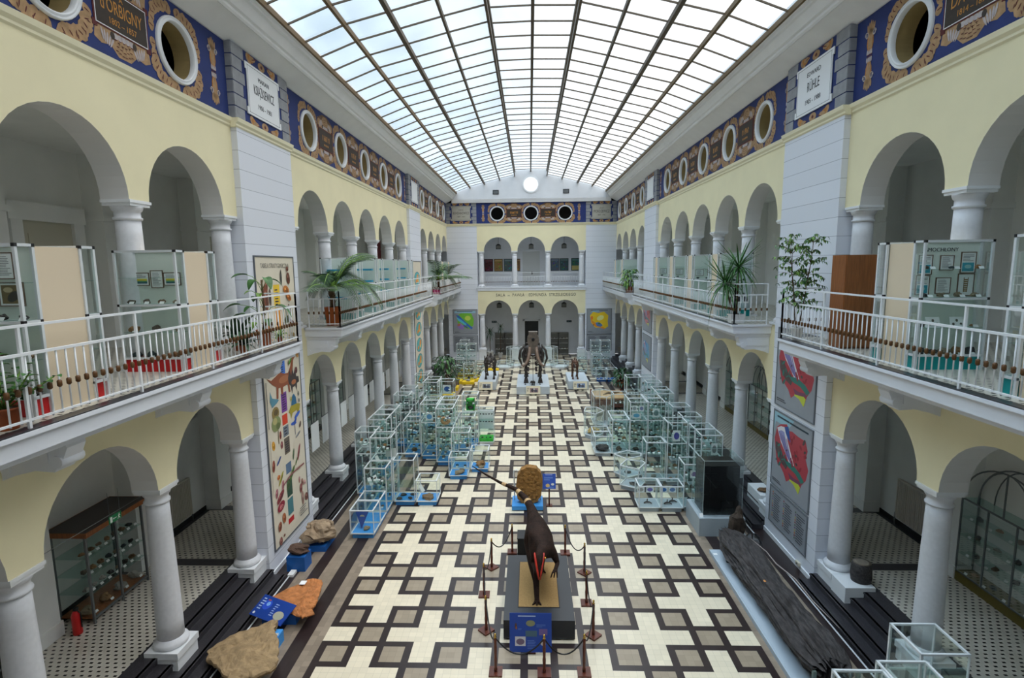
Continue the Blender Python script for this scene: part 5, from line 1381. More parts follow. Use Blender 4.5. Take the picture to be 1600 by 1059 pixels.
# ================================================================ skeletons on grey plinths
BONE = mat('bone_dark', (50,42,36), .55, var=.35, scale=14); BONEB = mat('bone_brown', (92,58,38), .55, var=.3, scale=14); TUSK = mat('tusk', (120,98,82), .45, var=.25, scale=5)
def plinth(label, x0, x1, y0, y1, h):
    t = thing('skeleton_plinth', label, 'plinth', ((x0+x1)/2, (y0+y1)/2, 0)); a, b = (x1-x0)/2, (y1-y0)/2
    mb = MB(); mb.box(-a,a,-b,b,.04,h); mb.box(-a+.05,a-.05,-b+.05,b-.05,0,.04); part('plinth', mb, mat('plinth_pale', (196,204,210), .45), t)
plinth('large pale grey plinth under the mammoth skeleton', -.98, 1.03, 32.36, 36.2, .5)
plinth('pale grey plinth under the left black skeleton', -3.47, -2.33, 33.6, 37.2, .55)
plinth('pale grey plinth under the right brown skeleton', 2.27, 3.53, 33.65, 36.6, .55)
def skeleton(name, label, cat, loc, S, m, leg_h, body_l, body_w, head=None, big_=False):
    """four-legged skeleton facing the viewer (towards -y)"""
    t = thing(name, label, cat, loc)
    L, W, H = body_l, body_w, leg_h
    def knob(mb, p, r): mb.blob(p, r, r, r*.9, 1, .05, 1, (8,6))
    for nm, y in (('fore_leg', -L*.38), ('hind_leg', L*.38)):
        for s in (-1, 1):
            mb = MB(); x = s*W*.62
            top = (x, y, H*1.12); kn = (x*1.02, y+(-.05 if nm == 'fore_leg' else -.12)*H*.6, H*.55); an = (x, y+(.02 if nm == 'fore_leg' else .08)*H, H*.16)
            mb.tube([top, kn], [S*.1, S*.08], 8); mb.tube([kn, an], [S*.075, S*.07], 8); knob(mb, top, S*.13); knob(mb, kn, S*.12); knob(mb, an, S*.1)
            mb.tube([an, (x, y-.03*H, .0)], [S*.1, S*.15], 8)
            for q in (-1, 0, 1): mb.blob((x+q*S*.09, y-.1*H, S*.05), S*.055, S*.1, S*.05, 2, .1, 1, (7,5))
            part(nm, mb, m, t)
    mb = MB(); n = 14
    for k in range(n+1):
        y = -L*.52+L*1.04*k/n; z = H*1.46+.1*H*math.sin(PI*k/n); mb.blob((0,y,z), S*.07, L/n*.42, S*.08, k, .1, 1, (8,5)); mb.tube([(0,y,z),(0,y+S*.05,z+S*(.34 if k < 6 else .2))], [S*.035,S*.015], 6)
    mb.tube([(0,L*.52,H*1.42),(0,L*.62,H*1.2),(0,L*.64,H*.8)], [S*.05,S*.03,S*.015], 6); part('spine', mb, m, t)
    for k in range(11):
        y = -L*.36+L*.64*k/10; z = H*1.46; b = math.sin(PI*(k+2.5)/14)
        mb = MB()
        for s in (-1, 1):
            mb.tube([(0,y,z),(s*W*.62*b,y+.02,z-.02*H),(s*W*.98*b,y-.03*L,z-.3*H*b),(s*W*.86*b,y-.07*L,z-.62*H*b),(s*W*.3*b,y-.09*L,z-.82*H*b)], [S*.03,S*.034,S*.034,S*.03,S*.02], 6)
        part('rib_pair', mb, m, t)
    for s in (-1, 1):
        mb = MB(); y = -L*.36; mb.prism([(y-.1*L,H*1.08),(y+.03*L,H*1.02),(y+.16*L,H*1.55),(y-.02*L,H*1.62)], s*W*.78-S*.03, s*W*.78+S*.03, 'x'); part('shoulder_blade', mb, m, t)
        mb = MB(); y = L*.4; mb.prism([(y-.08*L,H*1.5),(y+.08*L,H*1.5),(y+.1*L,H*1.1),(y-.02*L,H*1.02)], s*W*.55-S*.06, s*W*.55+S*.06, 'x'); part('hip_bone', mb, m, t)
    return t
mam = skeleton('mammoth_skeleton', 'towering dark mammoth skeleton with curved tusks at the end of the hall', 'skeleton', (.04, 34.5, .5), 1.05, BONE, 1.5, 2.5, .72)
mb = MB()
mb.prism([(-.22,2.4),(-.3,2.55),(-.36,2.8),(-.34,3.0),(-.27,3.12),(-.25,3.28),(-.27,3.34),(.27,3.34),(.25,3.28),(.27,3.12),(.34,3.0),(.36,2.8),(.3,2.55),(.22,2.4),(.24,2.15),(.12,2.05),(-.12,2.05),(-.24,2.15)], -2.05, -1.55)
mb.blob((0,-1.6,2.75), .36,.45,.45, 3, .08, 1.2, (16,10)); part('skull', mb, mat('bone_skull', (98,87,78), .55, var=.25, scale=8), mam)
mb = MB(); mb.blob((0,-2.05,2.88), .1,.03,.12, 1, .1, 1, (10,6)); part('nose_opening', mb, BLACKM, mam)
mb = MB(); mb.tube([(-.24,-1.9,2.16),(-.2,-2.1,1.98),(0,-2.2,1.92),(.2,-2.1,1.98),(.24,-1.9,2.16)], .07, 8); part('jaw', mb, BONE, mam)
for s in (-1, 1):
    mb = MB(); pts = [(s*.2,-1.95,2.42),(s*.3,-2.15,2.1),(s*.42,-2.4,1.75),(s*.6,-2.7,1.55),(s*.66,-2.95,1.6),(s*.5,-3.1,1.75)]
    pts = [(s*.19,-1.95,2.45),(s*.22,-2.15,2.1),(s*.3,-2.3,1.72),(s*.46,-2.42,1.45),(s*.6,-2.52,1.36),(s*.72,-2.6,1.44)]
    mb.tube(pts, [.09,.1,.1,.09,.07,.03], 10); part('tusk', mb, TUSK, mam)
    mb = MB(); mb.tube([(s*.55,-1.1,2.4),(s*.78,-1.25,2.1),(s*.86,-1.3,1.6),(s*.7,-1.35,1.2)], [.05,.07,.07,.04], 8); part('shoulder_arch', mb, BONE, mam)
for x, y, h, nm in ((-.45,33.0,.6,'left'),(.45,33.0,.6,'right'),(.03,32.9,2.0,'tall middle')):
    t = thing('support_rod', '%s thin dark support rod on the mammoth plinth' % nm, 'rod', (x, y, .5)); mb = MB(); mb.tube([(0,0,0),(0,0,h)], .014, 6); mb.box(-.05,.05,-.05,.05,0,.02); part('rod', mb, BLACKM, t)
t = thing('mammoth_figurine', 'small dark mammoth figurine on the front of the mammoth plinth', 'figurine', (.03, 32.75, .5))
mb = MB(); mb.blob((0,0,.2), .13,.11,.1, 2, .08, 1, (10,7)); mb.blob((-.1,-.03,.23), .07,.07,.08, 3, .08, 1, (8,6)); mb.tube([(-.16,-.05,.2),(-.19,-.06,.1),(-.16,-.07,.03)], [.03,.02,.012], 6)
for x in (-.08,.08):
    for y in (-.06,.06): mb.tube([(x,y,.18),(x,y,0)], [.035,.03], 7)
part('body', mb, BONE, t)
bear = skeleton('bear_skeleton', 'black barrel-ribbed skeleton on the left of the mammoth', 'skeleton', (-2.75, 35.0, .55), .62, BONE, .95, 1.6, .42)
mb = MB(); mb.blob((0,-1.05,1.28), .2,.32,.2, 4, .12, 1.3, (14,9)); mb.blob((0,-1.32,1.18), .12,.18,.11, 2, .1, 1, (10,7)); part('skull', mb, BONE, bear)
hy = skeleton('hyena_skeleton', 'small red-brown skeleton on the right of the mammoth', 'skeleton', (2.74, 34.7, .55), .45, BONEB, .78, 1.05, .24)
mb = MB(); mb.blob((0,-.68,1.16), .13,.24,.14, 5, .12, 1.3, (14,9)); mb.blob((0,-.88,1.08), .08,.13,.08, 2, .1, 1, (10,7)); part('skull', mb, BONEB, hy)
for x, y, rgb, nm in ((.03,32.2,(150,120,120),'mammoth'),(-2.95,33.4,(120,124,130),'left black'),(2.98,33.45,(120,140,170),'right brown')):
    t = thing('picture_sign', 'cream picture sign leaning before the %s skeleton plinth' % nm, 'sign', (x, y, 0)); R = Matrix.Rotation(-.3, 3, 'X')
    mb = MB(); mb.obox((0,0,.33), .86, .02, .5, R); part('panel', mb, mat('sign_cream', (226,214,184), .5), t)
    p = Print(); p.y = -.012; p.rect(rgb, -.2,.3,-.15,.12); p.ell((60,56,60), -.05,-.02,.08,.1); p.ell((70,70,80), .15,-.05,.1,.08); p.ell((200,206,214),.05,.06,.05,.04); p.textlines((110,100,90), -.38,-.24,-.1,.15,4,2); o = p.done(t); o.location = (0,0,.33); o.rotation_euler = (-.3,0,0)
    mb = MB(); mb.blob((-.15,.0,.05), .08,.1,.05, 1, .1, 1, (8,5)); mb.blob((.15,0,.05), .08,.1,.05, 2, .1, 1, (8,5)); part('foot', mb, BLACKM, t)

# ================================================================ big stones on the left, log on the right
SAND1 = mat('slab_sandstone', (152,128,94), .9, var=.28, scale=6, bump=.8, bscale=12); ORS = mat('slab_orange', (176,112,62), .85, var=.3, scale=9, bump=.6, bscale=22); LUMP = mat('lumpy_grey', (150,130,106), .9, var=.3, scale=5, bump=.9, bscale=8); DKST = mat('dark_stone', (86,64,52), .85, var=.3, scale=8, bump=.7)
def blue_block(label, x0, x1, y0, y1, h, m=BLUED):
    t = thing('blue_plinth', label, 'plinth', ((x0+x1)/2, (y0+y1)/2, 0)); a, b = (x1-x0)/2, (y1-y0)/2
    mb = MB(); mb.box(-a,a,-b,b,0,h-.01); mb.box(-a+.005,a-.005,-b+.005,b-.005,h-.01,h); part('block', mb, m, t)
blue_block('tall blue plinth under the small dark stone, beside the left pier', -6.5, -6.02, 12.99, 13.42, .4)
blue_block('low blue plinth under the lumpy rock, beside the left pier', -6.35, -5.86, 13.98, 14.74, .16)
t = thing('dark_stone', 'flat dark brown stone on the tall blue plinth', 'stone', (-6.25, 13.22, .4)); mb = MB(); mb.blob((0,0,.1), .3,.2,.12, 6, .3, 1.5, (16,9), flat=-.095); part('stone', mb, DKST, t)
t = thing('lumpy_rock', 'large lumpy grey-brown rock on the low blue plinth', 'rock', (-6.12, 14.3, .16)); mb = MB(); mb.blob((0,0,.27), .42,.42,.3, 8, .3, 1.4, (20,12), flat=-.265)
for i in range(40):
    a = random.uniform(0,6.28); q = random.uniform(0,.33); mb.blob((q*math.cos(a), q*math.sin(a), .5-.5*q*q), .075,.075,.05, i, .15, 1, (8,5))
part('rock', mb, LUMP, t)
def slab(name, label, pts, z, th, m, tilt, seed):
    """irregular flat slab; pts are floor plan points at height z"""
    cx = sum(p[0] for p in pts)/len(pts); cy = sum(p[1] for p in pts)/len(pts)
    t = thing(name, label, 'slab', (cx, cy, z)); mb = MB(); rnd = random.Random(seed); out = []
    n = len(pts)
    for i in range(n):
        a, b = Vector(pts[i]+(0,)), Vector(pts[(i+1) % n]+(0,))
        for k in range(5):
            p = a.lerp(b, k/5)+Vector((rnd.uniform(-.025,.025), rnd.uniform(-.025,.025), 0)); out.append(p-Vector((cx,cy,0)))
    rings = []
    def hz(x, y): return .055*noise.noise(Vector((x*3.1+seed, y*3.1, 0))) + .03*noise.noise(Vector((x*9, y*9+seed, 3))) + .012*noise.noise(Vector((x*25, y*25, seed)))
    for s, dz in ((.97,-th),(1,-th*.4),(.985,0),(.93,.012)) + tuple((.93-.0775*k, .014+.002*k) for k in range(1, 12)):
        rings.append(mb.add([(p.x*s, p.y*s, dz+tilt[0]*p.x*s+tilt[1]*p.y*s+(hz(p.x*s, p.y*s) if dz >= 0 else 0)) for p in out]))
    c0 = mb.add([(0,0,.03+hz(0,0))]); N_ = len(out)
    for a, b in zip(rings, rings[1:]):
        for k in range(N_): mb.face((a+k, a+(k+1) % N_, b+(k+1) % N_, b+k))
    for k in range(N_): mb.face((rings[-1]+k, rings[-1]+(k+1) % N_, c0))
    mb.face([rings[0]+k for k in range(N_)][::-1]); part('slab', mb, m, t); return t
blue_block('blue plinth block under the orange slab', -5.8, -5.36, 10.9, 11.5, .24)
slab('orange_slab', 'orange-brown fossil slab lying beside the left steps', [(-6.2,11.41),(-5.58,12.15),(-5.3,12.17),(-5.19,12.1),(-5.08,11.5),(-5.0,11.13),(-5.05,11.0),(-4.93,10.84),(-5.13,10.72),(-5.44,10.87),(-5.8,11.1)], .31, .05, ORS, (.0,.0), 2)
t = thing('info_sign', 'blue tilted sign at the near end of the orange slab', 'sign', (-5.87, 10.92, .28)); R = Matrix.Rotation(-.42, 3, 'Z') @ Matrix.Rotation(-1.15, 3, 'X')
mb = MB(); mb.obox((0,0,.06), .97, .02, .5, R); part('panel', mb, MATS['sign_3066150'], t)
p = Print(); p.y = -.013; p.ell((40,80,200),-.22,.06,.12,.12); p.ell((120,170,230),-.2,.08,.05,.05); p.ell((170,170,150),.26,-.08,.14,.1); p.rect((170,80,60),-.28,-.2,.15,.18); p.textlines((170,190,226),-.42,-.3,-.1,.2,5,1); p.textlines((150,170,220),.0,.1,-.15,.15,6,2); p.ell((220,224,230),-.4,-.18,.03,.03); o = p.done(t); o.location = (0,0,.06); o.rotation_euler = R.to_euler()
mb = MB(); mb.box(-.25,.25,-.03,.03,-.28,.0); part('stand', mb, BLUED, t)
t = thing('info_sheet', 'small white card lying on the far edge of the orange slab', 'sheet', (-5.62, 11.95, .345)); mb = MB(); mb.box(-.07,.07,-.08,.08,0,.005); part('paper', mb, CARD, t)
blue_block('bright blue plinth with a white card under the sandstone slab', -5.95, -5.4, 9.3, 10.4, .26, BLUEP)
card(-5.45, 10.2, .26, None, 'white card on the bright blue plinth under the sandstone slab')
slab('sandstone_slab', 'large buff sandstone slab beside the left steps, nearest the viewer', [(-6.6,9.72),(-6.35,10.06),(-6.0,10.25),(-5.67,10.45),(-5.5,10.4),(-5.48,10.2),(-5.2,9.8),(-4.98,9.25),(-5.0,9.1),(-5.28,8.92),(-5.74,8.9),(-6.1,9.2),(-6.45,9.4)], .38, .1, SAND1, (.06,.05), 4)
t = thing('socket_box', 'small white socket box at the corner of the left steps', 'socket', (-6.3,12.85,0)); mb = MB(); mb.box(-.07,.07,-.12,.12,0,.07); mb.box(-.04,.04,-.09,-.01,.07,.075); mb.box(-.04,.04,.02,.09,.07,.075); part('box', mb, CARD, t)

t = thing('log_plinth', 'long low pale grey plinth under the blackened log', 'plinth', (5.2, 11.2, 0)); mb = MB(); mb.box(-.5,.62,-3.4,2.85,0,.1); mb.box(-.46,.58,-3.36,2.81,.1,.105); part('plinth', mb, mat('log_plinth_paint', (176,188,198), .5), t)
mb = MB(); mb.obox((-.42,2.6,.108), .1,.08,.003); part('label', mb, CARD, t)
t = thing('blackened_log', 'huge blackened cracked fossil tree trunk lying beside the right steps', 'log', (5.35, 11.5, .2))
LOG = mat('log_black', (56,51,50), .7, var=.75, scale=5, bump=1.0, bscale=10, stretch=(4,1,4))
mb = MB(); n, m_ = 56, 130; rings = []; rnd = random.Random(2)
for i in range(m_+1):
    s = i/m_; y = 2.8-5.2*s; r = (.365+.03*math.sin(s*9))*min(1, .5+3.2*s)*min(1, .8+3*(1-s)); cx = -.09+.03*s
    ring = []
    for k in range(n):
        a = 2*PI*k/n; d_ = Vector((math.cos(a)*1.6, y*.9, math.sin(a)*1.6)); q = noise.noise(d_)*.2 + noise.noise(Vector((math.cos(a)*6, y*.7, math.sin(a)*6)))*.18 + noise.noise(Vector((math.cos(a)*14, y*1.6, math.sin(a)*14)))*.15 + noise.noise(d_*5)*.07 - .12*max(0, noise.noise(d_*2.2+Vector((5,5,5)))-.25)
        e = 1-(.35*rnd.random() if i in (0, m_) else 0)
        rr2 = r*(1+q)*e; yy = y + (rnd.uniform(-.16,.16) if i in (0, m_) else (rnd.uniform(-.05,.05) if i in (1, m_-1) else 0))
        ring.append((cx+rr2*1.12*math.cos(a), yy, max(-.09, .26+rr2*.78*math.sin(a))))
    rings.append(mb.add(ring))
for a, b in zip(rings, rings[1:]):
    for k in range(n): mb.face((a+k, a+(k+1) % n, b+(k+1) % n, b+k))
for q in (0, m_):
    c0 = mb.add([(-.05, 2.6 if q == 0 else -2.2, .24)])
    for k in range(n): mb.face((rings[q]+k, rings[q]+(k+1) % n, c0))
part('trunk', mb, LOG, t)
mb = MB(); mb.tube([(.05,1.6,.72),(.14,.9,.76),(.1,.3,.8),(.2,-.4,.85),(.16,-1.2,.87),(.24,-2.0,.86)], [.006,.014,.016,.016,.014,.006], 5); part('crack', mb, mat('crack_pale', (150,140,136), .8), t)
mb = MB(); mb.blob((-.32,-.1,.62), .03,.04,.012, 2, .2, 1, (8,5)); part('resin_spot', mb, mat('resin', (214,140,70), .3), t)
for y in (1.9, -2.4):
    mb = MB(); mb.box(-.42,-.36,y-.03,y+.03,-.095,.3); mb.box(.36,.42,y-.03,y+.03,-.095,.3); mb.box(-.42,.42,y-.03,y+.03,-.095,-.06); part('cradle', mb, mat('cradle_green', (110,126,118), .5), t)
t = thing('white_block', 'white support block under the upright dark stone', 'block', (5.52,14.25,0)); mb = MB(); mb.box(-.36,.3,-.22,.3,0,.34); mb.box(.3,.36,-.1,.2,0,.3); part('block', mb, GREYP, t)
t = thing('dark_stone', 'upright brown-black pointed stone behind the log', 'stone', (5.52,14.3,.34)); mb = MB(); mb.blob((0,0,.36), .22,.2,.42, 4, .3, 1.6, (16,10), flat=-.355); part('stone', mb, mat('stone_umber', (58,46,36), .85, var=.35, scale=8, bump=.8), t)
t = thing('dark_stone', 'rounded black stone beside the far end of the log', 'stone', (5.75,13.75,.105)); mb = MB(); mb.blob((0,0,.28), .24,.24,.3, 9, .25, 1.5, (14,9), flat=-.275); part('stone', mb, COAL, t)
t = thing('tree_stump', 'black cylindrical stump on the plinth of the near right column', 'stump', (7.33,11.74,.65)); mb = MB(); mb.smooth = True; mb.lathe([(.2,0),(.22,.12),(.21,.3),(.19,.44)], (0,0,0), 18); part('trunk', mb, LOG, t); mb = MB(); mb.lathe([(.185,.44),(.12,.455),(.05,.45)], (0,0,0), 18); part('cut_face', mb, mat('cut_wood', (120,110,98), .8, var=.2, scale=20), t)
t = thing('plinth_extension', 'white stepped block in front of the near right column carrying the stump', 'block', (7.15,11.85,.28)); mb = MB(); mb.box(-.33,.33,-.42,.13,0,.37); part('block', mb, WHITEP, t)
t = thing('white_pedestal', 'white box pedestal on the right steps behind the near pier', 'pedestal', (7.08,16.7,.28)); mb = MB(); mb.box(-.14,.36,-.5,.5,0,.42); mb.box(-.14,.1,-.6,-.5,0,.22); part('box', mb, WHITEP, t)
big(7.15,16.5,.7,.16,3,'brown stone on the white box pedestal behind the near right pier',7,.8)
# ================================================================ showcases on the balconies
REDB = mat('base_red', (196,24,28), .4); TEALB = mat('base_teal', (0,150,150), .4); BEIGE = mat('panel_beige', (222,204,176), .7); BACKB = mat('case_backing', (222,229,220), .7)
UNIT = {}
def unit_meshes(beige, base):
    k = (beige, base.name)
    if k in UNIT: return UNIT[k]
    # local: x 0 (wall end) .. 1.05 (hall end), y 0 (near) .. 1.1 (far)
    W, D, H = 1.08, .26, 2.09; out = {}
    fr, gl, bs, sh = MB(), MB(), MB(), MB(); f = .035
    for y0, y1 in ((0, D), (.92, .92+D)):
        for x in (0, W-f):
            for y in (y0, y1-f): fr.box(x, x+f, y, y+f, 0 if x > 0 else 0, H)
        for z in (.22, 1.14, H-f):
            for y in (y0, y1-f): fr.box(0, W, y, y+f, z, z+f)
            for x in (0, W-f): fr.box(x, x+f, y0, y1, z, z+f)
        yy = y0+.006 if y0 == 0 else y1-.006
        gl.poly([(.01,yy,.25),(W-.01,yy,.25),(W-.01,yy,H-.02),(.01,yy,H-.02)])
        for x in (.006, W-.006): gl.poly([(x,y0+.01,.25),(x,y1-.01,.25),(x,y1-.01,H-.02),(x,y0+.01,H-.02)])
        bs.box(.03, W-.03, y0+.03, y1-.0, 0, .22)
        for z in (.68, 1.62): sh.box(.03, W-.03, y0+.03, y1-.03, z, z+.008)
        sh.box(.03, W-.03, y0+.03, y1-.03, 1.14, 1.175)
    out['frame'] = fr.mesh('frame', ALU); cc = MB()
    for y0, y1 in ((0, D), (.92, .92+D)):
        for x in (0, W-f):
            for y in (y0, y1-f):
                for z in (1.14, H-f): cc.box(x-.003, x+f+.003, y-.003, y+f+.003, z-.003, z+f+.003)
    out['corner_caps'] = cc.mesh('corner_caps', BLACKM); out['glass_panes'] = gl.mesh('glass_panes', GLASS); out['base'] = bs.mesh('base', base); out['shelves'] = sh.mesh('shelves', MATS['shelf_glass'])
    cr = MB()
    if beige: cr.box(.05, W-.02, D, .92, .0, H-.03); cr.m = 1; cr.box(.06, W-.03, D-.008, D, .25, H-.04); cr.box(.06, W-.03, .92, .928, .25, H-.04)
    else: cr.m = 1; cr.box(.05, W-.02, .55, .6, .0, H-.03)
    out['partition'] = cr.mesh('partition', [BEIGE, BACKB])
    UNIT[k] = out
    return out
def showcase(sg, y, label, base, beige=True, cards=3, stones=True, nm='left'):
    """back to back showcase standing before a column; y is its near face"""
    x0 = sg*7.2
    t = thing('gallery_showcase', label, 'showcase', (x0, y, BF), 0)
    for k, me in unit_meshes(beige, base).items():
        o = ob(k, me, t)
        if sg > 0: o.location = (-1.08, 0, 0)
    xs = (x0-1.08 if sg > 0 else x0)
    return xs
def framed(x, y, z, w, h, rgb, label, rows=6, pic=None, group=None):
    t = thing('framed_sheet', label, 'framed sheet', (x, y, z), 0, group)
    mb = MB(); mb.box(-w/2,w/2,-.008,0,0,h); part('sheet', mb, CARD, t)
    mb = MB(); f = .012
    mb.box(-w/2-f,w/2+f,-.014,0,-f,0); mb.box(-w/2-f,w/2+f,-.014,0,h,h+f); mb.box(-w/2-f,-w/2,-.014,0,0,h); mb.box(w/2,w/2+f,-.014,0,0,h); part('frame', mb, mat('frame_brown', (110,84,66), .5), t)
    p = Print(); p.y = -.0085
    if pic == 'bars':
        p.rect((226,206,60), -w*.4, w*.4, h*.36, h*.54); p.rect((90,160,120), -w*.4, w*.4, h*.24, h*.36); p.rect((60,110,130), -w*.4, w*.4, h*.12, h*.24); p.textlines((120,120,120), -w*.4, w*.4, h*.62, h*.9, 3, 1)
    elif pic == 'photo':
        p.rect((120,100,60), -w*.42, w*.42, h*.08, h*.92); p.ell((60,56,50), .02, h*.4, w*.3, h*.2, .6); p.ell((200,180,140), -.04, h*.7, w*.2, h*.12)
    elif pic == 'blue':
        p.rect((60,160,180), -w*.42, w*.42, h*.06, h*.5); p.ell((150,200,200), 0, h*.3, w*.25, h*.1); p.textlines((130,130,130), -w*.4, w*.4, h*.56, h*.92, 5, 2)
    elif pic == 'fossil':
        for k in range(7): p.ell((140,110,60), 0, h*(.2+.09*k), w*.16, h*.035)
        for s in (-1,1): p.line((120,96,60), [(s*w*.1,h*.15),(s*w*.14,h*.85)], .012)
    else: p.textlines((140,140,140), -w*.38, w*.38, h*.1, h*.9, rows*2, 3)
    p.done(t)
cols_near = [9.45-.38, 9.45-SP-.38, 9.45-2*SP-.38]
# left near (red bases)
for k, y in enumerate(cols_near[:2]):
    y = (9.07, 6.2)[k]
    xs = showcase(-1, y, ('glass showcase on red bases near the left pier, three framed sheets inside','glass showcase on red bases at the left edge, holding a framed photo')[k], REDB)
    yb = y+.26-.01; cx = xs+.54
    if k == 0:
        framed(cx-.26, yb, BF+1.5, .28, .2, None, 'left framed sheet with yellow and green bars in the red showcase', pic='bars'); framed(cx+.03, yb, BF+1.46, .2, .28, None, 'middle framed text sheet in the red showcase'); framed(cx+.3, yb, BF+1.5, .28, .2, None, 'right framed sheet with coloured bars in the red showcase', pic='bars')
    else:
        framed(cx+.2, yb, BF+1.35, .3, .27, None, 'framed brown photo in the red showcase at the left edge', pic='photo'); framed(cx+.16, yb, BF+1.68, .2, .3, None, 'upper framed text sheet in the red showcase at the left edge'); framed(cx-.2, yb, BF+1.35, .2, .27, None, 'framed picture beside the brown photo in the left edge showcase', pic='bars')
    for z, s, n in ((1.178,.06,4),(.69,.085,3),(.235,.085,4)):
        for q in range(n):
            specimen(xs+.16+.8*q/(n-1), y+.13, BF+z, s, 'stones in the red based balcony showcases', 'stone on a shelf of a red based balcony showcase'); card(xs+.16+.8*q/(n-1)+.05, y+.06, BF+z, 'label cards in the red based balcony showcases', 'white label card in a red based balcony showcase')
# right near (teal bases)
for k, y in enumerate((8.92, 6.9)):
    y = (8.92, 7.05-.9)[k]
    xs = showcase(1, y, ('glass showcase on teal bases headed with a dark title, near right balcony','glass showcase on teal bases at the right edge of the balcony')[k], TEALB)
    if k == 0:
        yb = y+.25; cx = xs+.54
        t = thing('title_sign', 'dark capital title at the top of the teal based showcase', 'lettering', (cx-.12, yb-.012, BF+1.94)); letters('JAMOCHŁONY', t, 0, 0, .085, INK, -.002, 1)
        framed(cx-.34, yb, BF+1.55, .2, .3, None, 'upper framed sheet with blue picture, left in the teal showcase', pic='blue'); framed(cx, yb, BF+1.62, .2, .22, None, 'upper framed text sheet in the middle of the teal showcase'); framed(cx+.34, yb, BF+1.57, .22, .32, None, 'upper framed sheet with blue picture, right in the teal showcase', pic='blue')
        framed(cx-.36, yb, BF+1.22, .2, .3, None, 'lower framed sheet with blue picture in the teal showcase', pic='blue'); framed(cx-.03, yb, BF+1.24, .22, .24, None, 'lower framed text sheet in the middle of the teal showcase'); framed(cx+.33, yb, BF+1.2, .24, .34, None, 'lower framed sheet with ribbed brown fossil in the teal showcase', pic='fossil')
        for i, x in enumerate((-.1, .28)):
            t = thing('open_book_card', '%s leaning white picture card on the lower teal showcase shelf' % ('left','right')[i], 'card', (cx+x-.14, y+.1, BF+.69)); mb = MB(); mb.obox((0,0,.08), .22, .006, .18, Matrix.Rotation(-.3, 3, 'X')); part('card', mb, CARD, t); p = Print(); p.y = -.005; [p.ell((90,84,70), -.06+.06*q, (.03 if q % 2 else -.03), .02, .025) for q in range(3)]; o = p.done(t); o.location = (0,0,.08); o.rotation_euler = (-.3,0,0)
    for z, s, n in ((1.63,.05,3),(1.178,.06,4),(.69,.045,4),(.235,.09,5)):
        for q in range(n):
            specimen(xs+.16+.8*q/(n-1), y+.15, BF+z, s, 'stones in the teal based balcony showcases', 'stone on a shelf of a teal based balcony showcase'); card(xs+.2+.76*q/(n-1), y+.07, BF+z, 'label cards in the teal based balcony showcases', 'white label card in a teal based balcony showcase')
# middle bay
for sg, nm in ((-1, 'left'), (1, 'right')):
    for k, y in enumerate((18.25, 21.1, 23.95, 26.8)):
        xs = showcase(sg, y, '%s showcase on teal bases along the middle %s balcony' % (ORD[k], nm), TEALB, sg > 0)
        for z in (1.178, .69) if sg > 0 else (1.178, 1.63, .69):
            for q in range(3):
                if sg > 0: specimen(xs+.2+.33*q, y+.13, BF+z, .055, 'stones in the middle right balcony showcases', 'stone in a middle right balcony showcase', None, 1)
        if sg < 0:
            for z in (.69, 1.18, 1.63):
                t = thing('blue_tray', 'turquoise tray of specimens in the middle left balcony showcases', 'tray', (xs+.5+.1*(k % 2), y+.15, BF+z), 0, 'turquoise trays in the middle left showcases'); mb = MB(); mb.box(-.3,.3,-.1,.1,0,.07); part('tray', mb, mat('tray_turq', (40,160,200), .5), t)
        else:
            for q in range(2): framed(xs+.3+.45*q, y+.25, BF+1.3, .28, .22, None, 'framed sheet in a middle right balcony showcase', group='framed sheets in the middle right showcases')
for sg, nm in ((-1,'left'),(1,'right')):
    for k, y in enumerate((36.9, 39.8)): showcase(sg, y, '%s showcase along the far %s balcony' % (ORD[k], nm), TEALB if sg > 0 else REDB, True)
for i in range(3):
    t = thing('framed_picture', 'small leaning framed picture on the floor by the yucca', 'picture', (6.75-.22*i, 17.6, BF), 0, 'three small framed pictures behind the yucca'); mb = MB(); mb.obox((0,0,.62), .18, .015, .26, Matrix.Rotation(-.2, 3, 'X')); part('frame', mb, CARD, t); mb = MB(); mb.obox((0,-.01,.62), .11, .012, .16, Matrix.Rotation(-.2, 3, 'X')); part('picture', mb, INK, t); mb = MB(); mb.box(-.02,.02,-.02,.02,0,.55); part('stand', mb, ALU, t)
t = thing('tall_cabinet', 'tall plain reddish-brown wooden cabinet on the near right balcony', 'cabinet', (6.52, 11.43, BF)); mb = MB(); mb.box(-.33,.33,-.24,.25,.03,1.9); mb.box(-.3,.3,-.2,.22,0,.03); part('carcass', mb, WOOD, t)
mb = MB(); mb.box(-.32,.32,-.255,-.24,.05,1.89); part('door', mb, WOOD, t)
for sg, x, y, nm in ((-1,-GX+.02,4.0,'left'),(1,GX-.02,10.6,'right')):
    t = thing('wall_picture', 'pale framed picture on the upper %s gallery wall' % nm, 'picture', (x, y, 8.1), -sg*PI/2); mb = MB(); mb.box(-.45,.45,-.03,0,0,.75); part('frame', mb, ALUD, t); mb = MB(); mb.box(-.41,.41,-.035,-.03,.04,.71); part('print', mb, CARD, t); p = Print(); p.y = -.036; p.ell((150,140,130),0,.38,.25,.14,.3); p.ell((110,100,96),.08,.42,.1,.06); p.done(t)

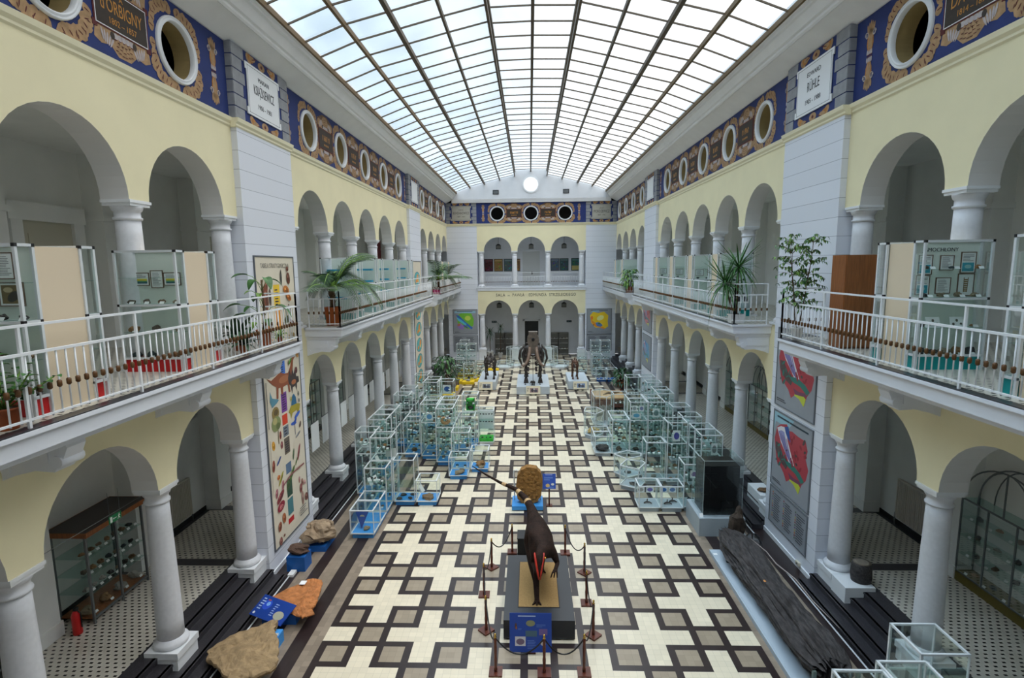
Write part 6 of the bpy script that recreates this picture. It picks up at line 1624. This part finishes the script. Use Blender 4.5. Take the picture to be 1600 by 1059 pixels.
# ================================================================ plants
def frond_mesh(L, droop, wl, m, seed, nl=38):
    mb = MB(); rnd = random.Random(seed); pts = []
    for i in range(15):
        s = i/14; pts.append(Vector((L*(s-.25*s*s*droop), 0, L*(.75*s - droop*.95*s*s))))
    mb.m = 1; mb.tube(pts, [.014*(1-s/15)+.003 for s in range(15)], 5); mb.m = 0
    for k in range(nl):
        s = .14+.86*k/(nl-1); i = min(13, int(s*14)); p = pts[i].lerp(pts[i+1], s*14-i); d = (pts[i+1]-pts[i]).normalized()
        l = wl*math.sin(PI*(.12+.86*s))**.6
        for q in (-1, 1):
            sd = Vector((0, q, 0)); tip = p+d*l*.62+sd*l*.75+Vector((0,0,-.16*l*(1+rnd.random()))); mid = p+(tip-p)*.45+Vector((0,0,.05*l)); w = .0075
            b = mb.add([p+d*w, mid+d*w*1.5, tip, mid-d*w*1.5, p-d*w]); mb.face(range(b, b+5))
    return mb.mesh('frond', [m, LEAFY])
FR = [frond_mesh(1.5, .7, .36, LEAFP, 1), frond_mesh(1.35, 1.15, .34, LEAFP, 2), frond_mesh(1.5, .4, .36, LEAFP, 3), frond_mesh(1.15, 1.4, .32, LEAFD, 4)]
def pot(t, r, h, m, soil=True):
    mb = MB(); mb.lathe([(r*.8,0),(r*.84,.02),(r,h*.9),(r*1.06,h*.92),(r*1.06,h),(r*.94,h),(r*.92,h*.93)], (0,0,0), 20); part('pot', mb, m, t)
    mb = MB(); mb.lathe([(r*.3,h*.9),(r*.93,h*.93),(.01,h*.95)], (0,0,0), 16); part('soil', mb, SOILM, t)
def palm(label, loc, n, sc, th, potr, poth, potm, ph=0):
    t = thing('potted_palm', label, 'palm', loc); pot(t, potr, poth, potm)
    mb = MB(); mb.tube([(0,0,poth*.9),(.01,0,poth+th*.5),(0,0,poth+th)], [.085,.075,.09], 10)
    for k in range(14): a = k*2.4; mb.bar((.07*math.cos(a),.07*math.sin(a),poth+th*(.2+.05*k)), (.14*math.cos(a),.14*math.sin(a),poth+th*(.3+.05*k)+.1), .03, .012)
    part('trunk', mb, BARK, t)
    for k in range(n):
        a = ph+k*2.399; e = (.55, .1, -.35, .85)[k % 4]
        ob('frond', FR[k % 4], t, (.05*math.cos(a), .05*math.sin(a), poth+th), rot=(0, -e, a), sc=sc*(.85+.3*((k*7) % 5)/5)*(.5 if math.cos(a)*(-1 if loc[0] > 0 else 1) < -.25 else 1))
    return t
palm('large feathery palm in an orange wooden tub on the middle left balcony', (-6.22, 16.55, BF), 30, 1.45, .5, .25, .56, mat('tub_orange', (182,92,34), .6, var=.15, scale=5))
palm('tall thin palm on the far left balcony beside pink pots', (-6.15, 35.6, BF), 14, 1.5, .5, .2, .4, POTW, 1)
palm('second feathery palm further along the far left balcony', (-6.2, 39.2, BF), 14, 1.3, .4, .2, .4, POTW, 2)
def strap_leaf(mb, base, a, L, rise, droop, w, n=7, twist=0):
    b0 = None
    for i in range(n):
        s = i/(n-1); r = L*s*(1-.2*droop*s); z = rise*L*s-droop*L*s*s
        ww = w*math.sin(PI*min(.98, .12+.86*s))**.8+.002
        c = Vector(base)+Vector((r*math.cos(a), r*math.sin(a), z)); sd = Vector((-math.sin(a), math.cos(a), 0))*ww
        b = mb.add([c+sd+Vector((0,0,ww*.35)), c, c-sd+Vector((0,0,ww*.35))])
        if b0 is not None: mb.face((b0,b0+1,b+1,b)); mb.face((b0+1,b0+2,b+2,b+1))
        b0 = b
def heads_plant(name, label, loc, heads, L, w, n, m, pr, ph, pm, cat='plant', droop=(.2,1.3), box=False):
    t = thing(name, label, cat, loc)
    if box:
        mb = MB(); mb.box(-.19,.19,-.14,.14,0,ph); mb.box(-.21,.21,-.16,.16,ph-.04,ph); part('pot', mb, pm, t)
    else: pot(t, pr, ph, pm)
    for hx, hy, hz in heads:
        mb = MB(); mb.tube([(hx*.15,hy*.15,ph*.9),(hx*.6,hy*.6,ph+(hz-ph)*.5),(hx,hy,hz)], [.032,.028,.026], 8); part('stem', mb, BARK, t)
        mb = MB(); rnd = random.Random(int(hz*100))
        for k in range(n):
            s = k/n; strap_leaf(mb, (hx,hy,hz+.12*(1-s)), k*2.4, L*rnd.uniform(.8,1.1), 1.25-1.5*s, rnd.uniform(*droop)*s+.1, w)
        part('leaf_crown', mb, m, t)
    return t
heads_plant('potted_yucca', 'two-headed spiky yucca in a white box on the middle right balcony', (5.99,16.3,BF), [(.05,.1,1.55),(-.35,.05,1.1)], .72, .022, 70, LEAF, .2, .26, POTW, 'yucca', (.2,1.5), True)
heads_plant('potted_dracaena', 'leafy dracaena in a white pot, left on the lower end gallery', (-3.55,YB+.9,0), [(0,0,2.1)], .55, .035, 26, LEAFD, .28, .6, POTW, 'dracaena', (.8,1.8))
heads_plant('potted_dracaena', 'thin dracaena with a small crown beside the end gallery cabinets', (-2.7,YB+1.2,0), [(0.05,0,2.5)], .4, .03, 24, LEAFD, .2, .4, POTW, 'dracaena', (.8,1.6))
# monstera by the near left pier
t = thing('potted_monstera', 'broad-leaved climbing plant in a brown pot before the left poster', 'plant', (-6.3,12.3,BF)); pot(t, .17, .36, POTB)
mb = MB(); mb.tube([(0,0,.3),(.03,.02,.9),(0,.05,1.5)], [.03,.025,.02], 7); part('stem', mb, BARK, t)
rnd = random.Random(3)
for a, z, L, dr, ln in ((3.9,1.62,.36,.5,.28),(4.6,1.5,.3,1.2,.2),(5.6,1.55,.34,1.3,.22),(.4,1.5,.3,1.0,.2),(3.6,.95,.4,.7,.45),(4.3,.9,.26,.8,.26),(5.4,.62,.26,1.0,.3),(3.3,.72,.36,.9,.4),(4.7,.55,.24,.9,.28),(2.4,1.1,.3,.8,.25),(.2,.9,.4,1.2,.3),(5.0,1.2,.22,.9,.16),(4.0,1.25,.2,.7,.2),(3.0,.5,.3,1.1,.35)):
    mb = MB(); tip = Vector((ln*math.cos(a), ln*math.sin(a), z)); mb.m = 1; mb.tube([(0,0.02,z-.25),(tip.x*.6,tip.y*.6,z-.04),tip], .007, 5); mb.m = 0
    strap_leaf(mb, tip, a, L, .15, dr*.7, L*.3, 8); part('leaf', mb, [LEAF if L > .25 else LEAFY, LEAFY], t)
def pot_small(label, loc, m_leaf, pm, seed, n=16, L=.26, w=.05, r=.1, h=.18, name='potted_plant', hang=.6, group=None):
    t = thing(name, label, 'plant', loc, 0, group); pot(t, r, h, pm); mb = MB(); rnd = random.Random(seed)
    for k in range(n): strap_leaf(mb, (0,0,h*.9), k*2.4, L*rnd.uniform(.7,1.3), rnd.uniform(.3,1.6), rnd.uniform(.3,1.0)*hang*1.6, w)
    part('leaves', mb, m_leaf, t); return t
pot_small('small dark-leaved plant in a red-brown pot on the near left balcony floor', (-6.06,10.95,BF), LEAFD, POTB, 3, 22, .34, .05, .09, .2)
pot_small('split-leaved dark plant against the near left column', (-6.5,11.5,BF), LEAFD, POTB, 5, 18, .4, .09, .1, .3)
pot_small('small trailing plant on the floor by the poster', (-6.15,12.75,BF), LEAFY, POTB, 8, 14, .2, .04, .08, .15)
t = thing('potted_shrub', 'glossy round-leaved green plant before the red showcase at the left edge', 'plant', (-6.05,5.75,BF)); pot(t, .14, .25, POTB)
mb = MB(); rnd = random.Random(9)
for k in range(10):
    a = k*2.4; e = rnd.uniform(.2,.5); mb.m = 1; top = Vector((e*math.cos(a), e*math.sin(a), .25+rnd.uniform(.25,.6))); mb.tube([(0,0,.22),(top.x*.4,top.y*.4,.25+.3*(top.z-.2)),top], .009, 5); mb.m = 0
    for q in range(9):
        s = .25+.75*q/8; p = Vector((0,0,.25)).lerp(top, s); strap_leaf(mb, p, a+(1.2 if q % 2 else -1.2), .13, .4, .4, .04, 5)
part('foliage', mb, [LEAF, LEAFY], t)
# ficus by the near right pier
t = thing('potted_ficus', 'slender weeping fig with airy small leaves in a white pot', 'ficus', (5.94,12.5,BF)); pot(t, .13, .3, POTW)
br = MB(); lf = MB(); rnd = random.Random(12)
stems = []
for k in range(4):
    a = k*1.7; p = [Vector((.03*math.cos(a), .03*math.sin(a), .28))]
    for i in range(1, 9): p.append(p[-1]+Vector((.035*math.cos(a)+rnd.uniform(-.02,.02), .035*math.sin(a)+rnd.uniform(-.02,.02), .24)))
    br.tube(p, [.014-.0012*i for i in range(9)], 5); stems.append(p)
for p in stems:
    for i in range(2, 9):
        for q in range(4):
            a = rnd.uniform(0, 6.28); L = rnd.uniform(.2,.5)*(1.1-.05*i); e = p[i]+Vector((L*math.cos(a), L*math.sin(a), rnd.uniform(-.1,.22)))
            mid = p[i].lerp(e, .5)+Vector((0,0,.07)); br.tube([p[i], mid, e], [.005,.004,.002], 4)
            for w in range(9):
                s = .3+.7*w/8; c = (p[i].lerp(mid, s*2) if s < .5 else mid.lerp(e, s*2-1)); b = rnd.uniform(0, 6.28)
                lf.m = 0 if rnd.random() < .7 else 1; strap_leaf(lf, c, b, .085, .1, .9, .017, 4)
part('branches', br, BARK, t); part('leaves', lf, [LEAF, LEAFY], t)
def bush(label, loc, r, h, n, m, seed, potm=None, L=.5, w=.07, name='leafy_plant'):
    t = thing(name, label, 'plant', loc)
    if potm: pot(t, r*.45, .35, potm)
    mb = MB(); rnd = random.Random(seed); st = MB()
    for k in range(6): a = k*1.05; st.tube([(.05*math.cos(a),.05*math.sin(a),.0 if not potm else .3),(r*.3*math.cos(a),r*.3*math.sin(a),h*.7)], .015, 5)
    for k in range(n):
        a = rnd.uniform(0, 6.28); q = rnd.random()**.5; z = h*rnd.uniform(.2,.95); rr_ = r*.75*q*(1-.5*abs(z/h-.45)); mb.m = rnd.randrange(2)
        strap_leaf(mb, (rr_*math.cos(a), rr_*math.sin(a), z), a, L*rnd.uniform(.7,1.1), .5, 1.0, w, 6)
    part('stems', st, BARK, t); part('leaves', mb, [m, LEAFY if m is LEAF else LEAF], t); return t
bush('big dark leafy plant in the soil bed by the far left columns', (-5.6,34.0,.14), .9, 2.1, 150, LEAFD, 2)
bush('bushy green plant in a brown tub on the far right balcony', (6.15,34.6,BF), .6, 1.5, 110, LEAF, 4, POTB, .4, .06)
bush('dark green plant behind the dark blue case on the right', (5.75,34.6,0), .7, 1.2, 80, LEAFD, 6, POTB)
pot_small('dark plant in a white pot at the far end of the left balcony', (-6.0,43.4,BF), LEAFD, POTW, 4, 20, .4, .05, .14, .6)
for i in range(3): pot_small('small plant in a pink pot on the far left balcony', (-6.3+.17*i,35.05,BF), LEAFD, mat('pot_pink', (220,60,140), .5), i, 6, .14, .02, .085, .26, group='row of pink pots')
for i in range(3): pot_small('small trailing plant at the far end of the right balcony', (5.98,40.5+1.0*i,BF), LEAFY, POTW, i+20, 10, .25, .04, .1, .5, group='small plants along the far right balcony')
t = thing('plant_bed', 'brown soil bed with a yellow edge at the far left columns', 'plant bed', (-5.45,33.6,0)); mb = MB(); mb.box(-.75,.55,-2.0,2.6,0,.14); part('soil', mb, SOILM, t); mb = MB()
for a in (0,2,4): mb.box(.55,.72,-2.0+.95*a,-1.2+.95*a,0,.2)
mb.box(-.75,.75,-2.2,-2.0,0,.24); part('yellow_edge', mb, MATS['plinth_yellow'], t)
for i, (x, y) in enumerate(((-3.9,36.4),(-3.2,38.4),(-4.3,35.6),(-2.9,40.0))):
    t = thing('yellow_block', 'low yellow plinth block among the far left cases', 'plinth', (x, y, 0), 0, 'low yellow plinth blocks among the far left cases'); mb = MB(); mb.box(-.4,.4,-.3,.3,0,.16); mb.box(-.38,.38,-.28,.28,.16,.17); part('block', mb, MATS['plinth_yellow'], t)
    big(x, y, .17, .14, 4, 'pale stone on a low yellow block among the far left cases', i, .7)['group'] = 'pale stones on the yellow blocks'
# tan relief table on the right
t = thing('relief_table', 'tan relief with a brown lizard shape on a red-brown table, right group', 'relief', (4.2,29.9,0)); mb = MB(); mb.box(-.85,.85,-.9,.9,.55,.62); part('relief', mb, mat('relief_tan', (196,156,110), .8, var=.1, scale=6), t)
mb = MB(); mb.box(-.9,.9,-.95,.95,.1,.55)
for x in (-.85,.85):
    for y in (-.9,.9): mb.box(x-.04,x+.04,y-.04,y+.04,0,.7)
part('table', mb, MAHOG, t); mb = MB(); mb.tube([(-.3,-.2,.63),(0,.1,.65),(.35,.15,.66),(.7,.3,.63)], [.02,.08,.07,.02], 8); part('lizard', mb, SPECM[3], t)

# ================================================================ things in the lower side galleries
t = thing('glazed_cabinet', 'glazed mineral cabinet with a dark brown lid on the lower left gallery', 'cabinet', (-9.5,10.88,G1))
mb = MB(); W2 = .79
mb.box(-.5,.42,-W2-.1,W2+.12,1.92,2.02); part('lid', mb, WOOD, t); mb = MB(); mb.box(-.48,.4,-W2-.08,W2+.1,2.02,2.024); part('lid_cover', mb, mat('lid_dark', (66,60,58), .5), t)
mb = MB()
for y in (-W2, 0, W2):
    for x in (-.42,.3): mb.box(x-.02,x+.02,y-.02,y+.02,0,1.92)
for y0, y1 in ((-W2,W2),): mb.box(.28,.32,y0,y1,.1,.14); mb.box(.28,.32,y0,y1,1.88,1.92)
part('frame', mb, ALUD, t); mb = MB(); mb.box(-.42,.3,-W2,W2,.1,.13); part('floor_board', mb, WOOD, t)
mb = MB()
for z in (.62,1.0,1.4): mb.box(-.42,.28,-W2,W2,z,z+.01)
part('shelf', mb, MATS['shelf_glass'], t)
mb = MB(); mb.poly([(.3,-W2,.13),(.3,W2,.13),(.3,W2,1.9),(.3,-W2,1.9)]); mb.poly([(-.42,-W2,.13),(.3,-W2,.13),(.3,-W2,1.9),(-.42,-W2,1.9)]); part('glass_panes', mb, GLASS, t)
for z, s, n, c in ((.14,.1,4,None),(.635,.055,7,None),(1.015,.055,7,None),(1.415,.055,7,None)):
    for q in range(n):
        y = 10.88-.66+1.32*q/(n-1); specimen(-9.42, y, G1+z, s*1.25, 'minerals in the brown lidded cabinet', 'mineral on a shelf of the brown lidded cabinet', None, (2,6,4,4)[q % 4] if z < .2 else None)
        card(-9.3, y+.05, G1+z, 'label cards in the brown lidded cabinet', 'white label card in the brown lidded cabinet', PI/2)
def wall_cab(label, sg, y, w, h, arch, base, cat='cabinet'):
    t = thing('glazed_cabinet', label, cat, (sg*9.8, y, G1)); X = lambda x: -sg*x
    mb = MB(); mb.box(*sorted((X(-.2),X(.2))), -w/2,w/2,0,.22); part('base', mb, base, t)
    mb = MB(); hs = h if not arch else h-w/2*.9
    for yy in (-w/2, -w/6, w/6, w/2): mb.box(*sorted((X(.17),X(.2))), yy-.015,yy+.015,.22,hs)
    for yy in (-w/2, w/2): mb.box(*sorted((X(-.2),X(-.17))), yy-.015,yy+.015,.22,hs)
    for z in (.22, hs): mb.box(*sorted((X(.17),X(.2))), -w/2,w/2,z-.015,z+.015)
    if arch:
        for xx in (.18, -.18):
            mb.tube([(X(xx), w/2*math.cos(PI*k/20), hs+w/2*.9*math.sin(PI*k/20)) for k in range(21)], .018, 6); mb.tube([(X(xx), w/3.2*math.cos(PI*k/16), hs+w/2*.9*math.sin(PI*k/16)) for k in range(17)], .014, 6)
        mb.bar((X(.18),0,hs),(X(.18),0,h), .025)
    part('frame', mb, ALUD, t); sh = MB()
    zs = [.22+(hs-.22)*k/4 for k in range(1, 5)]
    for z in zs: sh.box(*sorted((X(-.19),X(.17))), -w/2,w/2,z-.004,z+.004)
    part('shelf', sh, MATS['shelf_glass'], t); mb = MB(); mb.poly([(X(.19),-w/2,.22),(X(.19),w/2,.22),(X(.19),w/2,hs),(X(.19),-w/2,hs)])
    for yy in (-w/2, w/2): mb.poly([(X(-.19),yy,.22),(X(.19),yy,.22),(X(.19),yy,hs),(X(-.19),yy,hs)])
    part('glass_panes', mb, GLASS, t)
    return [G1+.22]+[G1+z for z in zs[:-1]]
BB = mat('cabinet_gold_base', (96,84,30), .5)
for k, y in enumerate((10.95, 17.3, 20.2, 23.0, 25.9)):
    zs = wall_cab('%s arch-topped glazed cabinet from the front on the lower right gallery' % ORD[k], 1, y, 2.1, 2.9, True, BB)
    for z in zs:
        for q in range(4 if k == 0 else 3):
            yy = y-.75+1.5*q/(3 if k == 0 else 2); specimen(9.8, yy, z, .075, 'stones in the arch-topped cabinets', 'stone inside an arch-topped cabinet of the lower right gallery')
            if k == 0: card(9.67, yy+.08, z, 'label cards in the front arch-topped cabinet', 'white label card inside the front arch-topped cabinet', -PI/2)
t = thing('picture_card', 'white card with an orange picture in the front arch-topped cabinet', 'card', (9.72,10.35,G1+.9), -PI/2); mb = MB(); mb.obox((0,0,.12),.28,.006,.24,Matrix.Rotation(-.3,3,'X')); part('card', mb, CARD, t); mb = MB(); mb.obox((0,-.006,.12),.2,.006,.12,Matrix.Rotation(-.3,3,'X')); part('picture', mb, cmat((232,170,40)), t)
for k, y in enumerate((8.0, 19.9, 22.8, 25.7)):
    zs = wall_cab('%s flat-topped glazed cabinet from the front on the lower left gallery' % ORD[k], -1, y, 1.7, 2.3, False, BLACKM)
    for z in zs:
        for q in range(3): specimen(-9.8, y-.55+.55*q, z, .08, 'stones in the flat-topped cabinets', 'stone inside a flat-topped cabinet of the lower left gallery')
for k in range(10):
    y = 17.72+.96*(k % 2)+SP*(k//2)
    t = thing('hanging_board', '%s white hanging board from the front in the lower left gallery' % ORD[k], 'panel', (-7.5, y, 1.65)); mb = MB(); mb.box(-.01,.01,-.32,.32,0,.96); part('sheet', mb, CARD, t)
    mb = MB(); mb.box(-.012,.012,-.325,.325,.95,.965)
    for q in (-.28,.28): mb.tube([(0,q,.96),(0,q,5.35-1.65)], .003, 4)
    part('hanger', mb, ALUD, t)
t = thing('black_screen', 'black framed screen on a stand behind the first white hanging panels', 'screen', (-9.0,18.6,G1), .3); mb = MB(); mb.box(-.03,.03,-.5,.5,1.0,2.2); part('screen', mb, BLACKM, t); mb = MB(); mb.tube([(0,0,0),(0,0,1.0)], .03, 8); mb.box(-.25,.25,-.25,.25,0,.03); part('stand', mb, BLACKM, t)
for sg, nm in ((-1,'left'),(1,'right')):
    t = thing('radiator', 'beige ribbed radiator on the lower %s gallery wall' % nm, 'radiator', (sg*(GX-.02),13.75,G1), -sg*PI/2); mb = MB(); mb.box(-.85,.85,-.1,-.02,.25,1.35)
    for k in range(24): x = -.82+.07*k; mb.box(x,x+.03,-.12,-.1,.28,1.32)
    part('body', mb, mat('radiator_beige', (206,200,188), .5), t); mb = MB(); mb.tube([(.88,-.06,0),(.88,-.06,1.3)], .02, 8); mb.tube([(-.9,-.06,0),(-.9,-.06,.35)], .02, 8); part('pipe', mb, ALUD, t); mb = MB(); mb.box(-.8,.8,-.06,0,.5,.56); part('bracket', mb, ALUD, t)
t = thing('fire_extinguisher', 'red fire extinguisher on the gallery floor beside the brown lidded cabinet', 'fire extinguisher', (-9.3,9.78,G1)); mb = MB(); mb.lathe([(.08,0),(.085,.02),(.085,.4),(.06,.47),(.025,.5)], (0,0,0), 16); part('cylinder', mb, mat('red_paint', (200,24,26), .3), t); mb = MB(); mb.box(-.03,.03,-.03,.05,.5,.56); mb.tube([(.03,0,.52),(.1,0,.45),(.1,0,.15)], .012, 6); part('valve_hose', mb, BLACKM, t)
t = thing('exit_sign', 'green exit sign with a running figure hung in the lower left arch', 'exit sign', (-7.48,8.84,3.5), PI/2); GS = mat('sign_green', (16,120,70), .4)
mb = MB(); mb.box(-.14,.14,-.006,.006,-.065,.065); part('panel', mb, GS, t); p = Print(); p.y = -.008; W_ = (235,240,236); p.rect(W_,-.12,-.07,-.05,.05); p.line(W_,[(-.04,0),(.03,0)],.012); p.poly(W_,[(-.06,0),(-.035,.02),(-.035,-.02)]); p.ell(W_,.09,.035,.012,.012); p.line(W_,[(.085,.02),(.075,-.015)],.022); p.line(W_,[(.075,-.015),(.05,-.045)],.012); p.line(W_,[(.075,-.015),(.1,-.03),(.095,-.05)],.012); p.line(W_,[(.06,.012),(.085,.02),(.11,.0)],.01); p.done(t)
mb = MB()
for x in (-.12,.12): mb.tube([(x,0,.065),(x,0,.5)], .003, 4)
mb.bar((-1.6,0,.1),(1.4,0,.1),.008); part('wire', mb, ALUD, t)
for x, nm in ((-3.3,'left'),(3.3,'right')):
    t = thing('exit_sign', 'small dark exit sign on the %s wall of the lower end gallery' % nm, 'exit sign', (x, YB+2.9, 2.9)); mb = MB(); mb.box(-.22,.22,-.03,0,-.09,.09); part('panel', mb, mat('sign_dim', (40,60,66), .4), t); p = Print(); p.y=-.031; p.rect((120,140,140),-.15,-.02,-.03,.03); p.ell((120,140,140),.1,0,.03,.04); p.done(t)
for x, y, nm in ((-9.98,36.0,'third'),(-9.98,40.2,'fourth')):
    t = thing('red_banner', 'dark red wall panel behind the %s upper left column' % nm, 'panel', (x, y, 8.3), PI/2); mb = MB(); mb.box(-.9,.9,-.03,0,0,1.2); part('panel', mb, mat('banner_red', (110,16,34), .6), t); mb = MB(); mb.box(-.93,.93,-.04,0,-.03,0); mb.box(-.93,.93,-.04,0,1.2,1.23); part('frame', mb, MAHOG, t)

flush_queue()
SKYZ = 4.2
# ================================================================ daylight and camera
w = bpy.data.worlds.new('overcast_sky'); scene.world = w; w.use_nodes = True
nt = w.node_tree; bg = nt.nodes['Background']
tc = nt.nodes.new('ShaderNodeTexCoord'); ns = nt.nodes.new('ShaderNodeTexNoise'); ns.inputs['Scale'].default_value = 3.0; ns.inputs['Detail'].default_value = 6
sp = nt.nodes.new('ShaderNodeSeparateXYZ'); nt.links.new(tc.outputs['Generated'], sp.inputs[0]); nt.links.new(tc.outputs['Generated'], ns.inputs['Vector'])
def MRN(v, f0, f1, t0, t1):
    n = nt.nodes.new('ShaderNodeMapRange'); n.interpolation_type = 'SMOOTHSTEP'
    for k, x in zip(('From Min','From Max','To Min','To Max'), (f0,f1,t0,t1)): n.inputs[k].default_value = x
    nt.links.new(v, n.inputs['Value']); return n.outputs[0]
def MTH(op, a, b_):
    n = nt.nodes.new('ShaderNodeMath'); n.operation = op
    for i, x in enumerate((a, b_)):
        if isinstance(x, (int, float)): n.inputs[i].default_value = x
        else: nt.links.new(x, n.inputs[i])
    return n.outputs[0]
# overcast: brightest at the zenith, thinner bluish cloud towards the west (left)
west = MRN(MTH('ADD', sp.outputs['X'], MTH('MULTIPLY', ns.outputs['Fac'], .5)), -.05, .45, 0, 1)
rp = nt.nodes.new('ShaderNodeValToRGB'); rp.color_ramp.elements[0].color = (.62, .78, .92, 1); rp.color_ramp.elements[1].color = (1, 1, 1, 1)
nt.links.new(west, rp.inputs['Fac']); nt.links.new(rp.outputs['Color'], bg.inputs['Color'])
lo_ = MTH('ADD', MTH('MULTIPLY', west, .4), 1.25)
nt.links.new(MTH('ADD', lo_, MRN(sp.outputs['Z'], .42, 1.0, 0, SKYZ)), bg.inputs['Strength'])

cam = bpy.data.cameras.new('camera'); co = bpy.data.objects.new('camera', cam); COL.objects.link(co)
F = 848.5; cam.sensor_fit = 'HORIZONTAL'; cam.sensor_width = 36; cam.lens = 36*F/1600; cam.clip_start = .05; cam.clip_end = 300
PITCH, YAW, ROLL = 0.1348, -0.0336, -0.0113
cyw, syw = math.cos(YAW), math.sin(YAW)
fwd = Vector((syw*math.cos(PITCH), cyw*math.cos(PITCH), -math.sin(PITCH))); right = Vector((cyw, -syw, 0)); up = right.cross(fwd)
r2 = right*math.cos(ROLL)+up*math.sin(ROLL); u2 = r2.cross(fwd)
M = Matrix((r2, u2, -fwd)).transposed().to_4x4(); M.translation = Vector((-.14, 0, 7.828)); co.matrix_world = M
scene.camera = co
scene.cycles.max_bounces = 10; scene.cycles.diffuse_bounces = 8; scene.cycles.glossy_bounces = 3; scene.cycles.transparent_max_bounces = 48; scene.cycles.transmission_bounces = 6
scene.cycles.use_denoising = True
scene.cycles.sample_clamp_indirect = 6
scene.view_settings.view_transform = 'Standard'; scene.view_settings.look = 'None'; scene.view_settings.exposure = 0.0; scene.view_settings.gamma = 1.0
